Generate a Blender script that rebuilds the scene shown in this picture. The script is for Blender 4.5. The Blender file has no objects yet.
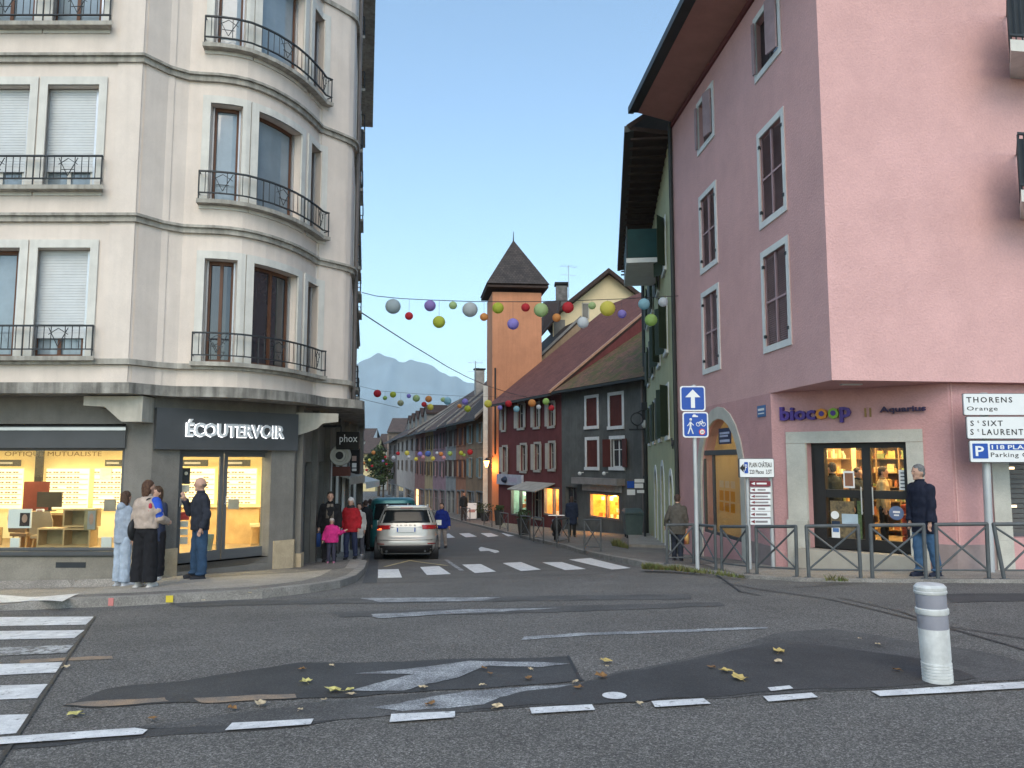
import bpy, bmesh, math, random
from mathutils import Vector, Matrix, noise
random.seed(7)
C = bpy.context.scene
COL = C.collection
R = math.radians
# ------------------------------------------------------------------ camera, sky, sun, exposure
F_PX = 769.0; PITCH = R(5.64); CAMZ = 1.6
cam_d = bpy.data.cameras.new('camera'); cam = bpy.data.objects.new('camera', cam_d); COL.objects.link(cam)
cam_d.sensor_width = 36.0; cam_d.lens = F_PX/1024*36.0
cam.location = (0, 0, CAMZ); cam.rotation_euler = (R(90)+PITCH, 0, 0)
cam_d.clip_start = 0.05; cam_d.clip_end = 40000
C.camera = cam
SUN_EL, SUN_ROT = R(40), R(182)          # sun behind the camera, a little to the left
w = bpy.data.worlds.new('World'); C.world = w; w.use_nodes = True
nt = w.node_tree; bg = nt.nodes['Background']
sky = nt.nodes.new('ShaderNodeTexSky'); sky.sky_type = 'NISHITA'; sky.sun_disc = False
sky.sun_elevation = SUN_EL; sky.sun_rotation = SUN_ROT
sky.air_density = 1.0; sky.dust_density = 0.8; sky.ozone_density = 1.0
tint = nt.nodes.new('ShaderNodeVectorMath'); tint.operation = 'MULTIPLY'; tint.inputs[1].default_value = (.95, 1.035, 1.0)
nt.links.new(sky.outputs[0], tint.inputs[0]); nt.links.new(tint.outputs[0], bg.inputs[0]); bg.inputs[1].default_value = 0.15
sd = bpy.data.lights.new('sun', 'SUN'); sun = bpy.data.objects.new('sun', sd); COL.objects.link(sun)
sd.energy = 0.9; sd.angle = R(38); sd.color = (1, .82, .64)
_d = Vector((math.sin(SUN_ROT)*math.cos(SUN_EL), math.cos(SUN_ROT)*math.cos(SUN_EL), math.sin(SUN_EL)))
sun.rotation_euler = _d.to_track_quat('Z', 'Y').to_euler()
C.view_settings.view_transform = 'Standard'; C.view_settings.look = 'None'
C.view_settings.exposure = 0.92; C.view_settings.gamma = 1.0; C.view_settings.use_curve_mapping = False
C.render.engine = 'CYCLES'
C.cycles.max_bounces = 8; C.cycles.transparent_max_bounces = 12; C.cycles.volume_bounces = 2
C.cycles.sample_clamp_indirect = 6
C.render.film_transparent = False

# ------------------------------------------------------------------ ground height and picking
HN = [(-40,0.1),(0,0),(4,0),(6,-.03),(9,-.15),(11.5,-.31),(14,-.51),(17,-.75),(20.8,-1.05),(28,-1.6),(40,-2.25),(60,-3.05),(100,-4.2),(150,-5.0),(300,-6.0),(20000,-30)]
def hh(y):
    for i in range(len(HN)-1):
        if y <= HN[i+1][0]:
            a, b = HN[i], HN[i+1]; t = (y-a[0])/(b[0]-a[0])
            m0 = m1 = None
            # catmull-like tangents
            def sl(j):
                j0 = max(j-1,0); j1 = min(j+1,len(HN)-1)
                return (HN[j1][1]-HN[j0][1])/(HN[j1][0]-HN[j0][0])
            d = b[0]-a[0]; m0 = sl(i)*d; m1 = sl(i+1)*d
            return (2*t**3-3*t*t+1)*a[1]+(t**3-2*t*t+t)*m0+(-2*t**3+3*t*t)*b[1]+(t**3-t*t)*m1
    return HN[-1][1]
def sst(a, b, v):
    t = min(max((v-a)/(b-a), 0), 1); return t*t*(3-2*t)
def g(x, y):
    return hh(y) + .018*max(-12, min(12, x))*sst(4, 11, y)*(1-sst(14, 24, y))
def ray(px, py):
    u = (px-512)/F_PX; v = (384-py)/F_PX
    return Vector((u, math.cos(PITCH)-v*math.sin(PITCH), math.sin(PITCH)+v*math.cos(PITCH)))
def W(px, py, Y):
    d = ray(px, py); return Vector((0, 0, CAMZ)) + d*(Y/d.y)
def G(px, py, off=0):
    d = ray(px, py); t = .5; s = .02
    o_ = off if callable(off) else (lambda x, y: off)
    while t < 400:
        p = Vector((0,0,CAMZ))+d*t
        if p.z <= g(p.x, p.y)+o_(p.x, p.y):
            lo, hi = t-s, t
            for _ in range(30):
                m = (lo+hi)/2; p = Vector((0,0,CAMZ))+d*m
                if p.z <= g(p.x,p.y)+o_(p.x,p.y): hi = m
                else: lo = m
            return Vector((0,0,CAMZ))+d*hi
        s = max(.02, t*.01); t += s
    return Vector((0,0,CAMZ))+d*400
def proj(p):
    x, y, z = p[0], p[1], p[2]-CAMZ
    dep = y*math.cos(PITCH)+z*math.sin(PITCH); up = -y*math.sin(PITCH)+z*math.cos(PITCH)
    return (512+F_PX*x/dep, 384-F_PX*up/dep)
KERB = .12
def KH(x, y):
    """height of the pavement over the road: dropped kerbs left by the zebra and along the right corner"""
    if x > 0: return KERB*(.38+.62*sst(14, 18, y))
    if y < 14 and x < -3: return KERB*(.02+.98*sst(-7.4, -5.7, x))
    return KERB
HAZE = 1.3e-4

# ------------------------------------------------------------------ materials
MATS = {}
def mat(name, col, rough=.8, var=.12, scale=2.0, bump=0, bscale=40, metal=0, streak=0, spec=.3, col2=None, fine=0):
    if name in MATS: return MATS[name]
    m = bpy.data.materials.new(name); m.use_nodes = True; MATS[name] = m
    n = m.node_tree.nodes; L = m.node_tree.links; b = n['Principled BSDF']
    b.inputs['Roughness'].default_value = rough; b.inputs['Metallic'].default_value = metal
    b.inputs['Specular IOR Level'].default_value = spec
    tc = n.new('ShaderNodeTexCoord')
    c = (*col, 1)
    d = (*(col2 if col2 else [x*(1-var*2.2) for x in col]), 1)
    nz = n.new('ShaderNodeTexNoise'); nz.inputs['Scale'].default_value = scale; nz.inputs['Detail'].default_value = 6
    nz.inputs['Roughness'].default_value = .65
    L.new(tc.outputs['Object'], nz.inputs['Vector'])
    rp = n.new('ShaderNodeValToRGB'); rp.color_ramp.elements[0].position = .38; rp.color_ramp.elements[1].position = .66
    rp.color_ramp.elements[0].color = d; rp.color_ramp.elements[1].color = c
    L.new(nz.outputs[0], rp.inputs[0]); out = rp.outputs[0]
    if fine:
        n2 = n.new('ShaderNodeTexNoise'); n2.inputs['Scale'].default_value = bscale; n2.inputs['Detail'].default_value = 3
        L.new(tc.outputs['Object'], n2.inputs['Vector'])
        r2 = n.new('ShaderNodeMapRange'); r2.inputs[1].default_value = .3; r2.inputs[2].default_value = .7
        r2.inputs[3].default_value = 1-fine; r2.inputs[4].default_value = 1+fine
        L.new(n2.outputs[0], r2.inputs[0])
        mx = n.new('ShaderNodeVectorMath'); mx.operation = 'SCALE'
        L.new(out, mx.inputs[0]); L.new(r2.outputs[0], mx.inputs['Scale']); out = mx.outputs[0]
    if streak:
        mp = n.new('ShaderNodeMapping'); mp.inputs['Scale'].default_value = (5, 5, .35)
        L.new(tc.outputs['Object'], mp.inputs['Vector'])
        n3 = n.new('ShaderNodeTexNoise'); n3.inputs['Scale'].default_value = 1.6; n3.inputs['Detail'].default_value = 5
        L.new(mp.outputs[0], n3.inputs['Vector'])
        r3 = n.new('ShaderNodeMapRange'); r3.inputs[1].default_value = .3; r3.inputs[2].default_value = .62
        r3.inputs[3].default_value = 1-streak; r3.inputs[4].default_value = 1
        L.new(n3.outputs[0], r3.inputs[0])
        mx = n.new('ShaderNodeVectorMath'); mx.operation = 'SCALE'
        L.new(out, mx.inputs[0]); L.new(r3.outputs[0], mx.inputs['Scale']); out = mx.outputs[0]
    L.new(out, b.inputs['Base Color'])
    if bump:
        n4 = n.new('ShaderNodeTexNoise'); n4.inputs['Scale'].default_value = bscale; n4.inputs['Detail'].default_value = 5
        L.new(tc.outputs['Object'], n4.inputs['Vector'])
        bp = n.new('ShaderNodeBump'); bp.inputs['Strength'].default_value = bump; bp.inputs['Distance'].default_value = .02
        L.new(n4.outputs[0], bp.inputs['Height']); L.new(bp.outputs[0], b.inputs['Normal'])
    return m
def grit(m, scale=95, amount=.55, scale2=260):
    """light and dark aggregate grains over the base colour"""
    n = m.node_tree.nodes; L = m.node_tree.links; b = n['Principled BSDF']; src = b.inputs['Base Color'].links[0].from_socket
    tc = n.new('ShaderNodeTexCoord'); out = src
    for sc, am in ((scale, amount), (scale2, amount*.6)):
        v = n.new('ShaderNodeTexVoronoi'); v.inputs['Scale'].default_value = sc; L.new(tc.outputs['Object'], v.inputs['Vector'])
        sp = n.new('ShaderNodeSeparateColor'); L.new(v.outputs['Color'], sp.inputs[0])
        pw = n.new('ShaderNodeMath'); pw.operation = 'POWER'; pw.inputs[1].default_value = 2.2; L.new(sp.outputs[0], pw.inputs[0])
        mr = n.new('ShaderNodeMapRange'); mr.inputs[3].default_value = 1-am; mr.inputs[4].default_value = 1+am*1.9; L.new(pw.outputs[0], mr.inputs[0])
        mx = n.new('ShaderNodeVectorMath'); mx.operation = 'SCALE'; L.new(out, mx.inputs[0]); L.new(mr.outputs[0], mx.inputs['Scale']); out = mx.outputs[0]
    L.new(out, b.inputs['Base Color'])
def worn(m, under=(.13,.125,.115), th=.56, scale=16):
    """paint rubbed away in flecks down to the road surface"""
    n = m.node_tree.nodes; L = m.node_tree.links; b = n['Principled BSDF']; src = b.inputs['Base Color'].links[0].from_socket
    tc = n.new('ShaderNodeTexCoord'); z = n.new('ShaderNodeTexNoise'); z.inputs['Scale'].default_value = scale; z.inputs['Detail'].default_value = 9; z.inputs['Roughness'].default_value = .75
    L.new(tc.outputs['Object'], z.inputs['Vector']); r = n.new('ShaderNodeMapRange'); r.inputs[1].default_value = th; r.inputs[2].default_value = th+.08; L.new(z.outputs[0], r.inputs[0])
    mx = n.new('ShaderNodeMix'); mx.data_type = 'RGBA'; L.new(r.outputs[0], mx.inputs[0]); L.new(src, mx.inputs[6]); mx.inputs[7].default_value = (*under,1); L.new(mx.outputs[2], b.inputs['Base Color'])
def emit(name, col, st, base=(.8,.8,.8)):
    if name in MATS: return MATS[name]
    m = bpy.data.materials.new(name); m.use_nodes = True; MATS[name] = m
    b = m.node_tree.nodes['Principled BSDF']
    b.inputs['Base Color'].default_value = (*base,1)
    b.inputs['Emission Color'].default_value = (*col,1); b.inputs['Emission Strength'].default_value = st
    return m
def glass(name, tint=(.9,.93,.92), refl=.12):
    if name in MATS: return MATS[name]
    m = bpy.data.materials.new(name); m.use_nodes = True; MATS[name] = m
    n = m.node_tree.nodes; L = m.node_tree.links; n.remove(n['Principled BSDF'])
    t = n.new('ShaderNodeBsdfTransparent'); t.inputs[0].default_value = (*tint,1)
    gl = n.new('ShaderNodeBsdfGlossy'); gl.inputs['Roughness'].default_value = .02
    fr = n.new('ShaderNodeFresnel'); fr.inputs[0].default_value = 1.5
    mx = n.new('ShaderNodeMixShader'); ge = n.new('ShaderNodeNewGeometry')
    iv = n.new('ShaderNodeMath'); iv.operation = 'SUBTRACT'; iv.inputs[0].default_value = 1.0; L.new(ge.outputs['Backfacing'], iv.inputs[1])
    ml = n.new('ShaderNodeMath'); ml.operation = 'MULTIPLY'; L.new(fr.outputs[0], ml.inputs[0]); L.new(iv.outputs[0], ml.inputs[1]); L.new(ml.outputs[0], mx.inputs[0])
    L.new(t.outputs[0], mx.inputs[1]); L.new(gl.outputs[0], mx.inputs[2])
    L.new(mx.outputs[0], n['Material Output'].inputs[0])
    return m
def tiles(name, c1, c2, moss=None, sc=1.0):
    """roof tiles in rows: the texture uses the UV map (u along eave, v up the slope, metres)"""
    if name in MATS: return MATS[name]
    m = bpy.data.materials.new(name); m.use_nodes = True; MATS[name] = m
    n = m.node_tree.nodes; L = m.node_tree.links; b = n['Principled BSDF']; b.inputs['Roughness'].default_value = .85
    b.inputs['Specular IOR Level'].default_value = .2
    tc = n.new('ShaderNodeTexCoord')
    br = n.new('ShaderNodeTexBrick'); br.inputs['Scale'].default_value = 1.0/sc
    br.inputs['Brick Width'].default_value = .22; br.inputs['Row Height'].default_value = .2
    br.inputs['Mortar Size'].default_value = .012; br.inputs['Mortar Smooth'].default_value = .4; br.inputs['Bias'].default_value = -.2
    br.inputs['Color1'].default_value = (*c1,1); br.inputs['Color2'].default_value = (*c2,1)
    br.inputs['Mortar'].default_value = (c2[0]*.35, c2[1]*.35, c2[2]*.35, 1)
    L.new(tc.outputs['UV'], br.inputs['Vector']); out = br.outputs[0]
    nz = n.new('ShaderNodeTexNoise'); nz.inputs['Scale'].default_value = .9; nz.inputs['Detail'].default_value = 7; nz.inputs['Roughness'].default_value = .7
    L.new(tc.outputs['UV'], nz.inputs['Vector'])
    rp = n.new('ShaderNodeMapRange'); rp.inputs[1].default_value = .42; rp.inputs[2].default_value = .6
    L.new(nz.outputs[0], rp.inputs[0])
    mx = n.new('ShaderNodeMix'); mx.data_type = 'RGBA'
    mo = moss if moss else (c2[0]*.6, c2[1]*.62, c2[2]*.65)
    mx.inputs[7].default_value = (*mo, 1); L.new(out, mx.inputs[6])
    mm = n.new('ShaderNodeMath'); mm.operation = 'MULTIPLY'; mm.inputs[1].default_value = .8 if moss else .45
    L.new(rp.outputs[0], mm.inputs[0]); L.new(mm.outputs[0], mx.inputs[0]); L.new(mx.outputs[2], b.inputs['Base Color'])
    bp = n.new('ShaderNodeBump'); bp.inputs['Strength'].default_value = .7; bp.inputs['Distance'].default_value = .03
    L.new(br.outputs['Fac'], bp.inputs['Height']); bp.invert = True; L.new(bp.outputs[0], b.inputs['Normal'])
    return m

# ------------------------------------------------------------------ mesh builder
class MB:
    def __init__(s): s.v = []; s.f = []; s.mi = []; s.uv = {}; s.cur = 0
    def add(s, vs, fs):
        o = len(s.v); s.v += [tuple(p) for p in vs]
        for f in fs: s.f.append([i+o for i in f]); s.mi.append(s.cur)
        return s
    def quad(s, a, b, c, d): return s.add([a,b,c,d], [(0,1,2,3)])
    def hexa(s, p):   # p: 4 bottom, 4 top (both CCW seen from above)
        return s.add(p, [(3,2,1,0),(4,5,6,7),(0,1,5,4),(1,2,6,5),(2,3,7,6),(3,0,4,7)])
    def box(s, c, sz, rz=0, M=None):
        a,b,h = sz[0]/2, sz[1]/2, sz[2]/2
        ps = [Vector(q) for q in [(-a,-b,-h),(a,-b,-h),(a,b,-h),(-a,b,-h),(-a,-b,h),(a,-b,h),(a,b,h),(-a,b,h)]]
        T = Matrix.Translation(c) @ (M if M else Matrix.Rotation(rz,4,'Z'))
        return s.hexa([T@q for q in ps])
    def tube(s, p0, p1, r, r1=None, seg=8, caps=True):
        p0, p1 = Vector(p0), Vector(p1); r1 = r if r1 is None else r1
        d = (p1-p0)
        if d.length < 1e-6: return s
        d.normalize(); a = d.orthogonal().normalized(); b = d.cross(a)
        vs = []
        for p, rr in ((p0,r),(p1,r1)):
            for i in range(seg):
                t = 2*math.pi*i/seg; vs.append(p+a*(rr*math.cos(t))+b*(rr*math.sin(t)))
        fs = [(i,(i+1)%seg,seg+(i+1)%seg,seg+i) for i in range(seg)]
        if caps: fs += [tuple(range(seg-1,-1,-1)), tuple(range(seg,2*seg))]
        return s.add(vs, fs)
    def path(s, pts, r, seg=6):
        for a, b in zip(pts[:-1], pts[1:]): s.tube(a, b, r, seg=seg)
        return s
    def ell(s, c, rad, M=None, nu=14, nv=10, z0=-1.0, z1=1.0):
        c = Vector(c); vs = []; fs = []
        rad = (rad,)*3 if not hasattr(rad,'__len__') else rad
        a0, a1 = math.asin(z0), math.asin(z1)
        for j in range(nv+1):
            ph = a0+(a1-a0)*j/nv
            for i in range(nu):
                t = 2*math.pi*i/nu
                q = Vector((rad[0]*math.cos(ph)*math.cos(t), rad[1]*math.cos(ph)*math.sin(t), rad[2]*math.sin(ph)))
                vs.append(c+(M@q if M else q))
        for j in range(nv):
            for i in range(nu): fs.append((j*nu+i, j*nu+(i+1)%nu, (j+1)*nu+(i+1)%nu, (j+1)*nu+i))
        fs.append(tuple(range(nu-1,-1,-1))); fs.append(tuple(nv*nu+i for i in range(nu)))
        return s.add(vs, fs)
    def lathe(s, prof, M=None, seg=20):
        vs = []; n = len(prof)
        for r, z in prof:
            for i in range(seg):
                t = 2*math.pi*i/seg; q = Vector((r*math.cos(t), r*math.sin(t), z)); vs.append(M@q if M else q)
        fs = [(j*seg+i, j*seg+(i+1)%seg, (j+1)*seg+(i+1)%seg, (j+1)*seg+i) for j in range(n-1) for i in range(seg)]
        fs.append(tuple(range(seg-1,-1,-1))); fs.append(tuple((n-1)*seg+i for i in range(seg)))
        return s.add(vs, fs)
    def loft(s, rings, close=True, caps=True):
        k = len(rings[0]); vs = [p for r in rings for p in r]; fs = []
        for j in range(len(rings)-1):
            for i in range(k if close else k-1): fs.append((j*k+i, j*k+(i+1)%k, (j+1)*k+(i+1)%k, (j+1)*k+i))
        if caps: fs.append(tuple(range(k-1,-1,-1))); fs.append(tuple((len(rings)-1)*k+i for i in range(k)))
        return s.add(vs, fs)
    def prism(s, poly, vec):   # polygon (3D points) extruded along vec
        n = len(poly); v = Vector(vec); a = [Vector(p) for p in poly]
        fs = [tuple(range(n-1,-1,-1)), tuple(range(n,2*n))]+[(i,(i+1)%n,n+(i+1)%n,n+i) for i in range(n)]
        return s.add(a+[p+v for p in a], fs)
    def build(s, name, m, parent=None, smooth=False, fix=True, kind=None):
        me = bpy.data.meshes.new(name); me.from_pydata(s.v, [], s.f); 
        ms = m if isinstance(m, (list,tuple)) else [m]
        for x in ms: me.materials.append(x)
        if len(ms) > 1: me.polygons.foreach_set('material_index', s.mi)
        if fix:
            bm = bmesh.new(); bm.from_mesh(me); bmesh.ops.recalc_face_normals(bm, faces=bm.faces); bm.to_mesh(me); bm.free()
        if smooth:
            me.polygons.foreach_set('use_smooth', [True]*len(me.polygons))
            try: me.set_sharp_from_angle(angle=R(40))
            except Exception: pass
        me.update()
        return link(name, me, parent, kind)
def link(name, me, parent=None, kind=None):
    o = bpy.data.objects.new(name, me); COL.objects.link(o)
    if parent is not None: attach(o, parent)
    if kind: o['kind'] = kind
    return o
ROOTS = {}
def rootinv(p):
    while p.parent is not None: p = p.parent
    return p
def attach(o, parent):
    o.parent = parent
    # everything below is built in world coordinates; undo the root's own place once
    if parent.parent is None: o.matrix_parent_inverse = Matrix.LocRotScale(parent.location, parent.rotation_euler, parent.scale).inverted()
def tag(o, label=None, cat=None, group=None, kind=None):
    if label: o['label'] = label
    if cat: o['category'] = cat
    if group: o['group'] = group
    if kind: o['kind'] = kind
    return o
def thing(name, label, cat, loc=(0,0,0), group=None):
    o = bpy.data.objects.new(name, None); COL.objects.link(o); o.location = loc; o.empty_display_size = .2
    return tag(o, label, cat, group)
def dup(o, parent=None):
    c = o.copy(); COL.objects.link(c); c.parent = parent
    for ch in list(o.children): dup(ch, c)
    return c

# ------------------------------------------------------------------ facade paths
class Path:
    def __init__(s, pts, arcs=None):
        s.p = [Vector((a[0], a[1])) for a in pts]; n = len(s.p)
        s.cu = [0]
        for i in range(1, n): s.cu.append(s.cu[-1]+(s.p[i]-s.p[i-1]).length)
        s.L = s.cu[-1]; nr = []
        for i in range(n-1):
            d = (s.p[i+1]-s.p[i]).normalized(); nr.append(Vector((d.y, -d.x)))
        s.nr = nr; s.m = []
        for i in range(n):
            if i == 0: s.m.append(nr[0])
            elif i == n-1: s.m.append(nr[-1])
            else:
                a = nr[i-1]+nr[i]; a.normalize(); s.m.append(a/max(.4, a.dot(nr[i])))
    def seg(s, u):
        for i in range(len(s.p)-2):
            if u < s.cu[i+1]: return i
        return len(s.p)-2
    def P(s, u, n=0, z=0):
        i = s.seg(u); t = (u-s.cu[i])/(s.cu[i+1]-s.cu[i])
        a = s.p[i]+s.m[i]*n; b = s.p[i+1]+s.m[i+1]*n; q = a+(b-a)*t
        return Vector((q.x, q.y, z))
    def us(s, u0, u1, du=None):
        r = [u0]+[c for c in s.cu if u0+1e-4 < c < u1-1e-4]+[u1]
        if du:
            o = [r[0]]
            for a, b in zip(r[:-1], r[1:]):
                k = max(1, math.ceil((b-a)/du)); o += [a+(b-a)*j/k for j in range(1, k+1)]
            r = o
        return r
    def pix(s, px, py, n=0):
        d = ray(px, py); best = None
        for i in range(len(s.p)-1):
            a = s.p[i]+s.m[i]*n; b = s.p[i+1]+s.m[i+1]*n; e = b-a
            det = d.x*(-e.y)+e.x*d.y
            if abs(det) < 1e-9: continue
            t = (a.x*(-e.y)+e.x*a.y)/det; k = (d.x*a.y-d.y*a.x)/det
            ok = (-1e-6 <= k <= 1+1e-6); 
            if t > 0:
                pen = 0 if ok else min(abs(k), abs(k-1))*e.length*1000
                if best is None or (pen+t) < best[0]: best = (pen+t, s.cu[i]+k*(s.cu[i+1]-s.cu[i]), CAMZ+d.z*t)
        return best[1], best[2]
    def T(s, u):  # tangent and normal
        i = s.seg(u); d = (s.p[i+1]-s.p[i]).normalized(); n = s.nr[i]
        return Vector((d.x, d.y, 0)), Vector((n.x, n.y, 0))
def sw(mb, P, u0, u1, n0, n1, z0, z1, du=None):
    rings = []
    for u in P.us(u0, u1, du): rings.append([P.P(u,n0,z0), P.P(u,n1,z0), P.P(u,n1,z1), P.P(u,n0,z1)])
    return mb.loft(rings)
def wall(mb, P, u0, u1, z0, z1, holes=(), n=0, depth=.2, du=None):
    us = sorted(set([round(x,5) for x in P.us(u0, u1, du)]+[round(x,5) for h in holes for x in h[:2] if u0<x<u1]))
    zs = sorted(set([z0, z1]+[round(x,5) for h in holes for x in h[2:4] if z0<x<z1]))
    for a, b in zip(us[:-1], us[1:]):
        for c, d in zip(zs[:-1], zs[1:]):
            mu, mz = (a+b)/2, (c+d)/2
            if any(h[0]<mu<h[1] and h[2]<mz<h[3] for h in holes): continue
            mb.quad(P.P(a,n,c), P.P(b,n,c), P.P(b,n,d), P.P(a,n,d))
    for h in holes:
        uu = [x for x in us if h[0]-1e-4 <= x <= h[1]+1e-4]
        for a, b in zip(uu[:-1], uu[1:]):
            for z in h[2:4]: mb.quad(P.P(a,n,z), P.P(b,n,z), P.P(b,n-depth,z), P.P(a,n-depth,z))
        for u in h[:2]: mb.quad(P.P(u,n,h[2]), P.P(u,n,h[3]), P.P(u,n-depth,h[3]), P.P(u,n-depth,h[2]))
def panel(mb, P, u0, u1, n, z0, z1, du=None, th=.02): return sw(mb, P, u0, u1, n-th, n, z0, z1, du)
def frame(mb, P, u0, u1, z0, z1, w, n0, n1, mull=(), trans=(), du=None, bottom=True):
    sw(mb, P, u0, u0+w, n0, n1, z0, z1); sw(mb, P, u1-w, u1, n0, n1, z0, z1)
    sw(mb, P, u0+w, u1-w, n0, n1, z1-w, z1, du)
    if bottom: sw(mb, P, u0+w, u1-w, n0, n1, z0, z0+w, du)
    for m in mull: sw(mb, P, m-w*.5, m+w*.5, n0, n1-.004, z0+w, z1-w)
    for t in trans: sw(mb, P, u0+w, u1-w, n0, n1-.006, t-w*.4, t+w*.4, du)
def surround(mb, P, u0, u1, z0, z1, w, n1, du=None, sill=0):
    sw(mb, P, u0-w, u0, -.02, n1, z0, z1+w); sw(mb, P, u1, u1+w, -.02, n1, z0, z1+w)
    sw(mb, P, u0, u1, -.02, n1, z1, z1+w, du)
    sw(mb, P, u0-w, u1+w, -.02, n1+sill, z0-w, z0, du)
def railing(P, u0, u1, n, z0, z1, m, parent, name='railing', step=.12, ret=True, post=1.1, motif=(), du=.15, zslab=None):
    mb = MB(); h = z1-z0
    for zz, hh_ in ((z1-.03, .03), (z0+.02, .02)): sw(mb, P, u0, u1, n-.02, n+.02, zz, zz+hh_, du)
    k = max(1, int((u1-u0)/step))
    for i in range(k+1):
        u = u0+(u1-u0)*i/k
        inm = any(a < u < b for a, b in motif)
        if inm and i % 2: continue
        r = .008
        mb.tube(P.P(u,n,z0+.02), P.P(u,n,z1-.02), r, seg=4, caps=False)
    kk = max(1, round((u1-u0)/post))
    for i in range(kk+1):
        u = u0+.01+(u1-u0-.02)*i/kk
        mb.tube(P.P(u,n,(zslab if zslab is not None else z0-.12)), P.P(u,n,z1), .014, seg=5)
    for a, b in motif:
        m_ = (a+b)/2
        for q0, q1 in (((a,z1-.05),(m_,z0+.08)), ((b,z1-.05),(m_,z0+.08)), ((a+.06,z0+.2),(b-.06,z0+.2)), ((a,(z0+z1)/2+.06),(m_,z1-.06)), ((b,(z0+z1)/2+.06),(m_,z1-.06))):
            mb.tube(P.P(q0[0],n,q0[1]), P.P(q1[0],n,q1[1]), .008, seg=4)
    if ret:
        for u in (u0, u1):
            for zz in (z1-.015, z0+.03): mb.tube(P.P(u,0,zz), P.P(u,n,zz), .012, seg=5)
    return mb.build(name, m, parent)
TMP = bpy.data.scenes.new('tmp_eval')
def evaluated(o):
    TMP.collection.objects.link(o); TMP.view_layers[0].update(); dg = TMP.view_layers[0].depsgraph
    me = bpy.data.meshes.new_from_object(o.evaluated_get(dg)); bpy.data.objects.remove(o); return me
def text_mesh(s, width=None, height=None, extrude=.005, spacing=1.0, bold=0, shear=0):
    cu = bpy.data.curves.new('t', 'FONT'); cu.body = s; cu.extrude = extrude; cu.space_character = spacing; cu.offset = bold; cu.shear = shear
    cu.resolution_u = 2
    me = evaluated(bpy.data.objects.new('t', cu)); bpy.data.curves.remove(cu)
    xs = [v.co.x for v in me.vertices]; ys = [v.co.y for v in me.vertices]
    x0, x1, y0, y1 = min(xs), max(xs), min(ys), max(ys)
    sx = (width/(x1-x0)) if width else None; sy = (height/(y1-y0)) if height else None
    sx = sx or sy; sy = sy or sx
    for v in me.vertices: v.co.x = (v.co.x-x0)*sx; v.co.y = (v.co.y-y0)*sy
    return me
def text_on(P, s, u0, u1, z0, z1, n, m, parent, name='lettering', **k):
    """lettering filling the rectangle u0..u1, z0..z1 on a facade"""
    me = text_mesh(s, u1-u0, z1-z0, **k)
    for v in me.vertices:
        q = P.P(u0+v.co.x, n+v.co.z, z0+v.co.y); v.co = q
    me.materials.clear(); me.materials.append(m)
    return link(name, me, parent)
def text_at(s, origin, tx, tn, w, h, m, parent, name='lettering', **k):
    me = text_mesh(s, w, h, **k); o = Vector(origin)
    for v in me.vertices: v.co = o+tx*v.co.x+Vector((0,0,1))*v.co.y+tn*v.co.z
    me.materials.clear(); me.materials.append(m)
    return link(name, me, parent)
def sheet(name, poly, off, m, maxl=.6, label=None, kind='structure', world=False, jit=0):
    """a thin sheet lying on the ground; poly in picture pixels or world x,y"""
    pts = [(q[0],q[1]) for q in (poly if world else [G(a,b,off) for a,b in poly])]
    bm = bmesh.new(); vs = [bm.verts.new((a,b,0)) for a,b in pts]; f = bm.faces.new(vs)
    bmesh.ops.triangulate(bm, faces=bm.faces)
    for _ in range(9):
        def lim(e):
            c = (e.verts[0].co+e.verts[1].co)/2; return maxl*max(1, abs(c.y)/12)
        es = [e for e in bm.edges if e.calc_length() > lim(e)]
        if not es: break
        bmesh.ops.subdivide_edges(bm, edges=es, cuts=1); bmesh.ops.triangulate(bm, faces=[f for f in bm.faces if len(f.verts) > 3])
    ofn = off if callable(off) else (lambda x, y: off)
    if jit:
        for v in bm.verts:
            nn = noise.noise_vector(Vector((v.co.x*3.1, v.co.y*3.1, 5)))*jit+noise.noise_vector(Vector((v.co.x*11, v.co.y*11, 9)))*jit*.35; v.co.x += nn.x; v.co.y += nn.y
    for v in bm.verts: v.co.z = g(v.co.x, v.co.y)+ofn(v.co.x, v.co.y)
    bmesh.ops.recalc_face_normals(bm, faces=bm.faces)
    if sum(f.normal.z for f in bm.faces) < 0: bmesh.ops.reverse_faces(bm, faces=bm.faces)
    me = bpy.data.meshes.new(name); bm.to_mesh(me); bm.free(); me.materials.append(m)
    return link(name, me, None, kind)
# ================================================================== materials used in several places
M_asph = mat('asphalt', (.178,.168,.153), .86, var=.10, scale=.9, bump=.55, bscale=120, fine=.5)
M_asph2 = mat('asphalt_fine', (.15,.142,.13), .85, var=.10, scale=1.2, bump=.4, bscale=160, fine=.4)
M_patch = mat('asphalt_patch_dark', (.078,.077,.076), .72, var=.14, scale=1.3, bump=.25, bscale=170, fine=.25)
M_patch2 = mat('asphalt_patch_mid', (.128,.124,.118), .8, var=.15, scale=1.6, bump=.3, bscale=150, fine=.3)
M_ghost = mat('worn_marking', (.40,.41,.41), .8, var=.22, scale=3.5, bump=.2, bscale=140, fine=.35, col2=(.20,.205,.21))
M_ochre = mat('worn_ochre_marking', (.36,.25,.16), .85, var=.2, scale=4, fine=.3, bscale=120, col2=(.2,.17,.14))
M_white = mat('road_paint', (.82,.82,.80), .6, var=.06, scale=7, bump=.2, bscale=120, fine=.12, col2=(.58,.58,.57))
M_whiteold = mat('road_paint_worn', (.62,.62,.60), .7, var=.2, scale=5, bump=.2, bscale=120, fine=.25, col2=(.28,.28,.28))
M_yellow = mat('yellow_paint_worn', (.62,.50,.22), .7, var=.2, scale=6, fine=.2, bscale=80, col2=(.3,.27,.2))
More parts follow.
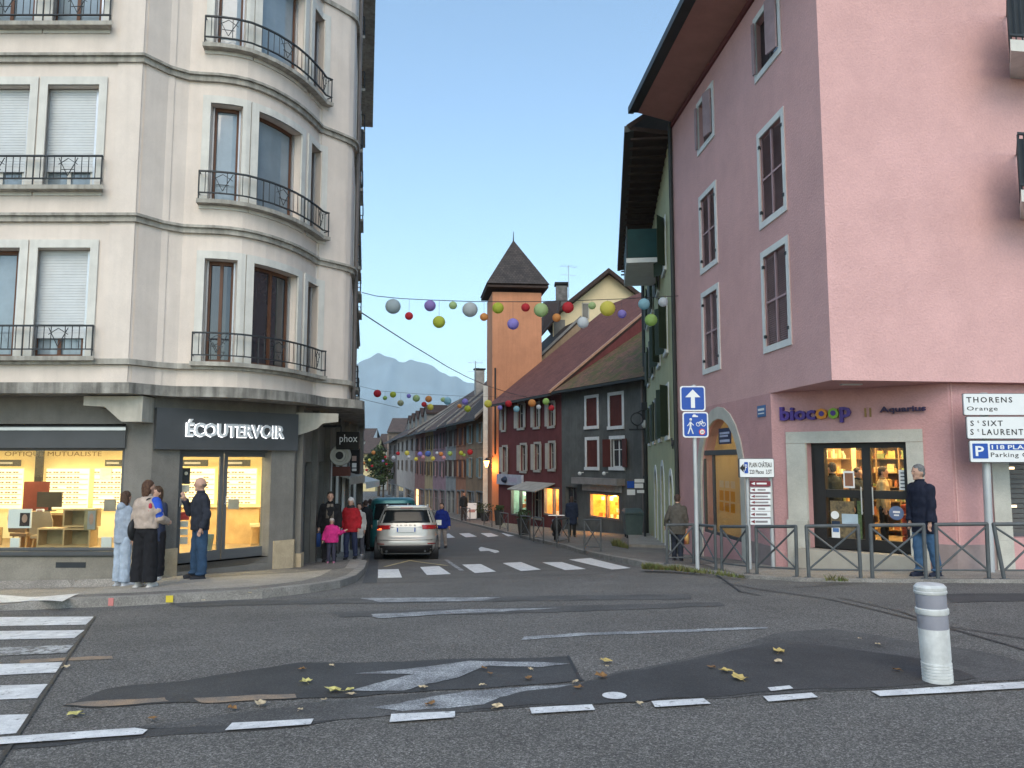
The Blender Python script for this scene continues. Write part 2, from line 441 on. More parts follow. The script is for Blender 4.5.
M_walk = mat('pavement', (.36,.33,.285), .85, var=.10, scale=1.5, bump=.3, bscale=60, fine=.22)
M_walk2 = mat('pavement_asphalt', (.21,.195,.175), .88, var=.12, scale=1.2, bump=.4, bscale=110, fine=.3)
M_kerb = mat('kerb_stone', (.32,.30,.27), .85, var=.15, scale=3, bump=.4, bscale=50, fine=.2)
M_seam = mat('tar_seam', (.05,.05,.052), .6, var=.1)

grit(M_asph, 95, .36, 200); grit(M_asph2, 110, .28); grit(M_patch, 130, .18); grit(M_patch2, 110, .26); grit(M_ghost, 110, .3); grit(M_walk, 70, .18, 200); grit(M_walk2, 110, .35); grit(M_kerb, 120, .12)
worn(M_white, th=.57); worn(M_whiteold, th=.47)
# ------------------------------------------------------------------ the ground in one sheet to the horizon
def grid_axis(parts):
    r = [parts[0][0]]
    for a, b, k in parts: r += [a+(b-a)*i/k for i in range(1, k+1)]
    return r
ys = grid_axis([(-3000,-40,6),(-40,2,12),(2,30,112),(30,70,60),(70,300,60),(300,20000,24)])
xs = grid_axis([(-16000,-60,8),(-60,-12,10),(-12,12,48),(12,60,10),(60,16000,8)])
mb = MB(); nx = len(xs)
mb.v = [(x, y, g(x, y)) for y in ys for x in xs]
mb.f = [[j*nx+i, j*nx+i+1, (j+1)*nx+i+1, (j+1)*nx+i] for j in range(len(ys)-1) for i in range(nx-1)]
mb.mi = [0]*len(mb.f)
ground = mb.build('road', M_asph, fix=False, kind='structure')

def kerb_line(name, pts, w=.16, h=KERB+.006, side=1):
    """kerb stones following a line of world points (road side), w towards the pavement"""
    P = []
    for a, b in zip(pts[:-1], pts[1:]):
        a, b = Vector(a[:2]), Vector(b[:2]); k = max(1, math.ceil((b-a).length/.5))
        P += [a+(b-a)*i/k for i in range(k)]
    P.append(Vector(pts[-1][:2])); mb = MB(); rings = []
    for i, q in enumerate(P):
        d = (P[min(i+1,len(P)-1)]-P[max(i-1,0)]).normalized(); nn = Vector((-d.y, d.x))*side; b = q+nn*w; c = q+nn*.012
        z = g(q.x, q.y); zb = g(b.x, b.y)
        hq = KH(q.x, q.y)+.006
        rings.append([(q.x,q.y,z-.3),(b.x,b.y,zb-.3),(b.x,b.y,zb+hq),(c.x,c.y,z+hq),(q.x,q.y,z+hq-.012)])
    mb.loft(rings); return mb.build(name, M_kerb, kind='structure')

# left pavement
Lk = [G(a,b)[:2] for a,b in ((-900,640),(-300,618),(0,611),(60,608.5),(120,606.5),(200,602),(262,598.5),(310,593),(340,588),(356,582),(364,574),(367,566))]
Lk += [(-3.72,19.3),(-4.05,21.5),(-4.9,26),(-5.9,31),(-9.8,50),(-14.5,72),(-22,100),(-40,150)]
lw = [(-60,Lk[0][1])]+Lk+[(-60,150)]
def khp(e): return lambda x, y: KH(x, y)+e
sheet('pavement_left', lw, khp(0), M_walk, .3, world=True)
kerb_line('kerb_left', Lk)
def inset(pts, d):
    r = []
    for i, q in enumerate(pts):
        a, b = Vector(pts[max(i-1,0)]), Vector(pts[min(i+1,len(pts)-1)]); t = (b-a).normalized(); r.append((q[0]-t.y*d, q[1]+t.x*d))
    return r
n_in = Lk[2:11]
sheet('pavement_asphalt_strip', inset(n_in,.17)+inset(n_in,.62)[::-1], khp(.004), M_walk2, .3, world=True)
sheet('pavement_white_marking', [G(a,b,KH)[:2] for a,b in ((-60,604.5),(0,603.5),(62,602.5),(79,594.5),(0,595.5),(-60,596.5))], khp(.012), M_white, .12, world=True)
# darker ground strip at the foot of the shop front
sheet('pavement_shop_strip', [G(a,b,KH)[:2] for a,b in ((-60,575),(0,574),(100,574.5),(175,575),(215,577),(300,572.5),(345,568),(350,560),(305,563),(250,563),(180,570),(60,568),(-60,567))], khp(.005), M_walk2, .3, world=True)
# dark cobbled gutter strip by the corner
sheet('gutter_cobbles', [(362,583),(368,567),(372,545),(376,535),(380,535),(379,550),(377,583)], .005, M_patch, .3)

# right pavement
Rk = [G(a,b)[:2] for a,b in ((1500,587),(1024,583.3),(900,582.8),(800,581.6),(749,578.6),(702,573),(680,569.5),(642,567),(607,560),(564,548),(517,536.6),(480,527),(455,520.5),(440,515.5),(425,509.5))]
Rk += [(-13,101),(-17.5,121),(-24,148)]
rw = Rk+[(60,148),(60,Rk[0][1])]
sheet('pavement_right', rw, khp(0), M_walk2, .5, world=True)
kerb_line('kerb_right', Rk, side=-1)
nr_ = Rk[:5][::-1]
sheet('pavement_slabs_right', [(q[0],q[1]+.2) for q in nr_]+[(nr_[-1][0],16),(nr_[0][0],16)], khp(.005), M_walk, .4, world=True)

# ------------------------------------------------------------------ road surface patches and markings
def S(name, poly, off, m, l=.35):
    if name == 'side_street_surface': return sheet(name, poly, off, m, l)
    ptc = 'patch' in name or 'worn' in name
    return sheet(name, poly, off, m, .12 if ptc else l, jit=.05 if ptc else (.006 if 'zebra' in name or 'edge' in name else 0))
# side street surface
S('side_street_surface', [(366,583),(380,533),(400,512),(425,510),(455,521),(517,537),(564,548.5),(607,560.5),(640,567.5),(600,574),(520,578),(440,582)], .003, M_asph2)
S('asphalt_patch', [(60,706),(108,689),(210,676),(300,663.5),(568,656.5),(581,681),(480,688),(330,697),(180,703),(95,708)], .006, M_patch)
S('asphalt_patch', [(240,712),(360,697),(470,691),(581,682),(640,668),(720,652),(770,634),(830,628),(905,640),(985,652),(1024,663),(1150,680),(1150,683),(1024,680),(870,689.5),(700,698),(520,708),(400,716),(300,722),(180,727),(120,728)], .0045, M_patch2)
S('asphalt_patch', [(581,683),(650,668),(720,654),(765,643),(830,645),(930,660),(975,678),(870,688),(760,692),(640,701),(540,705),(470,709),(520,693)], .0085, M_patch)
S('asphalt_patch', [(-30,747),(150,728.5),(225,721),(330,712),(385,714),(300,726),(170,735),(-30,752)], .0035, M_patch)
S('asphalt_patch', [(165,600),(260,600),(430,597),(690,594),(692,599),(560,600.5),(300,604),(180,607)], .0045, M_patch2)
S('asphalt_patch', [(330,612),(560,606),(720,602),(725,606),(560,612),(340,617)], .0045, M_patch2)
S('asphalt_patch', [(945,594),(1010,593),(1100,595),(1100,600),(950,602)], .0045, M_patch)
S('worn_marking', [(355,674),(430,667),(470,661),(570,663),(540,667),(490,666),(455,678),(400,691),(350,690),(415,674)], .010, M_ghost)
S('worn_marking', [(370,707),(470,691),(575,684),(590,690),(500,703),(400,712)], .0075, M_ghost)
S('worn_marking', [(360,598),(500,597),(480,601),(380,602)], .0075, M_ghost)
S('worn_marking', [(370,614),(470,609),(560,608),(470,613),(380,618)], .0075, M_ghost)
S('worn_marking', [(520,637),(600,632),(770,627),(770,629),(620,634),(520,640)], .0055, M_ghost)
S('worn_ochre_marking', [(62,705),(90,700),(165,698),(170,702),(100,707)], .0085, M_ochre)
S('worn_ochre_marking', [(190,699),(255,694),(300,693),(300,697),(200,703)], .0085, M_ochre)
S('worn_ochre_marking', [(20,660),(110,655.5),(112,658),(25,663)], .0045, M_ochre)
# tar seams
def seam(pts, w=.02, off=.011):
    P = [G(a,b) for a,b in pts]; mb = MB()
    for a, b in zip(P[:-1], P[1:]):
        d = Vector((b.x-a.x, b.y-a.y, 0)); k = max(1, math.ceil(d.length/.3)); nn = Vector((-d.y,d.x,0)).normalized()*w/2
        for i in range(k):
            p = a.lerp(b, i/k); q = a.lerp(b, (i+1)/k)
            mb.quad(*[(c.x, c.y, g(c.x,c.y)+off) for c in (p-nn, q-nn, q+nn, p+nn)])
    mb.build('tar_seam', M_seam, fix=False, kind='structure')
seam([(95,617),(80,640),(52,683),(25,725),(-5,770)], .025)
seam([(722,583),(760,590),(830,600),(905,618),(960,632),(1030,652)], .03)
seam([(795,588),(838,585),(865,583)], .03); seam([(838,598),(900,612),(935,625),(1030,640)], .025)
seam([(716,575),(740,592),(760,596)], .03)
seam([(568,656.5),(581,682)], .02); 
# edge line: dashes and the solid stretch
for q in ([(-40,742),(0,737),(135,727.5),(148,729.5),(143,734),(0,744),(-40,748)], [(232,722.5),(314,718.5),(311,724),(225,730)],
          [(391,714),(455,711),(455,717),(389,722)], [(530,707.5),(592,704),(595,709.5),(532,713.5)], [(651,701),(703,698.2),(710,703.5),(655,707)],
          [(763,696),(812,692.5),(818,697),(768,701.5)], [(871,691),(1024,681.5),(1200,671),(1200,679),(1024,688),(880,696)]):
    S('edge_line', q, .0145, M_white)
S('edge_line', [(768,687.5),(790,685.5),(794,688.5),(771,691)], .0145, M_white)
# round white dot on the road
c = G(614.5,697.5); 
sheet('white_road_dot', [(c.x+.085*math.cos(t*.4), c.y+.085*math.sin(t*.4)) for t in range(15)], .0145, M_white, .2, world=True)
# zebra at the left of the picture
for a in ([(-60,617.5),(0,617),(94,616.5),(86,624.5),(0,626),(-60,628)], [(-60,632),(0,631),(84.5,630),(74,638),(0,639.5),(-60,641)],
          [(-60,664),(0,664),(63,662),(55,672.5),(0,675),(-60,677)],
          [(-60,687),(0,685.5),(47.5,684),(37,698),(0,699.5),(-60,702)], [(-60,716),(0,715),(29,714),(18,733),(0,734.5),(-60,738)]):
    S('zebra_stripe', a, .0065, M_white)
S('zebra_stripe', [(-60,648),(0,647.5),(74,644.5),(66,653),(0,655.5),(-60,657)], .0065, M_whiteold)
# zebra across the side street
for a in ([(378,569.5),(398.5,569),(402,577.5),(378,578)], [(420,567),(439,566),(451,574),(427,575)], [(462,564.5),(481,564),(496,571.5),(475,573)],
          [(502.5,563),(521,562),(541,569.5),(521,571)], [(542,562.3),(562,562),(586,569),(565,570)],
          [(569,559.5),(590,558),(631,568),(612,569.5)]):
    S('zebra_stripe', a, .009, M_white)
for a in ([(445,534),(449,533.5),(455,537.5),(447,538)], [(459,533.5),(469,533),(477,536.5),(466,537.3)], [(480.5,533.2),(491,533),(499,536),(488,537)], [(501.5,533),(509.5,532.8),(517,535.5),(508,536.4)]):
    S('zebra_stripe', a, .009, M_white)
S('direction_arrow', [(478.5,548.5),(481,546.8),(498,550.5),(499.5,552),(495,553),(489,550.8),(480,551.2)], .009, M_white)
def strip(name, pts, w, m, off=.0095):
    P = [G(a,b) for a,b in pts]; mb = MB()
    for a, b in zip(P[:-1], P[1:]):
        d = Vector((b.x-a.x, b.y-a.y, 0)); k = max(1, math.ceil(d.length/.3)); nn = Vector((-d.y,d.x,0)).normalized()*w/2
        for i in range(k):
            p = a.lerp(b, i/k); q = a.lerp(b, (i+1)/k)
            mb.quad(*[(c.x, c.y, g(c.x,c.y)+off) for c in (p-nn, q-nn, q+nn, p+nn)])
    return mb.build(name, m, fix=False, kind='structure')
strip('yellow_zigzag_marking', [(385,567),(411,560.5)], .1, M_yellow); strip('yellow_zigzag_marking', [(409,560.8),(447,566)], .1, M_yellow, .0115)
strip('worn_lane_line', [(446,560),(462,571)], .1, M_ghost)
# kerb ends painted: red smear, yellow tag
for px, py, sz, m, nm in ((163.5,600.5,.10,mat('yellow_tag',(.8,.62,.06),.6),'yellow_kerb_mark'), (119,601.5,.05,mat('red_mark',(.6,.22,.2),.7),'red_kerb_mark')):
    kx = G(px, 605); i_ = [j for j in range(len(Lk)-1) if Lk[j][0] <= kx.x <= Lk[j+1][0]][0]; ky = Lk[i_][1]+(Lk[i_+1][1]-Lk[i_][1])*(kx.x-Lk[i_][0])/(Lk[i_+1][0]-Lk[i_][0]); mb = MB(); mb.box((kx.x, ky-.008, g(kx.x,ky)+.065), (sz*1.3, .006, .09 if sz>.08 else .1), rz=.07); mb.build(nm, m, kind='structure')

# raised pale slab beside the green house
tp = [G(a,b,KH)[:2] for a,b in ((629,547),(667,548.5),(664,533),(628,531))]
mb = MB(); mb.hexa([(x,y,g(x,y)-.1) for x,y in tp]+[(x,y,g(x,y)+KERB+.10) for x,y in tp]); mb.build('raised_pavement_slab', M_walk, kind='structure')
# ================================================================== left corner building
M_stucco = mat('cream_render', (.72,.635,.56), .88, var=.05, scale=1.2, bump=.18, bscale=60, streak=.06, fine=.04)
M_trimw = mat('pale_window_trim', (.68,.665,.61), .8, var=.06, scale=2.5, bump=.1, bscale=50, streak=.10)
M_band = mat('stone_band', (.46,.435,.38), .88, var=.14, scale=2.2, bump=.25, bscale=40, streak=.38)
M_ledge = mat('weathered_concrete', (.38,.36,.32), .9, var=.2, scale=2.4, bump=.3, bscale=40, streak=.6)
M_gf = mat('rough_grey_render', (.215,.205,.185), .92, var=.10, scale=2, bump=.6, bscale=70, streak=.1, fine=.12)
M_plinth = mat('beige_plinth_stone', (.50,.41,.28), .85, var=.1, scale=3, bump=.25, bscale=50, fine=.1)
M_dark = mat('anthracite_panel', (.075,.08,.085), .55, var=.06, scale=2)
M_darkm = mat('anthracite_frame', (.10,.105,.11), .45, var=.05)
M_iron = mat('wrought_iron', (.035,.04,.045), .5, var=.1)
M_brown = mat('brown_window_frame', (.13,.06,.035), .5, var=.1)
M_glassd = mat('dark_window_glass', (.03,.035,.042), .04, var=.1, spec=.9)
M_glassb = mat('curtained_window_glass', (.25,.31,.35), .06, var=.1, spec=.9, scale=1.2)
M_shutg = mat('grey_roller_shutter', (.60,.63,.64), .6, var=.05)
M_alu = mat('aluminium', (.55,.56,.57), .35, metal=.8, var=.05)
M_chrome = mat('silver_lettering', (.80,.81,.82), .35, metal=.3, var=.03)
M_halo = emit('letter_halo', (.95,.97,1), 1.1)

LB = thing('corner_building', 'cream apartment building with rounded corner bay over the optician shop', 'building', (-6, 16, 0))
arc = [(-6.17+2.06*math.cos(R(a)), 16.72+2.08*math.sin(R(a))) for a in range(-90, 1, 6)]
LPts = [(-24,13.8),(-6.93,13.8),(-6.66,14.24),(-6.35,14.48),(-6.05,14.53),(-5.78,14.56),(-5.52,14.63),(-5.3,14.74),(-5.12,14.91),(-4.95,15.12),(-4.81,15.36),(-4.68,15.63),(-4.58,15.92),(-4.5,16.24),(-4.44,16.56),(-4.4,16.88),(-4.1,17.22),(-3.86,17.53),(-3.8,17.68),(-3.8,17.86),(-6.1,30)]
LU = Path(LPts)
def zf(py, Y, px=60): return W(px, py, Y).z
zL = dict(slab3=(zf(31,13.8),zf(27,13.8)), band2=(zf(58,13.6),zf(50,13.6)), w2=(zf(188,13.8),zf(85,13.8)), slab2=(zf(193,13.5),zf(188,13.5)),
          band1=(zf(219,13.6),zf(211,13.6)), w1=(zf(357,13.8),zf(248,13.8)), slab1=(zf(361.5,13.5),zf(357,13.5)), ledge=(zf(393,13.4),zf(382,13.4)))
FH = zL['w2'][0]-zL['w1'][0]
zL['w3'] = (zL['w2'][0]+FH, zL['w2'][1]+FH); zL['w4'] = (zL['w2'][0]+2*FH, zL['w2'][1]+2*FH)
ztop = zL['w3'][1]+FH+.4
# window openings (u ranges)
def ur(path, x0, x1, y): return (path.pix(x0,y)[0], path.pix(x1,y)[0])
uA = ur(LU, 45, 96.5, 136); wA = uA[1]-uA[0]; uB = (uA[0]-wA-.33, uA[0]-.33)
uC = (uB[0]-2.4-wA, uB[0]-2.4); uD = (uC[0]-wA-.33, uC[0]-.33)
u1 = ur(LU, 209.5, 241.5, 150); u2 = ur(LU, 257, 300.5, 160); u3 = ur(LU, 309.5, 320.5, 185)
us_side = [(LU.L-10.5, LU.L-9.4), (LU.L-7.5, LU.L-6.4), (LU.L-4.5, LU.L-3.4)]
holes = []
for fl in ('w1','w2','w3','w4'):
    for u in (uA, uB, uC, uD, u1, u2, u3, *us_side): holes.append((u[0], u[1], zL[fl][0], zL[fl][1]))
zb = zL['ledge'][0]+.02
mb = MB(); wall(mb, LU, 0, LU.L, zb, ztop, holes, depth=.3, du=None)
# roof and back
cap = [LU.P(u, 0, ztop) for u in LU.us(0, LU.L)] + [Vector((-24,30,ztop))]
mb.add(cap, [tuple(range(len(cap)))])
mb.quad((-6.1,30,-3),(-24,30,-3),(-24,30,ztop),(-6.1,30,ztop)); mb.quad((-24,13.8,-3),(-24,30,-3),(-24,30,ztop),(-24,13.8,ztop))
mb.build('wall', M_stucco, LB)
# string courses, sill slabs, ledge
for key in ('band2','band1'):
    a, b = zL[key]
    mb = MB(); sw(mb, LU, 0, LU.L, .002, .07, a, b-.05); sw(mb, LU, 0, LU.L, .002, .12, b-.05, b); mb.build('string_course', M_band, LB)
mb = MB(); a, b = zL['slab1']; sw(mb, LU, 0, LU.L, .002, .10, a-.02, b); mb.build('string_course', M_band, LB)
a, b = zL['band2']; mb = MB(); sw(mb, LU, 0, LU.L, .002, .45, ztop-.25, ztop+.05); sw(mb, LU, 0, LU.L, .002, .07, a+FH, b+FH-.05); mb.build('cornice', M_band, LB)
mb = MB(); a, b = zL['ledge']; sw(mb, LU, 0, LU.L, -.3, .36, a, b); mb.build('ledge', M_ledge, LB)
# flat pilaster strips with grooves on the plain wall between window groups
segs = [(zL['ledge'][1], zL['slab1'][0]-.03), (zL['slab1'][1], zL['band1'][0]), (zL['band1'][1], zL['band2'][0]), (zL['band2'][1], zL['band2'][0]+FH)]
for ua, ub in ((LU.pix(115,120)[0], LU.pix(140,120)[0]), (LU.cu[1]+.06, LU.cu[2]+.12), (LU.cu[15]+.06, LU.cu[17]-.06)):
    for (p, q) in segs: mb = MB(); sw(mb, LU, ua, ub, .002, .022, p, q); mb.build('pilaster', M_stucco, LB)
# windows
def lwindow(u, fl, kind, du=None, sill=True):
    z0, z1 = zL[fl]
    m = MB(); surround(m, LU, u[0], u[1], z0+.0, z1, .15, .035, du)
    fr = m.build('window', M_trimw, LB)
    m = MB(); mu = [] if kind in ('bay','slim') else [(u[0]+u[1])/2]
    frame(m, LU, u[0]+.01, u[1]-.01, z0+.005, z1-.005, .07, -.27, -.2, mull=mu, du=du)
    brown = fl == 'w1' or kind == 'side' or fl == 'w3'
    m.build('casement', M_brown if brown else M_trimw if kind=='shut' else M_brown, fr)
    m = MB(); sw(m, LU, u[0]+.05, u[1]-.05, -.262, -.24, z0+.05, z1-.05, du)
    m.build('pane', M_glassd if kind in ('dark','bay1','side') else M_glassb, fr)
    if kind in ('shut','half'):
        zs = z0+.42 if kind == 'shut' else z1-.5
        m = MB(); zz = zs
        while zz < z1-.02:
            zt = min(zz+.052, z1-.01); sw(m, LU, u[0]+.03, u[1]-.03, -.19, -.165, zz, zt-.006, du); sw(m, LU, u[0]+.03, u[1]-.03, -.19, -.177, zt-.006, zt, du); zz += .052
        sw(m, LU, u[0]+.03, u[1]-.03, -.19, -.16, zs-.05, zs, du)
        m.build('roller_shutter', M_shutg, fr)
    for e_ in (u[0]+.005, u[1]-.04): m = MB(); sw(m, LU, e_, e_+.035, -.2, -.15, z0, z1-.01); m.build('shutter_rail', M_alu, fr)
for fl, kA, kB in (('w1','shut','open'),('w2','shut','shut'),('w3','open','open'),('w4','open','shut')):
    lwindow(uA, fl, kA); lwindow(uB, fl, kB); lwindow(uC, fl, kB); lwindow(uD, fl, kA)
    lwindow(u1, fl, 'bay1' if fl=='w1' else 'bay', .3); lwindow(u2, fl, 'dark' if fl=='w1' else 'bay', .3); lwindow(u3, fl, 'dark', .3)
    for u in us_side: lwindow(u, fl, 'side')
    z0 = zL[fl][0]
    zr0, zr1 = z0+.09, z0+.56
    for (a, b, mo) in ((uB[0]-.12, uA[1]+.14, [(uB[0]+.25,uB[0]+.6),(uA[0]+.3,uA[0]+.65)]), (uD[0]-.12, uC[1]+.14, []), (u1[0]-.14, u3[1]+.10, [(u1[0]+.12,u1[0]+.45),(u2[0]+.35,u2[0]+.7),(u3[0]+.15,u3[0]+.45)])):
        m = MB(); sw(m, LU, a-.03, b+.03, .002, .2, z0-.085, z0-.006, .3); m.build('sill_slab', M_band, LB)
        railing(LU, a, b, .17, zr0, zr1, M_iron, LB, motif=mo, zslab=z0-.01)
    for u in us_side:
        railing(LU, u[0]-.1, u[1]+.1, .16, zr0, zr1, M_iron, LB, zslab=z0-.01)
        m = MB(); sw(m, LU, u[0]-.15, u[1]+.15, .002, .19, z0-.085, z0-.006); m.build('sill_slab', M_band, LB)
# drain pipe at the corner towards the side street
mb = MB(); q = LU.P(LU.cu[-2]+.5, .09, 0); mb.tube((q.x,q.y,zL['ledge'][1]), (q.x,q.y,ztop-.2), .05, seg=10); mb.build('drain_pipe', mat('zinc',(.17,.15,.14),.5), LB)

# ------------------------------------------------------------------ ground floor
GP = Path([(-24,14.2),(-6.62,14.2),(-4.62,16.42),(-5.44,28)])
zled = zL['ledge'][0]
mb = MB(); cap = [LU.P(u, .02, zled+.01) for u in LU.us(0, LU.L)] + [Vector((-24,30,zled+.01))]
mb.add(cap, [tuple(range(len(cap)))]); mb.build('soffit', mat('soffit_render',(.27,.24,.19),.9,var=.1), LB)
ug = ur(GP, -400, 122.5, 500); zg = (GP.pix(60,551)[1], GP.pix(60,424)[1])
ud = (GP.pix(178,500)[0], GP.pix(270,500)[0]); zd = (GP.pix(222,561)[1], GP.pix(222,448)[1])
# side wall openings towards the street
cu1, cu2 = GP.cu[1], GP.cu[2]
sideh = [(cu2+.55+i*1.75, cu2+.55+i*1.75+1.3, -3.0 if i%2 else -.9-.07*i*1.75, 1.55-.0*i) for i in range(6)]
mb = MB(); wall(mb, GP, 0, GP.L, -3.5, zled+.01, [(ug[0],ug[1],zg[0],zg[1]), (ud[0],ud[1],zd[0],zd[1])]+sideh, depth=.25)
mb.build('ground_floor_wall', M_gf, LB)
# plinth blocks
mb = MB(); zp = GP.pix(165,549)[1]
sw(mb, GP, cu1-.35, GP.pix(177,560)[0], .0, .035, -1.5, zp); mb.build('plinth', M_plinth, LB)
mb = MB(); sw(mb, GP, GP.pix(273,540)[0], cu2+.12, .0, .035, -1.5, GP.pix(285,540)[1]); mb.build('plinth', M_plinth, LB)
mb = MB(); sw(mb, GP, 0, cu1-.36, .0, .03, -1.5, GP.pix(60,557)[1]); mb.build('plinth', mat('grey_plinth',(.26,.24,.20),.85,var=.12,scale=2,fine=.1), LB)
va = ur(GP, 56, 86, 565); vz = (GP.pix(60,567.5)[1], GP.pix(60,562)[1]); mb = MB(); panel(mb, GP, va[0], va[1], .036, vz[0], vz[1]); mb.build('vent_grille', M_iron, LB)
mb = MB(); sw(mb, GP, 0, ug[1]+.02, -.1, .09, zg[0]-.07, zg[0]); mb.build('window_sill', M_dark, LB)
# shop window of the optician
zfa = GP.pix(60,448)[1]
sf = MB(); frame(sf, GP, ug[0], ug[1], zg[0], zfa, .05, -.14, -.08, mull=[ug[1]-4.2]); SF = sf.build('shop_window', M_darkm, LB)
mb = MB(); sw(mb, GP, ug[0]+.03, ug[1]-.03, -.115, -.105, zg[0]+.02, zfa); mb.build('pane', glass('shop_glass'), SF)
mb = MB(); sw(mb, GP, ug[0], ug[1], -.12, .06, zfa, GP.pix(60,426)[1]); mb.build('fascia', M_dark, LB)
mb = MB(); sw(mb, GP, ug[0], ug[1], .062, .085, GP.pix(60,430.5)[1], GP.pix(60,427.5)[1]); mb.build('shutter_guide', M_alu, LB)
M_frost = mat('frosted_lettering', (.26,.19,.10), .7)
text_on(GP, 'OPTIQUE MUTUALISTE', GP.pix(3,455)[0], GP.pix(101,455)[0], GP.pix(50,457)[1], GP.pix(50,451.5)[1], -.1, M_frost, SF, extrude=.002)
# corbels under the ledge
def corbel(path, ua, ub, n1, za, zt):
    m = MB(); sw(m, path, ua, ub, 0, n1, zt-(zt-za)*.5, zt); sw(m, path, ua+.05*(ub-ua)/abs(ub-ua), ub, 0, n1*.62, zt-(zt-za)*.8, zt-(zt-za)*.5); sw(m, path, ua+.1, ub, 0, n1*.35, za, zt-(zt-za)*.8)
    m.build('corbel', mat('corbel_render',(.50,.47,.40),.9,var=.1,streak=.2), LB)
cu = GP.pix(98,410)[0]
m = MB()
zt = GP.pix(120,398)[1]; z_a = GP.pix(140,425)[1]
pts = [(0,0),(0,-.14),(.25,-.14),(.5,-.32),(.72,-.36),(.9,-.44),(.95,-.44)]
uu0 = GP.pix(97,405)[0]; uu1 = GP.cu[1]
prof = [(uu0,zt),(uu0,zt-.17),(uu0+.38,zt-.19),(uu0+.62,zt-.4),(uu0+.7,zt-.46),(uu1,zt-.46),(uu1,zt)]
m.prism([GP.P(a,.002,b) for a,b in prof], (0,-.45,0)); m.build('corbel', mat('corbel_render',(.50,.47,.40),.9,var=.1,streak=.2), LB)
m = MB(); q = GP.P(GP.cu[2],0,0); tx = Vector((.92,.38,0)); z0c = W(310,432,16.4).z; ztc = W(320,413,16.6).z
o_ = Vector((q.x-.05,q.y+.02,0))
m.prism([o_+tx*a+Vector((0,0,b)) for a,b in ((0,ztc),(0,z0c-.1),(.3,z0c),(.5,z0c+.08),(.62,ztc-.22),(.95,ztc-.18),(.95,ztc))], (-.16,.38,0)); m.build('corbel', MATS['corbel_render'], LB)
# corner fascia with the shop name
FP = Path([GP.P(GP.cu[1]+.02,.03)[:2], GP.P(GP.cu[2]-.02,.03)[:2]])
zf0, zf1 = FP.pix(225,450)[1], FP.pix(225,411)[1]
mb = MB(); sw(mb, FP, 0, FP.L, -.02, .09, zf0, zf1); FA = mb.build('fascia', M_dark, LB)
ut0, _ = FP.pix(184,430); ut1, _ = FP.pix(281,430); zt0 = FP.pix(232,437.5)[1]; zt1 = FP.pix(232,421)[1]
me1 = text_mesh('ÉCOUTERVOIR', ut1-ut0, (zt1-zt0)*1.0, extrude=.02, bold=.02)
for v in me1.vertices: v.co = FP.P(ut0+v.co.x, .135+v.co.z, zt0+v.co.y)
me1.materials.clear(); me1.materials.append(M_chrome); link('lettering', me1, FA)
me1 = text_mesh('ÉCOUTERVOIR', ut1-ut0+.03, (zt1-zt0)*1.03, extrude=.004, bold=.04)
for v in me1.vertices: v.co = FP.P(ut0-.015+v.co.x, .1+v.co.z, zt0-.012+v.co.y)
me1.materials.clear(); me1.materials.append(M_halo); link('letter_backlight', me1, FA)
for px in (210,267.3):   # dark discs in the two Os
    u_, z_ = FP.pix(px, 430.5, .17); d = MB(); t_, n_ = FP.T(.1); c_ = FP.P(u_, .16, z_-.0); d.tube(c_, c_+n_*.012, .058, seg=20); d.build('letter_disc', M_dark, FA)
# corner door
DP = GP
dm = MB(); sw(dm, DP, ud[0], ud[1], -.25, .0, zd[0]-.12, zd[0]); dm.build('door_step', M_plinth, LB)
def gdoor(x0, x1, hinge):
    a, b = DP.pix(x0,500,-.2)[0], DP.pix(x1,500,-.2)[0]
    m = MB(); frame(m, DP, a, b, zd[0]+.01, zd[1]-.1, .075, -.23, -.17); sw(m, DP, a+.075, b-.075, -.225, -.175, zd[0]+.085, zd[0]+.2)
    D = m.build('glass_door', M_darkm, LB)
    m = MB(); sw(m, DP, a+.04, b-.04, -.205, -.195, zd[0]+.1, zd[1]-.13); m.build('pane', glass('shop_glass'), D)
    u = b-.12 if hinge else a+.04; zc = (zd[0]+zd[1])/2
    m = MB(); m.tube(DP.P(u,-.13,zc-.02), DP.P(u,-.13,zc+.14), .012); m.tube(DP.P(u,-.17,zc), DP.P(u,-.13,zc), .012); m.build('handle', M_alu, D)
gdoor(177.5, 221.5, 0); gdoor(222.5, 267, 0)
mb = MB(); sw(mb, DP, ud[0], ud[1], -.25, -.1, zd[1]-.1, zd[1]); sw(mb, DP, DP.pix(267.5,500,-.2)[0], ud[1]+.02, -.25, -.02, zd[0], zd[1]-.1); mb.build('door_frame', M_darkm, LB)
# side wall shop windows (unlit)
for h in sideh:
    m = MB(); frame(m, GP, h[0], h[1], h[2], h[3], .07, -.2, -.12); f_ = m.build('side_window', M_darkm, LB)
    m = MB(); sw(m, GP, h[0]+.05, h[1]-.05, -.18, -.16, h[2]+.05, h[3]-.05); m.build('pane', M_glassd, f_)
for i in range(7):
    m = MB(); u = cu2+.2+i*1.75; sw(m, GP, u, u+.24, .002, .14, -3.2, zled); m.build('pillar', M_gf, LB)
    if i == 0: 
        m = MB(); sw(m, GP, u-.02, u+.27, .0, .17, -3.2, GP.pix(312,543)[1]); m.build('plinth', M_plinth, LB)

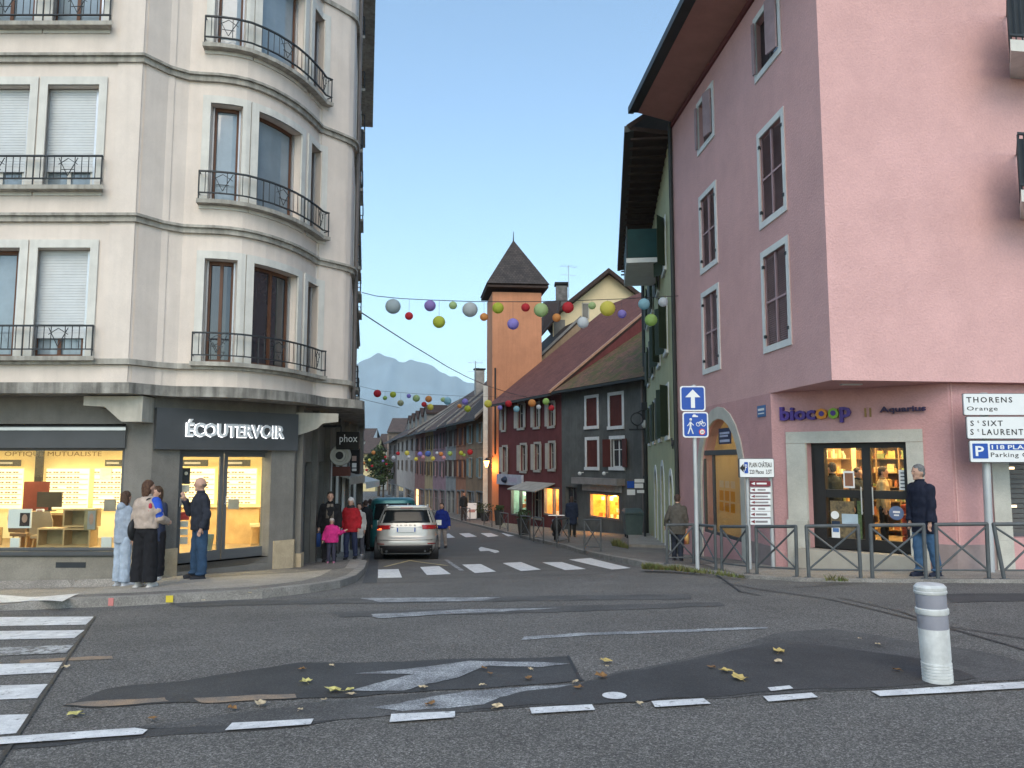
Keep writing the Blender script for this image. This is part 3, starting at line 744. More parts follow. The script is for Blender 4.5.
# ------------------------------------------------------------------ interior of the optician shop
M_inw = mat('warm_interior_wall', (.88,.76,.48), .8, var=.04)
M_wood = mat('light_wood', (.62,.40,.18), .55, var=.12, scale=3)
M_board = emit('lit_display_panel', (1,.80,.42), 1.05, (.85,.75,.5))
zfl = zd[0]+.01; zce = zd[1]+.05
room = [(-14.9,14.37),(-6.78,14.37),(-4.98,16.45),(-5.3,19.6),(-14.9,19.6)]
mb = MB(); n_ = len(room)
mb.add([(x,y,zfl) for x,y in room], [tuple(range(n_))]); mb.build('shop_floor', mat('parquet',(.34,.24,.14),.5,var=.15,scale=3), LB)
mb = MB(); mb.add([(x,y,zce) for x,y in room], [tuple(range(n_))])
for i in (2,3,4): a, b = room[i], room[(i+1)%n_]; mb.quad((*a,zfl),(*b,zfl),(*b,zce),(*a,zce))
mb.build('shop_interior', M_inw, LB)
M_lampw = emit('warm_ceiling_light', (1,.84,.52), 15)
for x in (-12.6,-10.9,-9.2,-7.6,-6.0):
    mb = MB(); mb.box((x,16.7,zce-.03),(.5,2.2,.03)); mb.build('ceiling_light', M_lampw, LB)
# display boards on the back wall
M_shelf = mat('pale_shelf', (.8,.66,.4), .5); M_spec = mat('spectacles', (.30,.18,.08), .3)
def display(x0, x1, y, z0, z1, label):
    T = thing('spectacle_display', label, 'display', ((x0+x1)/2, y, zfl), 'spectacle displays in the optician shop')
    m = MB(); m.box(((x0+x1)/2, y, (z0+z1)/2), (x1-x0, .05, z1-z0)); m.build('backboard', M_board, T)
    m = MB(); s = MB(); z = z0+.1
    while z < z1-.08:
        m.box(((x0+x1)/2, y-.08, z), (x1-x0, .11, .012)); x = x0+.1
        while x < x1-.1:
            if random.random() < .88:
                for k in (-.035, .035): s.box((x+k, y-.1, z+.045), (.05, .008, .03))
                s.box((x, y-.1, z+.05), (.14,.006,.008))
            x += .175
        z += .125
    m.build('shelf', M_shelf, T); s.build('spectacles', M_spec, T, kind='stuff')
zdb = zfl+.75
display(-13.7,-12.25,19.4,zdb,zce-.5,'lit spectacle display at the far left of the shop window')
display(-11.65,-10.6,19.4,zdb,zce-.5,'lit spectacle display behind the desk in the shop window')
display(-10.45,-9.5,19.4,zdb,zce-.5,'lit spectacle display left of the corner door, behind the girl')
display(-7.2,-6.4,19.4,zdb,zce-.5,'lit spectacle display seen through the right door leaf')
display(-8.6,-7.45,19.4,zdb,zce-.5,'lit spectacle display seen through the left door leaf, behind the man')
def simple(name, label, cat, parts, loc, group=None):
    T = thing(name, label, cat, loc, group)
    for nm, bd, m in parts: bd.build(nm, m, T)
    return T
# dark header boards
for x0, x1 in ((-12.9,-12.2),(-10.1,-9.6),(-8.2,-7.55),(-7.2,-6.5)):
    mb = MB(); mb.box(((x0+x1)/2,19.2,zce-.36),(x1-x0,.04,.16)); H = mb.build('header_sign', M_darkm, LB)
    mb = MB(); mb.box(((x0+x1)/2-.05,19.17,zce-.36),((x1-x0)*.6,.02,.05)); mb.build('header_strip', mat('white_strip',(.8,.8,.8),.5), H)
# desk with chairs and monitor
def P3(px, py, Y): return W(px, py, Y)
d0 = P3(33,515,16.3); d1 = P3(66,512,16.0)
T = thing('desk', 'light wood desk inside the optician window', 'desk', (d0.x, 16.3, zfl))
zt = (d0.z+d1.z)/2
mb = MB(); mb.box(((d0.x+d1.x)/2,16.4,zt),(d1.x-d0.x+.35,.75,.05)); mb.build('desk_top', M_wood, T)
mb = MB(); 
for a in (d0.x-.1, d1.x+.1): mb.box((a,16.4,(zt+zfl)/2),(.05,.65,zt-zfl-.05))
mb.box(((d0.x+d1.x)/2,16.68,(zt+zfl)/2+.1),(d1.x-d0.x+.1,.03,zt-zfl-.25)); mb.build('desk_frame', M_wood, T)
c0 = P3(52,508,16.6); T = thing('monitor', 'dark computer screen on the shop desk', 'monitor', (c0.x,16.6,zt))
mb = MB(); mb.box((c0.x,16.5,zt+.27),(.52,.04,.32)); mb.build('screen', mat('dark_grey_plastic',(.05,.045,.035),.4), T)
mb = MB(); mb.box((c0.x,16.53,zt+.09),(.06,.03,.15)); mb.box((c0.x,16.5,zt+.035),(.22,.16,.02)); mb.build('stand', MATS['dark_grey_plastic'], T)
def chair(x, y, rz, lab, m, back=.45):
    T = thing('chair', lab, 'chair', (0,0,0), 'chairs in the optician shop')
    mb = MB(); mb.box((0,0,.45),(.44,.44,.06)); mb.build('seat', m, T)
    mb = MB(); mb.loft([[(-.22,.22,.5),(.22,.22,.5),(.22,.25,.5),(-.22,.25,.5)],[(-.23,.25,.5+back*.6),(.23,.25,.5+back*.6),(.23,.28,.5+back*.6),(-.23,.28,.5+back*.6)],[(-.18,.28,.5+back),(.18,.28,.5+back),(.18,.3,.5+back),(-.18,.3,.5+back)]]); mb.build('backrest', m, T)
    for a in (-1,1):
        for b in (-1,1): l = MB(); l.tube((a*.17,b*.17,.43),(a*.22,b*.22,0),.018,.012); l.build('leg', M_wood, T)
    T.location = (x,y,zfl); T.rotation_euler = (0,0,rz); return T
cc = P3(48,540,15.5); chair(cc.x, 15.5, math.pi, 'beige chair in front of the desk in the shop window', mat('beige_fabric',(.42,.32,.2),.8))
cc = P3(35,535,15.9); chair(cc.x-.15, 15.9, math.pi*.9, 'brown chair left of the beige chair in the shop window', mat('brown_fabric',(.25,.16,.09),.8))
cc = P3(262,525,18.0); chair(-5.85, 18.1, -1.2, 'pale shell chair seen through the right door leaf', mat('cream_plastic',(.75,.6,.38),.5))
r0 = P3(36,500,17.0); T = thing('roller_banner', 'dark red banner board behind the desk', 'board', (r0.x,17,zfl))
mb = MB(); mb.box((r0.x,17,r0.z-.1),(.55,.03,1.0)); mb.build('board', mat('dark_red_card',(.16,.035,.02),.6), T)
mb = MB(); mb.box((r0.x,17.02,(r0.z+zfl)/2-.1),(.04,.04,r0.z-zfl)); mb.build('foot', M_darkm, T)
mb = MB(); mb.box((P3(42,465,19).x,18.9,P3(42,470,19).z),(.19,.05,.95)); tag(mb.build('dark_mirror_panel', mat('smoked_mirror',(.06,.05,.04),.2)), 'tall dark panel on the shop wall between two displays', 'panel')
# window-front display cubes, low
def cube_shelf(x0, x1, y, z0, z1, cells, lab):
    T = thing('display_cube', lab, 'display cube', ((x0+x1)/2,y,z0), 'wooden display cubes in the shop window')
    m = MB(); t = .03; k = (x1-x0)/cells
    m.box(((x0+x1)/2,y+.14,(z0+z1)/2),(x1-x0,.02,z1-z0)); m.build('back_panel', MATS['olive_wood'], T); m = MB()
    for z in (z0+t/2, z1-t/2): m.box(((x0+x1)/2,y,z),(x1-x0,.28,t))
    for i in range(cells+1): m.box((x0+t/2+(x1-x0-t)*i/cells,y,(z0+z1)/2),(t,.27,z1-z0-2*t))
    m.build('case', mat('light_wood',(0,0,0)), T); return T
mat('olive_wood', (.34,.27,.14), .6, var=.1, scale=3)
zw0 = GP.pix(60,551)[1]+.02
zA, zB = P3(10,527,14.9).z, P3(10,500,14.9).z
cube_shelf(P3(-45,0,14.75).x, P3(3,0,14.75).x, 14.75, zw0, zA, 2, 'low wooden display cube at the left edge of the shop window')
cube_shelf(P3(3,0,14.75).x+.03, P3(32,0,14.75).x, 14.75, zw0, zA, 1, 'low wooden display cube under the white poster box')
cube_shelf(P3(73,0,14.75).x, P3(122,0,14.75).x, 14.75, zw0, zA, 2, 'low double display cube at the right end of the shop window')
cube_shelf(P3(96,0,14.75).x, P3(124,0,14.75).x, 14.75, zA+.02, P3(10,511,14.8).z+.05, 1, 'upper display cube behind the girl in light blue')
def pic(name, lab, px0, px1, py0, py1, Y, mbase, face, ins=None, cat='poster'):
    a = P3(px0,py1,Y); b = P3(px1,py0,Y); T = thing(name, lab, cat, ((a.x+b.x)/2,Y,a.z))
    m = MB(); m.box(((a.x+b.x)/2,Y,(a.z+b.z)/2),(b.x-a.x,.03,b.z-a.z)); m.build('board', mbase, T)
    if ins:
        w_, h_ = b.x-a.x, b.z-a.z; m = MB(); m.box((a.x+w_*(ins[0]+ins[2])/2, Y-.018, a.z+h_*(ins[1]+ins[3])/2), (w_*(ins[2]-ins[0]),.006,h_*(ins[3]-ins[1]))); pm = m.build('picture', face, T)
        m = MB(); m.ell((a.x+w_*(ins[0]+ins[2])/2, Y-.024, a.z+h_*(ins[1]+ins[3])/2+.02),(w_*(ins[2]-ins[0])*.28,.006,h_*(ins[3]-ins[1])*.32)); m.build('printed_face', mat('printed_skin',(.5,.3,.22),.6), pm)
    return T
M_paper = mat('white_paper', (.82,.82,.80), .7, var=.03)
pic('poster_box', 'white poster box with a dark portrait in the shop window', 8, 32, 509, 528, 14.6, M_paper, mat('dark_print',(.05,.03,.03),.5), (.52,.1,.95,.8))
pic('portrait_card', 'portrait card in the optician window right of the desk', 84, 97, 510, 530, 14.62, MATS['olive_wood'], mat('grey_print',(.35,.34,.32),.5), (.3,.05,.95,.95))
pic('small_picture_card', 'small framed red picture on the shop desk', 36, 44, 509, 516, 15.9, M_paper, mat('red_print',(.35,.05,.04),.5), (.2,.2,.8,.8))
pic('paper_card', 'white leaflet standing in the low display cube', 101, 112, 537, 551, 14.6, M_paper, None)
pic('grey_leaflet', 'grey leaflet on top of the upper display cube', 104, 116, 499, 511, 14.85, mat('grey_card',(.4,.36,.3),.7), None)
pic('white_wall_sign', 'white square notice on the right hand display', 100, 112, 468, 480, 18.9, M_paper, None)
pic('white_door_notice', 'grey paper notice stuck on the right door leaf', 228, 239, 499, 509, 16.05, mat('grey_card2',(.45,.45,.43),.7), None)
pic('white_bag', 'white gift bag low in the left display cube', 10, 20, 538, 551, 14.6, M_paper, None, cat='bag')
# tall notice strip stuck inside the left door leaf
a = P3(184,478,15.0)
T = thing('notice_column', 'dark and white notice strip inside the left door leaf', 'notices', (a.x,15.05,zfl))
m = MB(); z1_, z0_ = P3(184,468,15.05).z, P3(184,484,15.05).z; m.box((a.x+.02,15.05,(z0_+z1_)/2),(.15,.01,z1_-z0_)); m.build('dark_notice', mat('navy_card',(.05,.06,.08),.5), T)
m = MB(); m.ell((a.x+.02,15.04,(z0_+z1_)/2+.05),(.035,.006,.035)); m.build('round_logo', M_paper, T)
for k,(p0,p1) in enumerate(((485,492),(498,505),(521,527),(529,535),(537,544))):
    z1_, z0_ = P3(184,p0,15.05).z, P3(184,p1,15.05).z; m = MB(); m.box((a.x+.02,15.05,(z0_+z1_)/2),(.15,.01,z1_-z0_)); m.build('white_notice', M_paper, T)
m = MB(); z1_, z0_ = P3(184,512,15.05).z, P3(184,520,15.05).z; m.box((a.x+.03,15.045,(z0_+z1_)/2),(.17,.012,z1_-z0_)); m.build('red_notice', mat('red_card',(.65,.08,.08),.5), T)
T = thing('shop_counter', 'long wooden counter at the back of the optician shop', 'counter', (-7,18.6,zfl))
mb = MB(); mb.box((-6.9,18.55,zfl+.42),(1.9,.5,.84)); mb.build('counter_body', M_wood, T); mb = MB(); mb.box((-6.9,18.53,zfl+.87),(2.0,.58,.05)); mb.build('counter_top', M_shelf, T)
T = thing('waste_bin', 'small blue waste bin behind the left door leaf', 'bin', (-6.6,16.8,zfl))
mb = MB(); mb.lathe([(.12,0),(.16,.34),(.15,.34),(.11,.02)], Matrix.Translation((-6.62,16.9,zfl))); mb.build('bin_body', mat('blue_grey_plastic',(.12,.2,.26),.5), T)
# dark pictures on the right wall
for i in range(3):
    a = P3(258,462+i*14,18.0); mb = MB(); mb.box((-5.35,18.3,zce-.7-i*.42),(.3,.04,.34)); tag(mb.build('wall_picture', mat('grey_photo',(.12,.12,.1),.4)), ['topmost','middle','lowest'][i]+' dark picture on the wall right of the door', 'picture', 'dark pictures on the shop wall')
# ================================================================== pink corner building
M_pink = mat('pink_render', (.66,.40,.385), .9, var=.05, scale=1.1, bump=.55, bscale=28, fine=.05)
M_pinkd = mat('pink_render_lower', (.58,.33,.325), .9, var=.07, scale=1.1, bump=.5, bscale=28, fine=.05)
M_stone = mat('pale_grey_stone', (.54,.53,.47), .85, var=.08, scale=2.5, bump=.2, bscale=50, fine=.06)
M_winw = mat('white_window_surround', (.72,.74,.72), .75, var=.05, scale=3)
M_shutp = mat('plum_shutter', (.37,.265,.275), .6, var=.1, scale=3)
M_shutl = mat('pale_shutter_batten', (.44,.30,.31), .6, var=.05)
M_fasc = mat('dark_gutter', (.035,.04,.038), .5)
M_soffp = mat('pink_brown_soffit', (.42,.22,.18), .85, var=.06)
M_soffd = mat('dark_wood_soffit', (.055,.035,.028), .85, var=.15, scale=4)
PB = thing('pink_building', 'tall pink rendered building with overhanging upper floors above the organic grocery', 'building', (6, 16, 0))
PU = Path([(4.66,21.6),(5.29,12.65),(22,14.83)])
cp = PU.cu[1]; zso = W(832,380,12.65).z; zpt = 11.35
rows = {}
def wrow(lt, lb): return (PU.pix(*lb)[1], PU.pix(*lt)[1])
uAo = (PU.pix(761,254)[0], PU.pix(788.5,236.4)[0]); uBo = (PU.pix(701.6,295.9)[0], PU.pix(719.1,286.1)[0])
sw_ = .13
r3 = wrow((761,254),(765,353.5)); r2 = wrow((757,136),(760,230.6)); r1 = (wrow((752,15.6),(755,84))[0]-.02, 0)
hwin = r3[1]-r3[0]; r1 = (r1[0], r1[0]+(hwin-.45)*.86); 
holesP = []; wins = []
for k, (z0, z1) in (('mid',r3),('top',r2),('attic',r1)):
    for u in (uBo, uAo): 
        h = (u[0]+sw_, u[1]-sw_, z0+.12, z1-.12); holesP.append(h); wins.append((h, k))
mb = MB(); wall(mb, PU, 0, PU.L, zso, zpt+1.2, holesP, depth=.16); mb.quad(PU.P(0,0,-2),PU.P(0,-.0,-2)+Vector((12,0,0)),PU.P(0,0,zpt+1)+Vector((12,0,0)),PU.P(0,0,zpt+1))
mb.build('wall', M_pink, PB)
for i, (h, k) in enumerate(wins):
    m = MB(); surround(m, PU, *h, sw_, .03); f_ = m.build('window', M_winw, PB)
    m = MB(); panel(m, PU, h[0], h[1], -.13, h[2], h[3]); m.build('pane', M_glassd, f_)
    uc = (h[0]+h[1])/2
    if k == 'attic':
        for s_, e_ in ((-1,h[0]),(1,h[1])):   # shutters folded back a little, standing off the wall
            m = MB(); hw_ = (h[1]-h[0])/2; a = PU.P(e_, .05, h[2]+.02); t_, n_ = PU.T(.1); dr = (t_*-1+n_*.12).normalized()*hw_*.18 if s_ < 0 else (t_*-1+n_*.22).normalized()*hw_*.62
            up = Vector((0,0,h[3]-h[2]-.04))
            m.prism([a, a+dr, a+dr+up, a+up], n_*.035); m.build('shutter', M_shutp, f_)
    else:
        for a, b in ((h[0]+.01,uc-.008),(uc+.008,h[1]-.01)):
            m = MB(); zz = h[2]+.015
            sw(m, PU, a, a+.05, -.06, -.02, h[2]+.01, h[3]-.01); sw(m, PU, b-.05, b, -.06, -.02, h[2]+.01, h[3]-.01)
            while zz < h[3]-.05:
                m.add([PU.P(a+.05,-.06,zz+.03),PU.P(b-.05,-.06,zz+.03),PU.P(b-.05,-.03,zz),PU.P(a+.05,-.03,zz),
                       PU.P(a+.05,-.062,zz+.022),PU.P(b-.05,-.062,zz+.022),PU.P(b-.05,-.034,zz-.006),PU.P(a+.05,-.034,zz-.006)], [(0,1,2,3),(7,6,5,4),(3,2,6,7),(0,4,5,1)]); zz += .042
            sw(m, PU, a+.04, b-.04, -.085, -.064, h[2]+.01, h[3]-.01); s_ = m.build('shutter', M_shutp, f_)
        m = MB(); zm = (h[2]+h[3])/2-.05
        sw(m, PU, uc-.022, uc+.022, -.018, -.006, h[2]+.02, h[3]-.02); sw(m, PU, h[0]+.06, h[1]-.06, -.018, -.008, zm, zm+.045); m.build('shutter_bar', M_shutl, f_)
        m = MB()
        for z in (h[2]+.2, h[3]-.2): sw(m, PU, h[0]-.05, h[0]+.02, -.01, .045, z-.03, z+.03); sw(m, PU, h[1]-.02, h[1]+.05, -.01, .045, z-.03, z+.03)
        m.build('hinges', M_iron, f_)
# roof with deep eaves
EO = 1.12
def eave(P, u0, u1, zi, zo, out, msof, parent, gut=True):
    m = MB(); rings = []
    for u in P.us(u0, u1): rings.append([P.P(u,-.3,zi+.12), P.P(u,-.3,zi), P.P(u,out,zo), P.P(u,out,zo+.12)])
    m.loft(rings); m.build('eaves', msof, parent)
    if gut:
        m = MB(); sw(m, P, u0-.02, u1+.02, out+.002, out+.16, zo-.06, zo+.13); sw(m, P, u0, u1, out-.12, out, zo-.03, zo+.0); m.build('gutter', M_fasc, parent)
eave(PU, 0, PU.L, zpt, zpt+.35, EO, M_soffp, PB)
mb = MB(); sw(mb, PU, 0, cp, .0, .06, zpt-.13, zpt-.0); mb.build('cornice', mat('maroon_trim',(.16,.05,.05),.7), PB)
def roofplane(name, quad, m, parent, th=.14, mu=None):
    """quad: eave far, eave near, ridge near, ridge far. UV in metres; a slab of real thickness."""
    a,b,c,d = [Vector(q) for q in quad]; n_ = (b-a).cross(d-a).normalized()
    if n_.z < 0: n_ = -n_
    vs = [a,b,c,d]+[q-n_*th for q in (a,b,c,d)]
    me = bpy.data.meshes.new(name); me.from_pydata([tuple(v) for v in vs], [], [(0,1,2,3),(7,6,5,4),(0,4,5,1),(1,5,6,2),(2,6,7,3),(3,7,4,0)])
    ul = me.uv_layers.new(name='UVMap'); ex = (b-a).normalized(); ey = n_.cross(ex)
    for p in me.polygons:
        for li in p.loop_indices: v = vs[me.loops[li].vertex_index]-a; ul.data[li].uv = (v.dot(ex), v.dot(ey))
    me.materials.append(m); me.materials.append(mu or M_soffd)
    for p in me.polygons[1:]: p.material_index = 1
    return link(name, me, parent)
T_dark = tiles('dark_tiles', (.085,.07,.065), (.05,.045,.043))
T_red = tiles('maroon_tiles', (.20,.085,.07), (.15,.065,.055))
T_moss = tiles('mossy_tiles', (.24,.12,.08), (.10,.07,.05), moss=(.085,.10,.03))
T_brown = tiles('brown_tiles', (.14,.10,.085), (.09,.068,.06))
e0, e1 = PU.P(0,EO+.1,zpt+.48), PU.P(cp,EO+.1,zpt+.48); e2 = PU.P(PU.L,EO+.1,zpt+.48)
roofplane('roof', (e0,e1,(12,19,zpt+6),(11.5,22,zpt+6)), T_brown, PB)
roofplane('roof', (e1,e2,(24,22,zpt+6),(12,19,zpt+6)), T_brown, PB)

# ground floor, set back and cut across the corner
c1 = (5.11,15.15); d1 = W(951,450,13.15); 
PG = Path([(4.66,21.6), c1, (d1.x,13.15), (22,15.0)])
zarch = dict(u0=PG.pix(702,480)[0], u1=PG.pix(741,480)[0])
q1, q2 = PG.cu[1], PG.cu[2]
fr_o = (PG.pix(789,480)[0], PG.pix(924.5,480)[0]); zft = PG.pix(860,430.5)[1]
door_h = (PG.pix(808,480)[0], PG.pix(907.5,480)[0], PG.pix(855,551)[1], PG.pix(855,442.5)[1])
zat = PG.pix(722,418)[1]; 
shop2 = (PG.pix(1010,500)[0], PG.pix(1010,500)[0]+4.2, -.0, PG.pix(1015,463)[1]+.25)
shop2 = (shop2[0], shop2[1], PG.pix(1012,538)[1], shop2[3])
arch_h = (zarch['u0'], zarch['u1'], PG.pix(722,537)[1], zat)
mb = MB(); wall(mb, PG, 0, PG.L, -1.6, zso+.0, [arch_h, door_h, shop2], depth=.3)
# spandrels over the arch
def arch_fill(m, P, h, n=0, k=12, zs=None):
    um = (h[0]+h[1])/2; r = (h[1]-h[0])/2; zc = h[3]-r if zs is None else zs
    pts = [(um-r*math.cos(math.pi*i/k), zc+(h[3]-zc)*math.sin(math.pi*i/k)) for i in range(k+1)]
    for (a,za),(b,zb_) in zip(pts[:-1],pts[1:]):
        m.quad(P.P(a,n,za),P.P(b,n,zb_),P.P(b,n,h[3]),P.P(a,n,h[3])); m.quad(P.P(a,n,za),P.P(b,n,zb_),P.P(b,n-.3,zb_),P.P(a,n-.3,za))
    return pts
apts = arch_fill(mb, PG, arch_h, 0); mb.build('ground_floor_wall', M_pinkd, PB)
def arch_ring(m, P, pts, w, n0, n1, zbot):
    """stone surround along the arch and down both jambs"""
    um = (pts[0][0]+pts[-1][0])/2; zc = pts[0][1]; P0 = [(pts[0][0], zbot)]+pts+[(pts[-1][0], zbot)]
    out = []
    for (u, z) in P0:
        dx, dz = u-um, max(0, z-zc); l = math.hypot(dx, dz) or 1
        out.append((u+w*dx/l, z+w*dz/l) if z >= zc else (u+w*(1 if dx > 0 else -1), z))
    rings = [[P.P(a[0],n0,a[1]),P.P(a[0],n1,a[1]),P.P(b[0],n1,b[1]),P.P(b[0],n0,b[1])] for a, b in zip(P0, out)]
    m.loft(rings)
m = MB(); arch_ring(m, PG, apts, .28, -.02, .03, -1.5); m.build('arch_surround', M_stone, PB)
# arched shop: door and posters
au0, au1 = arch_h[0], arch_h[1]; ztr = PG.pix(722,452)[1]
m = MB(); frame(m, PG, au0, au1, arch_h[2], ztr, .07, -.11, -.04, mull=[PG.pix(714,480,-.07)[0]]); sw(m, PG, au0, au1, -.112, -.035, ztr-.05, ztr+.05)
AD = m.build('arched_shop_door', M_dark, PB)
m = MB(); sw(m, PG, au0+.03, au1-.03, -.08, -.07, arch_h[2]+.01, arch_h[3]-.02); m.build('pane', glass('shop_glass'), AD)
def translucent(name, col, f=.6):
    m = bpy.data.materials.new(name); m.use_nodes = True; MATS[name] = m; n = m.node_tree.nodes; L = m.node_tree.links; n.remove(n['Principled BSDF'])
    d = n.new('ShaderNodeBsdfDiffuse'); t = n.new('ShaderNodeBsdfTranslucent'); mx = n.new('ShaderNodeMixShader'); mx.inputs[0].default_value = f
    d.inputs[0].default_value = (*col,1); t.inputs[0].default_value = (*col,1); L.new(d.outputs[0], mx.inputs[1]); L.new(t.outputs[0], mx.inputs[2]); L.new(mx.outputs[0], n['Material Output'].inputs[0]); return m
M_kraft = translucent('ochre_poster', (.78,.60,.34)); M_orange = translucent('orange_print', (.80,.42,.06)); M_wprint = translucent('white_print', (.8,.75,.65))
pu0 = PG.pix(715,480,-.12)[0]+.02
m = MB(); m.quad(PG.P(pu0,-.12,arch_h[2]+.08), PG.P(au1-.08,-.12,arch_h[2]+.08), PG.P(au1-.08,-.12,ztr-.1), PG.P(pu0,-.12,ztr-.1)); PO = m.build('poster', M_kraft, AD)
for y0, y1, mm in ((488,481,M_wprint),(501,491,M_orange),(512,503,M_orange)):
    ua, ub = PG.pix(719,y0,-.115)[0], PG.pix(736,y0,-.115)[0]
    for k in range(3):
        m = MB(); p_, q_ = ua+(ub-ua)*k/3+.05, ua+(ub-ua)*(k+1)/3-.05; z_a, z_b = PG.pix(728,y0,-.115)[1], PG.pix(728,y1,-.115)[1]
        m.quad(PG.P(p_,-.115,z_a),PG.P(q_,-.115,z_a),PG.P(q_,-.115,z_b),PG.P(p_,-.115,z_b)); m.build('poster_block', mm, PO)
m = MB(); ua, ub = PG.pix(719,440,-.06)[0], PG.pix(731,440,-.06)[0]; z0,z1 = PG.pix(725,444,-.06)[1], PG.pix(725,428,-.06)[1]
sw(m, PG, ua, ub, -.068, -.055, z0, z1); bs = m.build('blue_notice', mat('navy_sign',(.02,.03,.09),.5), AD)
for k,(f0,f1) in enumerate(((.62,.75),(.45,.56),(.12,.28))): m = MB(); sw(m, PG, ua+.08, ub-.08-(k==1)*.1, -.054, -.05, z0+(z1-z0)*f0, z0+(z1-z0)*f1); m.build('notice_line', mat('pale_blue_print',(.55,.6,.75),.6), bs)
# small lit room behind the arch
M_room = mat('cream_interior', (.80,.62,.36), .8)
t_, n_ = PG.T(au0+.01); n_=-n_
ra = PG.P(au0-.3,-.31,0); rb = PG.P(au1+.3,-.31,0); rc = rb+n_*2.2; rd = ra+n_*2.2; zR0, zR1 = arch_h[2]-.02, arch_h[3]+.25
m = MB(); R_ = [ra,rb,rc,rd]
for z in (zR0,zR1): m.add([(p.x,p.y,z) for p in R_], [(0,1,2,3)])
for i in (1,2,3): p,q = R_[i], R_[(i+1)%4]; m.quad((p.x,p.y,zR0),(q.x,q.y,zR0),(q.x,q.y,zR1),(p.x,p.y,zR1))
m.build('room_behind_arch', M_room, PB)
m = MB(); q = (ra+rb+rc+rd)/4; m.box((q.x,q.y,zR1-.05),(.25,1.2,.04)); m.build('ceiling_light', emit('warm_tube_light',(1,.82,.5),12), PB)
m = MB(); sw(m, PG, au1+.03+.26, q1, .002, .02, -1.4, PG.pix(760,552)[1]+.18); m.build('plinth', mat('grey_pink_plinth',(.36,.29,.28),.85), PB)

# grocery entrance
m = MB(); hz = door_h[3]; lt = fr_o[0]; rt = fr_o[1]
zj = PG.pix(800,520)[1]
sw(m, PG, lt, rt, .0, .05, hz, zft); sw(m, PG, lt, door_h[0], .0, .05, -1.2, hz-.006); sw(m, PG, door_h[1], rt, .0, .05, -1.2, hz-.006)
sw(m, PG, lt-.02, door_h[0], .0, .075, -1.2, zj)
sw(m, PG, door_h[1]-.0, rt+.02, .0, .075, -1.2, zj); m.build('stone_frame', M_stone, PB)
m = MB(); sw(m, PG, door_h[0]-.1, door_h[1]+.1, -.3, .3, door_h[2]-.35, door_h[2]-.0); m.build('door_step', mat('beige_step',(.42,.39,.33),.85,var=.08), PB)
M_blackf = mat('black_frame', (.022,.02,.02), .4)
DM = MB(); z0, z1 = door_h[2], door_h[3]
def pu(px): return PG.pix(px,490,-.2)[0]
sw(DM, PG, door_h[0], door_h[1], -.26, -.14, z1-.1, z1); sw(DM, PG, pu(816.5), pu(827), -.26, -.14, z0, z1-.1)
sw(DM, PG, pu(864), pu(872.5), -.26, -.14, z0, z1-.1); sw(DM, PG, door_h[1]-.05, door_h[1], -.26, -.14, z0, z1-.1); sw(DM, PG, door_h[0], door_h[0]+.05, -.26, -.14, z0, z1-.1)
for a,b in ((827,864),(872.5,909)):
    sw(DM, PG, pu(a), pu(b), -.25, -.15, z0, z0+.2); zz = PG.pix(850,493,-.2)[1]; sw(DM, PG, pu(a), pu(b), -.25, -.15, zz-.09, zz+.06)
GD = DM.build('grocery_door', M_blackf, PB)
m = MB(); sw(m, PG, door_h[0]+.03, door_h[1]-.03, -.21, -.2, z0+.02, z1-.05); m.build('pane', glass('shop_glass'), GD)
m = MB(); u_ = pu(868); zz = PG.pix(850,500,-.2)[1]; m.tube(PG.P(u_-.1,-.1,zz-.25),PG.P(u_-.1,-.1,zz+.25),.014); m.tube(PG.P(u_+.1,-.1,zz-.25),PG.P(u_+.1,-.1,zz+.25),.014)
for s_ in (-.1,.1):
    for d_ in (-.22,.22): m.tube(PG.P(u_+s_,-.15,zz+d_),PG.P(u_+s_,-.1,zz+d_),.01)
m.build('handle', M_alu, GD)
def sticker(name, x0, x1, y0, y1, m_, th=.006, rnd=False, n=-.197, parent=None):
    m = MB(); ua, ub = PG.pix(x0,(y0+y1)/2,n)[0], PG.pix(x1,(y0+y1)/2,n)[0]; za, zb_ = PG.pix((x0+x1)/2,y1,n)[1], PG.pix((x0+x1)/2,y0,n)[1]
    if rnd:
        c_ = PG.P((ua+ub)/2, n, (za+zb_)/2); t_, nn = PG.T((ua+ub)/2); m.tube(c_, c_+nn*th, (zb_-za)/2, seg=24)
    else: sw(m, PG, ua, ub, n, n+th, za, zb_)
    return m.build(name, m_, parent or GD)
M_bluep = mat('blue_print',(.10,.20,.42),.6); M_green = mat('leaf_print',(.12,.18,.07),.6,var=.3,scale=20); M_dkblue = mat('dark_blue_print',(.02,.035,.07),.5)
p_ = sticker('poster', 831,855,501,541, mat('dark_photo_print',(.05,.045,.035),.5,var=.3,scale=12,col2=(.22,.16,.08)))
sticker('poster_band', 842,858,514,524, mat('pale_blue_card',(.5,.62,.7),.6), n=-.188, parent=p_)
p2_ = sticker('poster', 858,862,501,541, M_green); 
sticker('round_sticker', 831,839,511,519, M_paper, rnd=True, n=-.188, parent=p_)
sticker('card', 832,840,521,526, M_dkblue, n=-.188, parent=p_); a_ = sticker('card', 832,840,527,541, M_paper, n=-.188, parent=p_)
sticker('card_print', 833,839,528,532, M_bluep, n=-.180, parent=a_)
rs = sticker('round_sticker', 889.5,903.5,506,520, mat('slate_blue_print',(.16,.22,.36),.6), rnd=True); sticker('sticker_print', 893,900,511,513, M_paper, n=-.188, parent=rs); sticker('sticker_print', 894,899,514.5,516, M_paper, n=-.188, parent=rs)
wn = sticker('notice', 843.5,854.5,471,488, M_paper); sticker('notice_print', 845,853,473,486, mat('printed_brown',(.3,.14,.08),.6), n=-.188, parent=wn)
wn = sticker('notice', 899,909,470,490, M_paper)
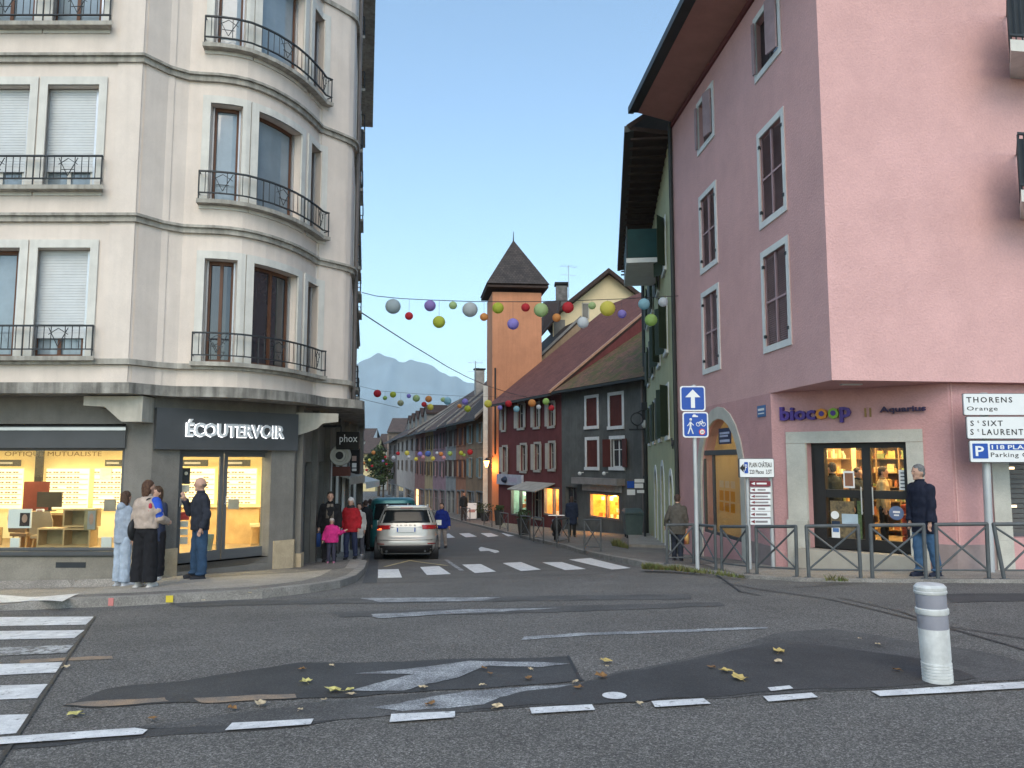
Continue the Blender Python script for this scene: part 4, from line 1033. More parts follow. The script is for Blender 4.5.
for k in range(5): sticker('notice_line', 900.5,907.5,472.5+k*3.6,473.5+k*3.6, M_dkblue, n=-.188, parent=wn)

# shop name letters
def letters(s, x0, x1, y0, y1, m_, sl=0, **k):
    ua, ub = PG.pix(x0,(y0+y1)/2)[0], PG.pix(x1,(y0+y1)/2)[0]; xm = (x0+x1)/2
    za, zb_ = PG.pix(xm,y1)[1], PG.pix(xm,y0)[1]
    return text_on(PG, s, ua, ub, za, zb_, .05, m_, PB, extrude=.03, bold=.03, **k)
M_viol = mat('violet_letters', (.07,.035,.22), .35, var=.02); M_olet = mat('orange_letter', (.62,.24,.02), .4, var=.02); M_glet = mat('green_letter', (.22,.40,.03), .4, var=.02)
letters('bioc', 782.5,817, 406.5,420.5, M_viol); letters('o', 817.5,828.5, 408.5,419.5, M_olet); letters('o', 829.5,840, 408,419, M_glet); letters('p', 841,852, 407,422.5, M_viol)
for x in (823,834.5):
    u_, z_ = PG.pix(x, 413.8 if x < 830 else 413.2); c_ = PG.P(u_,.02,z_); t_, nn = PG.T(u_); m = MB(); m.tube(c_, c_+nn*.068, .05, seg=12); m.build('letter_centre', M_viol, PB)
letters('Aquarius', 880,925.5, 406,413.5, mat('dark_violet_letters',(.035,.02,.07),.4))
for x in (865.5,870.5):
    m = MB(); u_,_ = PG.pix(x,412); sw(m, PG, u_-.015, u_+.015, .0, .03, PG.pix(868,417)[1], PG.pix(868,408)[1]); m.build('letter_bar', mat('ochre_bar',(.35,.22,.08),.5), PB)
# soffit below the overhang
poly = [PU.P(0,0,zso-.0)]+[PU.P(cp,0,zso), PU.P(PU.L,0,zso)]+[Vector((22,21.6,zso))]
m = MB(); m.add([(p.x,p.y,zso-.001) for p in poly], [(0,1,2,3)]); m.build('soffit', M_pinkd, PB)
m = MB(); c_ = W(851,386,13.3); m.box((c_.x,c_.y,zso-.012),(.35,.12,.02)); m.build('soffit_lamp', M_winw, PB)
# interior of the grocery
zi0, zi1 = z0-.0, z1+.5
i0 = PG.P(door_h[0]-.25,-.32,0); i1 = PG.P(door_h[1]+.7,-.32,0); t_, nn = PG.T(door_h[0]); nn=-nn
i2 = i1+nn*3.6; i3 = i0+nn*3.6; RR = [i0,i1,i2,i3]
m = MB()
for i in (1,2,3): p,q = RR[i], RR[(i+1)%4]; m.quad((p.x,p.y,zi0),(q.x,q.y,zi0),(q.x,q.y,zi1),(p.x,p.y,zi1))
m.add([(p.x,p.y,zi1) for p in RR], [(0,1,2,3)]); m.build('grocery_interior', mat('warm_shop_wall',(.72,.52,.27),.8), PB)
m = MB(); m.add([(p.x,p.y,zi0) for p in RR], [(0,1,2,3)]); m.build('grocery_floor', MATS['parquet'], PB)
for k in (.8, 2.2):
    c_ = (i0+i1)/2+nn*k; m = MB(); m.box((c_.x,c_.y,zi1-.04),(1.8,.3,.04), rz=math.atan2(t_.y,t_.x)); m.build('ceiling_light', emit('warm_shop_light',(1,.75,.38),27), PB)
def shelfunit(c_, wdt, h_, rz, lab, z, seed=1, dp=.32):
    T = thing('grocery_shelf', lab, 'shelf', (0,0,0), 'stocked shelves in the grocery')
    m = MB(); m.box((0,dp/2,h_/2),(wdt,.03,h_))
    for s_ in (-1,1): m.box((s_*wdt/2,0,h_/2),(.03,dp,h_))
    m.build('case', mat('brown_shelf',(.30,.18,.08),.6), T); rnd = random.Random(seed)
    cols = [(.7,.52,.25),(.4,.14,.06),(.22,.26,.10),(.78,.68,.45),(.35,.19,.08),(.7,.42,.12)]
    ms = [mat('goods_%s'%n, c, .5) for n, c in zip(('tan','red','green','cream','brown','orange'), cols)]
    g_ = MB(); s2 = MB(); z_ = .12
    while z_ < h_-.12:
        s2.box((0,0,z_),(wdt-.04,dp-.03,.02)); x = -wdt/2+.08
        while x < wdt/2-.08:
            w_ = rnd.uniform(.07,.2); hh_ = rnd.uniform(.07,.19); g_.cur = rnd.randrange(6); n0 = len(g_.f)
            w_ = min(w_,.1) if rnd.random() < .5 else w_
            if w_ <= .1: g_.tube((x,-.05,z_+.01),(x,-.05,z_+hh_*.75),w_*.45,seg=8); g_.tube((x,-.05,z_+hh_*.75),(x,-.05,z_+hh_),w_*.3,seg=6)
            else: g_.box((x,-.05,z_+.01+hh_/2),(w_*.9,.14,hh_))
            x += w_*1.05
        z_ += .31
    s2.build('shelf_board', MATS['brown_shelf'], T); g_.build('groceries', ms, T, kind='stuff', fix=False)
    T.location = (c_.x,c_.y,z); T.rotation_euler = (0,0,rz)
rz0 = math.atan2(t_.y,t_.x)
for k, (f, d_) in enumerate(((.14,3.3),(.42,3.3),(.70,3.3),(.95,3.3))):
    c_ = i0.lerp(i1,f)+nn*d_; shelfunit(c_, 1.15, 2.3, rz0, ['tall stocked shelf at the left end of the grocery back wall','stocked shelf behind the shoppers at the grocery door','stocked shelf behind the right leaf of the grocery door','stocked shelf at the right end of the grocery back wall'][k], zi0, k)
c_ = i0.lerp(i1,.02)+nn*1.4; shelfunit(c_, 1.6, 2.3, rz0-math.pi/2*-1, 'narrow shelf along the left wall of the grocery', zi0, 9)
c_ = i0.lerp(i1,.74)+nn*.9
T = thing('produce_crate', 'red crate stack behind the lower right pane of the grocery door', 'crate stack', (c_.x,c_.y,zi0))
for k in range(4):
    m = MB(); m.box((c_.x,c_.y,zi0+.12+k*.2),(.6,.4,.17), rz=rz0); m.build('crate', mat('red_crate',(.55,.10,.05),.5,var=.2,scale=10), T)
c_ = i0.lerp(i1,.92)+nn*.8
T = thing('grocery_counter', 'yellow wooden counter at the right of the grocery door', 'counter', (c_.x,c_.y,zi0))
m = MB(); m.box((c_.x,c_.y,zi0+.5),(1.1,.5,1.0), rz=rz0); m.build('counter_body', mat('slatted_wood',(.50,.33,.10),.6,var=.15,scale=8), T); m = MB(); m.box((c_.x,c_.y,zi0+1.02),(1.2,.58,.04), rz=rz0); m.build('counter_top', M_shelf, T)

# grey shop on the right edge
m = MB(); ub2 = PG.pix(993,500)[0]; sw(m, PG, ub2, shop2[0], .0, .06, -1.2, PG.pix(1000,540)[1]); sw(m, PG, ub2, shop2[0], .0, .05, PG.pix(1000,540)[1]+.003, shop2[3]); m.build('stone_pier', M_stone, PB)
m = MB(); frame(m, PG, shop2[0], shop2[1], shop2[2], shop2[3], .06, -.28, -.2, mull=[shop2[0]+1.4,shop2[0]+2.8]); s2f = m.build('shop_window', MATS['anthracite_frame'], PB)
m = MB(); zz = shop2[2]+.06
while zz < shop2[3]-.08: sw(m, PG, shop2[0]+.06, shop2[1]-.06, -.27, -.235, zz, zz+.075); zz += .085
m.build('roller_grille', mat('grey_grille',(.13,.13,.125),.5), s2f)
for k in range(5):
    m = MB(); sw(m, PG, shop2[0]+.1+.15*(k%2)*2, shop2[0]+.22+.15*(k%2)*2, -.23, -.225, shop2[2]+.5+k*.33, shop2[2]+.54+k*.33); m.build('lit_chink', emit('shop_chink',(1,.7,.35),1.5), s2f)
# lower right plinth band
m = MB(); sw(m, PG, fr_o[1]+.04, ub2, .0, .03, -1.2, PG.pix(960,545)[1]); m.build('plinth', mat('grey_pink_plinth',(0,0,0)), PB)
m = MB(); sw(m, PG, q2+.05, q2+.075, .001, .012, -1, zso); m.build('render_joint', M_pink, PB)
# two balconies at the right edge
for (yt, yb, zl_) in ((0,70,'balcony'),(145,210,'balcony')):
    u0 = PU.pix(1009 if yt == 0 else 1019, yb-10)[0]
    # slab juts out of the wall: nearer, hence left end seen against the wall
    zs = PU.pix(1015, yb-2)[1]
    m = MB(); sw(m, PU, u0, u0+3.2, .002, .85, zs-.2, zs); B_ = m.build('balcony', M_trimw, PB)
    m = MB(); a_, b_ = u0, u0+3.2
    for zz in (zs+.95, zs+.08): sw(m, PU, a_, b_, .79, .83, zz, zz+.04)
    uu = a_
    while uu < b_: m.tube(PU.P(uu,.81,zs), PU.P(uu,.81,zs+.95), .012, seg=5); uu += .11
    for e_ in (a_+.02, b_-.02):
        for zz in (zs+.97, zs+.1): m.tube(PU.P(e_,0,zz), PU.P(e_,.81,zz), .018, seg=5)
        d_ = .1
        while d_ < .8: m.tube(PU.P(e_,d_,zs), PU.P(e_,d_,zs+.95), .012, seg=5); d_ += .11
    m.build('railing', M_iron, B_)
    m = MB(); panel(m, PU, a_, b_, .775, zs+.1, zs+.9, th=.01); m.build('screen', mat('dark_screen',(.03,.035,.04),.5), B_)
# street name plate on the wall
m = MB(); ua, ub = PG.pix(758,412)[0], PG.pix(766,412)[0]; za, zb_ = PG.pix(762,417)[1], PG.pix(762,405.5)[1]; sw(m, PG, ua, ub, .003, .02, za, zb_)
T = m.build('street_name_plate', mat('enamel_blue',(.06,.16,.36),.35), PB); m = MB(); sw(m, PG, ua+.05, ub-.05, .021, .024, za+(zb_-za)*.55, zb_-.06); m.build('plate_line', M_paper, T); m = MB(); sw(m, PG, ua+.05, ub-.05, .021, .024, za+.06, za+(zb_-za)*.35); m.build('plate_line', M_paper, T)
# downpipe at the joint with the green house
m = MB(); m.tube((4.66-.07,21.55,-1.2),(4.66-.07,21.55,zpt),.06,seg=10); m.build('drain_pipe', M_fasc, PB)

# ================================================================== pale green house
M_green_r = mat('pale_green_render', (.56,.56,.33), .9, var=.06, scale=1.4, bump=.25, bscale=40, streak=.06)
GB = thing('green_house', 'narrow pale green house with dark green shutters and a balcony, beside the pink building', 'building', (6, 28, 0))
GR = Path([(6.7,38.5),(4.62,21.7)])
gt = zpt-.2
def gz(px, py): return GR.pix(px, py)
gw = []
for (x0,x1,y0,y1) in ((657.5,667,349,390),(659,666.5,300,316),(672,679,158,205),(657,664,215,260),(671,679,262,318)):
    ua, ub = GR.pix(x0,(y0+y1)/2)[0], GR.pix(x1,(y0+y1)/2)[0]; ua, ub = min(ua,ub), max(ua,ub)
    if ub-ua > 1.3: ub = ua+1.3
    gw.append((ua, ub, GR.pix(x1,y1)[1], GR.pix(x1,y1)[1]+1.75))
gu = GR.L
gw = []
for zb_ in (2.35, 5.05, 7.7):
    for uo in (2.2, 5.6, 9.2, 12.8): gw.append((gu-uo-1.0, gu-uo, zb_, zb_+1.55))
garch = [(gu-6.4,gu-4.9,-1.9,1.4),(gu-10.4,gu-8.8,-1.9,1.2),(gu-2.6,gu-1.4,-1.3,1.15)]
m = MB(); wall(m, GR, 0, GR.L, -2.4, gt, gw+garch, depth=.25)
aps = [arch_fill(m, GR, h) for h in garch]
m.quad(GR.P(0,0,-2.4),GR.P(0,0,-2.4)+Vector((10,2,0)),GR.P(0,0,gt)+Vector((10,2,0)),GR.P(0,0,gt)); m.build('wall', M_green_r, GB)
for p_, h in zip(aps, garch):
    m = MB(); arch_ring(m, GR, p_, .2, -.02, .03, -2.3); f_ = m.build('arch_surround', M_winw, GB); m = MB(); panel(m, GR, h[0], h[1], -.24, h[2], h[3]); m.build('door_leaf', mat('dark_door',(.06,.05,.05),.5), f_)
M_dgreen = mat('dark_green_shutter', (.035,.055,.035), .6, var=.1)
for i, h in enumerate(gw):
    m = MB(); surround(m, GR, *h, .12, .03, sill=.05); f_ = m.build('window', M_winw, GB); m = MB(); frame(m, GR, *h, .06, -.2, -.14, mull=[(h[0]+h[1])/2]); m.build('casement', M_winw, f_)
    m = MB(); panel(m, GR, h[0], h[1], -.18, h[2], h[3]); m.build('pane', M_glassd, f_)
    for s_, e_ in ((-1,h[0]-.03),(1,h[1]+.03)):
        ang = .55 if (i in (0,4,5,8)) else .12
        t2, n2 = GR.T(.1); dr = (t2*s_*math.cos(ang)+n2*math.sin(ang)); a = GR.P(e_, .05, h[2]); m = MB()
        m.prism([a, a+dr*.5, a+dr*.5+Vector((0,0,1.55)), a+Vector((0,0,1.55))], n2*.04 if ang < .5 else t2*.04); m.build('shutter', M_dgreen, f_)
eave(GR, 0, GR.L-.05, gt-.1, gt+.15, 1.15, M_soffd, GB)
m = MB(); k = 0
while k < GR.L:
    sw(m, GR, k, k+.1, 0, 1.13, gt-.16, gt-.1); k += .7
m.build('rafter_ends', M_soffd, GB, kind=None)
e0, e1 = GR.P(0,1.25,gt+.3), GR.P(GR.L,1.25,gt+.3); roofplane('roof', (e0,e1,(11,22,gt+5.5),(12,38,gt+5.5)), T_brown, GB)
# balcony
b0 = W(665,262,25); zsb = W(648,264,25.4).z
ub0, ub1 = GR.L-(28.6-21.7)/math.cos(math.atan2(2.08,16.8)), GR.L-(25.1-21.7)/.992
m = MB(); sw(m, GR, ub0, ub1, .002, 1.22, zsb, zsb+.16); BA = m.build('balcony', M_winw, GB)
m = MB(); sw(m, GR, ub1-.04, ub1-.01, .03, 1.2, zsb+.18, zsb+1.15); sw(m, GR, ub0, ub1-.045, 1.17, 1.2, zsb+.18, zsb+1.15); sw(m, GR, ub0+.01, ub0+.04, .03, 1.165, zsb+.18, zsb+1.15); m.build('balcony_screen', mat('teal_canvas',(.012,.055,.055),.7,var=.1), BA)
m = MB()
for u_ in (ub0+.03, ub1-.03): m.tube(GR.P(u_,1.185,zsb+.1),GR.P(u_,1.185,zsb+1.25),.03)
m.build('balcony_posts', M_fasc, BA)
# small shop sign letters on the green wall
m = text_mesh('hy', .55, .32, extrude=.02, bold=.03)
u_, z_ = GR.pix(674,449)
for v in m.vertices: v.co = GR.P(u_+v.co.x, .06+v.co.z, z_+v.co.y)
m.materials.clear(); m.materials.append(M_iron); link('lettering', m, GB)
m = MB(); m.tube(GR.P(1.2,.08,-2.3),GR.P(1.2,.08,gt),.06); m.tube(GR.P(.1,.08,-2.3),GR.P(.1,.08,gt),.05); m.build('drain_pipes', M_fasc, GB)
# ================================================================== houses farther down the street
def gwin(P, h, parent, msur, mpane, sur=.12, shut=None, ang=.1, dep=.18, mull=True, arch=False, mframe=None, closed=False, sill=.05):
    m = MB(); surround(m, P, *h, sur, .03, sill=sill)
    if arch:
        um = (h[0]+h[1])/2; m.lathe([(1,0)],None,3) if 0 else None
    f_ = m.build('window', msur, parent)
    m = MB(); panel(m, P, h[0], h[1], -dep+.02, h[2], h[3]); m.build('pane', mpane, f_)
    m = MB(); frame(m, P, *h, .05, -dep+.022, -dep+.07, mull=[(h[0]+h[1])/2] if mull else [], trans=[h[2]+(h[3]-h[2])*.62]); m.build('casement', mframe or msur, f_)
    if shut:
        if closed:
            uc = (h[0]+h[1])/2
            for a, b in ((h[0]+.01,uc-.01),(uc+.01,h[1]-.01)):
                m = MB(); sw(m, P, a, b, -.06, -.02, h[2]+.01, h[3]-.01)
                for k in range(3): uu = a+(b-a)*(k+.5)/3; sw(m, P, uu-.008, uu+.008, -.02, -.012, h[2]+.02, h[3]-.02)
                m.build('shutter', shut, f_)
        else:
            for s_, e_ in ((-1,h[0]-.02),(1,h[1]+.02)):
                t_, n_ = P.T(h[0]); hw_ = (h[1]-h[0])/2; dr = (t_*s_*math.cos(ang)+n_*math.sin(ang))*hw_; a = P.P(e_,.04,h[2]); m = MB()
                m.prism([a,a+dr,a+dr+Vector((0,0,h[3]-h[2])),a+Vector((0,0,h[3]-h[2]))], n_*.04); m.build('shutter', shut, f_)
    return f_
def house(name, label, A, B, zb, ze, mwall, mroof, depth=9, rise=6, holes=(), over=.6, cat='house', vA=0, vB=0, sof=None, verge=0):
    """terraced house: facade A(far) -> B(near), roof sloping up away from the street"""
    P = Path([A, B]); t_, n_ = P.T(.1); bk = -n_*depth
    T = thing(name, label, cat, (*P.P(P.L/2,0,0)[:2], zb), None)
    m = MB(); wall(m, P, 0, P.L, zb, ze, holes, depth=.2)
    a0, b0 = P.P(0,0,zb), P.P(P.L,0,zb); a1, b1 = P.P(0,0,ze), P.P(P.L,0,ze); rz_ = Vector((0,0,rise))
    sl = rise/depth
    for q0, q1 in ((a0,a1),(b0,b1)): m.add([q0, q0+bk, q1+bk+rz_, q1], [(0,1,2,3)])
    m.build('wall', mwall, T)
    e0 = P.P(-vA, over, ze-over*sl+.12); e1 = P.P(P.L+vB, over, ze-over*sl+.12)
    r0 = P.P(-vA,-depth,ze+rise+.12); r1 = P.P(P.L+vB,-depth,ze+rise+.12)
    roofplane('roof', (e0,e1,r1,r0), mroof, T)
    r2 = P.P(P.L+vB,-depth*2,ze+.1); r3 = P.P(-vA,-depth*2,ze+.1); roofplane('roof', (r0,r1,r2,r3), mroof, T)
    m = MB(); sw(m, P, -vA, P.L+vB, over, over+.12, ze-over*sl-.05, ze-over*sl+.07); m.build('gutter', M_fasc, T)
    if verge:
        m = MB(); u1_ = P.L+vB; hgt = .14 if verge == 1 else .22
        for w0, w1, n0_, n1_ in ((u1_-.2, u1_+.02, over, -depth),):
            q = [P.P(w0,n0_,ze-n0_*sl+.14),P.P(w1,n0_,ze-n0_*sl+.14),P.P(w1,n1_,ze+rise+.14),P.P(w0,n1_,ze+rise+.14)]
            m.hexa(q+[a+Vector((0,0,hgt)) for a in q])
        m.build('roof_verge', mat('copper_verge',(.52,.30,.20),.6,var=.15,scale=2) if verge == 1 else mat('pale_verge',(.27,.26,.24),.85,var=.15,scale=2), T)
    return T, P

# ---- dark slate-grey house
DA, DB = (2.9,45.0), (6.75,36.9)
DPp = Path([DA, DB])
def hole(P, x0, x1, y0, y1): 
    a, za = P.pix(x0, y1); b, zb_ = P.pix(x1, y0); xm = (x0+x1)/2
    return (min(a,b), max(a,b), P.pix(xm,y1)[1], P.pix(xm,y0)[1])
dz = DPp.pix(605,380)[1]
M_slate = mat('slate_grey_render', (.14,.145,.135), .9, var=.14, scale=1.2, bump=.2, streak=.15)
hs = [hole(DPp,586.5,597,398,426), hole(DPp,610,622,395,426), hole(DPp,587,597.5,440,467), hole(DPp,611.5,623,439,467)]
shopd = hole(DPp,590,620,493,519); doord = hole(DPp,566,577,487,522)
DH, _ = house('slate_house', 'dark slate grey house with oxblood shutters in pale frames and a mossy roof', DA, DB, -3, dz, M_slate, T_moss, 8, 5.2, hs+[shopd, doord], .55, vB=.6)
M_ox = mat('oxblood_shutter', (.115,.03,.022), .6, var=.12)
for i, h in enumerate(hs): gwin(DPp, h, DH, M_winw, M_glassd, .17, M_ox, ang=.2, closed=(i != 3), sill=.06)
def shopfront(P, h, parent, mfr, goods, lamp, fas=None, fash=.45, seed=1):
    m = MB(); frame(m, P, *h, .1, -.16, .03, mull=[(h[0]+h[1])/2+.2]); f_ = m.build('shop_window', mfr, parent)
    m = MB(); sw(m, P, h[0]+.05, h[1]-.05, -.1, -.09, h[2]+.05, h[3]-.05); m.build('pane', glass('shop_glass'), f_)
    m = MB(); t_, n_ = P.T(h[0]+.01); a,b = P.P(h[0],-.2,h[2]), P.P(h[1],-.2,h[2]); up = Vector((0,0,h[3]-h[2])); bk = -n_*1.0
    m.quad(a+bk,b+bk,b+bk+up,a+bk+up); m.quad(a,a+bk,a+bk+up,a+up); m.quad(b,b+bk,b+bk+up,b+up); m.quad(a,b,b+bk,a+bk); m.quad(a+up,b+up,b+bk+up,a+bk+up)
    m.build('display_niche', goods, f_)
    m = MB(); c_ = (a+b)/2+bk*.45+up*.96; m.box((c_.x,c_.y,c_.z),((b-a).length*.7,.25,.04), rz=math.atan2(t_.y,t_.x)); m.build('display_light', lamp, f_)
    rnd = random.Random(seed); m = MB()
    for k in range(26):
        q = a.lerp(b, rnd.uniform(.08,.92))+bk*rnd.uniform(.3,.9)+up*rnd.choice((.02,.28,.5,.7)); s_ = rnd.uniform(.08,.2)
        m.cur = k % 2; m.box((q.x,q.y,q.z+s_/2),(s_,s_*.6,s_*1.3))
    m.build('display_goods', [M_paper, mat('goods_red',(.5,.12,.05),.5)], f_, kind='stuff', fix=False)
    return f_
M_niche = mat('orange_display', (.85,.45,.15), .7, var=.15, scale=6)
L_or = emit('orange_display_lamp', (1,.5,.13), 90); L_wm = emit('warm_display_lamp', (1,.8,.5), 35)
shopfront(DPp, shopd, DH, mat('brown_grey_frame',(.22,.19,.17),.6), M_niche, L_or)
m = MB(); h = hole(DPp,579,625,478,484.5); sw(m, DPp, h[0], h[1], .0, .5, h[2], h[3]); m.build('awning_box', mat('taupe_awning',(.30,.28,.26),.8), DH)
m = MB(); h = hole(DPp,584,622,485.3,491.5); sw(m, DPp, h[0], h[1], .0, .12, h[2], h[3]); FD = m.build('fascia', mat('pale_grey_board',(.50,.50,.50),.6), DH)
m = MB(); sw(m, DPp, h[0]+.9, h[1]-.5, .122, .13, h[2]+.09, h[3]-.09); m.build('faded_lettering_band', mat('faint_red_letters',(.34,.22,.20),.7,var=.3,scale=14,col2=(.48,.46,.45)), FD)
gwin(DPp, doord, DH, M_slate, M_glassd, .08, None)
for x in (583.5, 608): u_, z_ = DPp.pix(x, 473.5); m = MB(); m.ell(DPp.P(u_,.25,z_), .1); m.tube(DPp.P(u_,0,z_+.05),DPp.P(u_,.25,z_+.05),.02); m.build('spotlight', M_winw, DH)
m = MB(); u_,_ = DPp.pix(644,420); m.tube(DPp.P(u_,.1,-3),DPp.P(u_,.1,dz),.07); m.build('drain_pipe', mat('zinc',(0,0,0)), DH)

# ---- maroon house
MA, MBp = (-.95,54.8), (2.88,45.05)
MP = Path([MA, MBp]); mz = MP.pix(530,392.5)[1]
M_mar = mat('maroon_render', (.17,.05,.048), .9, var=.1, scale=1.2, bump=.2, streak=.12)
mh = [hole(MP,502.5,505.5,404,430), hole(MP,518.5,524,404,428), hole(MP,534.5,539,404,427), hole(MP,549,554,403,426),
      hole(MP,503,507,447,472), hole(MP,521,526,445,471), hole(MP,535,540,444,470), hole(MP,549.5,554.5,443,469)]
ms1, ms2 = hole(MP,511,527,487,516), hole(MP,544,560,487,516); md = hole(MP,533,541,489,518)
MH, _ = house('maroon_house', 'maroon rendered house with pale shutters and a brown-red tiled roof', MA, MBp, -3.6, mz, M_mar, T_red, 9.5, 7.6, mh+[ms1,ms2,md], .7, vA=.35, verge=1)
M_palesh = mat('pale_beige_shutter', (.46,.43,.37), .7, var=.08)
for i, h in enumerate(mh): gwin(MP, h, MH, M_palesh, M_glassd, .14, M_palesh, ang=.12)
shopfront(MP, ms1, MH, M_darkm, mat('teal_display',(.25,.42,.42),.7), L_wm, seed=2); shopfront(MP, ms2, MH, mat('brown_grey_frame',(0,0,0)), MATS['grocery_interior'] if 'grocery_interior' in MATS else M_niche, L_wm, seed=3)
gwin(MP, md, MH, M_palesh, M_glassd, .1)
m = MB(); h = hole(MP,499,524,474.5,485); sw(m, MP, h[0], h[1], .03, .18, h[2], h[3]); FM = m.build('fascia', mat('pale_lilac_board',(.55,.57,.64),.5), MH)
m = MB(); m.ell(MP.P(h[0]+(h[1]-h[0])*.38,.2,(h[2]+h[3])/2),(.3,.3,.22)); m.build('blue_emblem', M_dkblue, FM)
m = MB(); sw(m, MP, h[0]+(h[1]-h[0])*.5, h[1]-.8, .183, .19, h[2]+.2, h[3]-.18); m.build('faded_lettering_band', mat('pinkish_letters',(.40,.28,.38),.6,var=.3,scale=14,col2=(.52,.52,.60)), FM)
# small sloping awning
a_, b_ = MP.pix(526,486)[0], MP.pix(555,486)[0]; z1 = MP.pix(540,483)[1]
m = MB(); m.loft([[MP.P(u,.0,z1),MP.P(u,.0,z1+.05),MP.P(u,1.3,z1-.4),MP.P(u,1.3,z1-.47)] for u in (a_,b_)]); m.build('awning', mat('grey_beige_awning',(.42,.40,.35),.8), MH)

# ---- orange tower
M_or = mat('orange_render', (.57,.26,.14), .9, var=.08, scale=.6, bump=.2, streak=.08)
c0 = Vector((W(492.5,300,57).x, 57.0)); td = Vector((1,.1)).normalized(); ts = Vector((-.13,1)).normalized(); tw = 3.72; tdp = 4.2
TQ = [c0, c0+td*tw, c0+td*tw+ts*tdp, c0+ts*tdp]
c0x = W(489,400,57.0)
ztw = W(500,297,57).z
TW = thing('orange_tower', 'square orange tower with a dark pyramid roof', 'tower', (c0.x, c0.y, -3))
m = MB(); m.hexa([(q.x,q.y,-3.6) for q in TQ]+[(q.x,q.y,ztw+.4) for q in TQ]); m.build('wall', M_or, TW)
cc_ = sum(TQ, Vector((0,0)))/4; ap = W(514.5,241,59.5)
ze_ = W(510,283,56.5).z
oc = [cc_+(q-cc_)*1.27 for q in TQ]; r_ = [(q.x,q.y,ze_) for q in oc]
for i in range(4):
    a, b = Vector(r_[i]), Vector(r_[(i+1)%4]); mid = Vector((cc_.x,cc_.y,ap.z))
    roofplane('roof', (a,b,mid.lerp(b,.004),mid.lerp(a,.004)), T_dark, TW, th=.1)
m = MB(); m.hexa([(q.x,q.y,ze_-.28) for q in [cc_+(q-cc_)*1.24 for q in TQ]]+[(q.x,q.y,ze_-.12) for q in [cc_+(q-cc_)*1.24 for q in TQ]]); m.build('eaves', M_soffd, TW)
m = MB(); m.tube((cc_.x,cc_.y,ap.z-.3),(cc_.x,cc_.y,ap.z+.7),.06,.02); m.build('finial', M_fasc, TW)
m = MB(); q = TQ[0].lerp(TQ[1],.06); m.tube((q.x,q.y-.08,2),(q.x,q.y-.08,W(494,368,57).z),.06); m.build('vent_pipe', M_fasc, TW)
# wall lantern on the tower, lit
q = W(486.5,463,56); LN = thing('wall_lantern', 'lit orange wall lantern on an iron arm at the foot of the orange tower', 'street lamp', tuple(q))
m = MB(); m.tube((q.x,q.y,q.z+.35),(TQ[0].x+.1,TQ[0].y,q.z+.45),.03); m.build('bracket', M_iron, LN)
m = MB(); m.lathe([(.08,-.3),(.2,.12),(.2,.16)], Matrix.Translation(q), 6); m.build('lantern_glass', emit('lantern_glow',(1,.45,.12),5), LN)
m = MB(); m.lathe([(.24,.16),(.05,.36)], Matrix.Translation(q), 6); m.build('lantern_cap', M_iron, LN)
pl = bpy.data.lights.new('lantern_light','POINT'); pl.energy = 90; pl.color = (1,.40,.10); pl.shadow_soft_size = .2; po = bpy.data.objects.new('lantern_light', pl); COL.objects.link(po); po.location = W(494.5,467,56.5)
attach(po, LN)

# ---- cream house behind with gable
M_cream = mat('cream_yellow_render', (.70,.58,.36), .9, var=.06, scale=.8)
cy = 66.0; gl, gr_ = W(553,330,cy).x, W(655,330,cy).x; za = W(609,272,cy).z; zel = W(553,317,cy).z; xm = W(609,300,cy).x; gr_ = 2*xm-gl
CB = thing('cream_gable_house', 'tall cream house with a gable behind the tiled roofs', 'house', (xm, cy, -3))
m = MB(); m.prism([(gl,cy,-3.4),(gr_,cy,-3.4),(gr_,cy,zel),(xm,cy,za),(gl,cy,zel)], (2,12,0)); m.build('wall', M_cream, CB)
dv = Vector((2,12,0)); f0 = Vector((-.1,-.9,0)); sl_ = (za-zel)/(xm-gl)
roofplane('roof', (Vector((gl-.9,cy,zel-.9*sl_+.15))+f0, Vector((gl-.9,cy,zel-.9*sl_+.15))+dv, Vector((xm,cy,za+.15))+dv, Vector((xm,cy,za+.15))+f0), T_dark, CB, th=.3)
roofplane('roof', (Vector((gr_+.9,cy,zel-.9*sl_+.15))+dv, Vector((gr_+.9,cy,zel-.9*sl_+.15))+f0, Vector((xm,cy,za+.15))+f0, Vector((xm,cy,za+.15))+dv), T_dark, CB, th=.3)
CP = Path([(gl,cy),(gr_,cy)])
for (x0,x1,y0,y1) in ((554,565,320,346),(583,588,304,318)):
    h = hole(CP,x0,x1,y0,y1); m = MB(); sw(m, CP, h[0]-.1, h[1]+.1, 0, .05, h[2]-.1, h[3]+.1); f_ = m.build('window', M_palesh if x0>570 else M_cream, CB)
    m = MB(); sw(m, CP, h[0], h[1], .051, .09, h[2], h[3]); m.build('shutter', mat('grey_brown_shutter',(.20,.19,.17),.7), f_)
m = MB(); p0 = W(557.5,300,cy-1); p1 = W(569,281,cy-1); m.box(((p0.x+p1.x)/2,cy+1.2,(p1.z+zel-3)/2),(p1.x-p0.x,.9,p1.z-zel+3)); c_ = m.build('chimney', mat('grey_brick',(.18,.17,.16),.9,var=.2,scale=3), CB)
m = MB(); m.box(((p0.x+p1.x)/2,cy+1.2,p1.z+.2),(p1.x-p0.x+.25,1.1,.22)); m.build('chimney_cap', T_dark, c_)
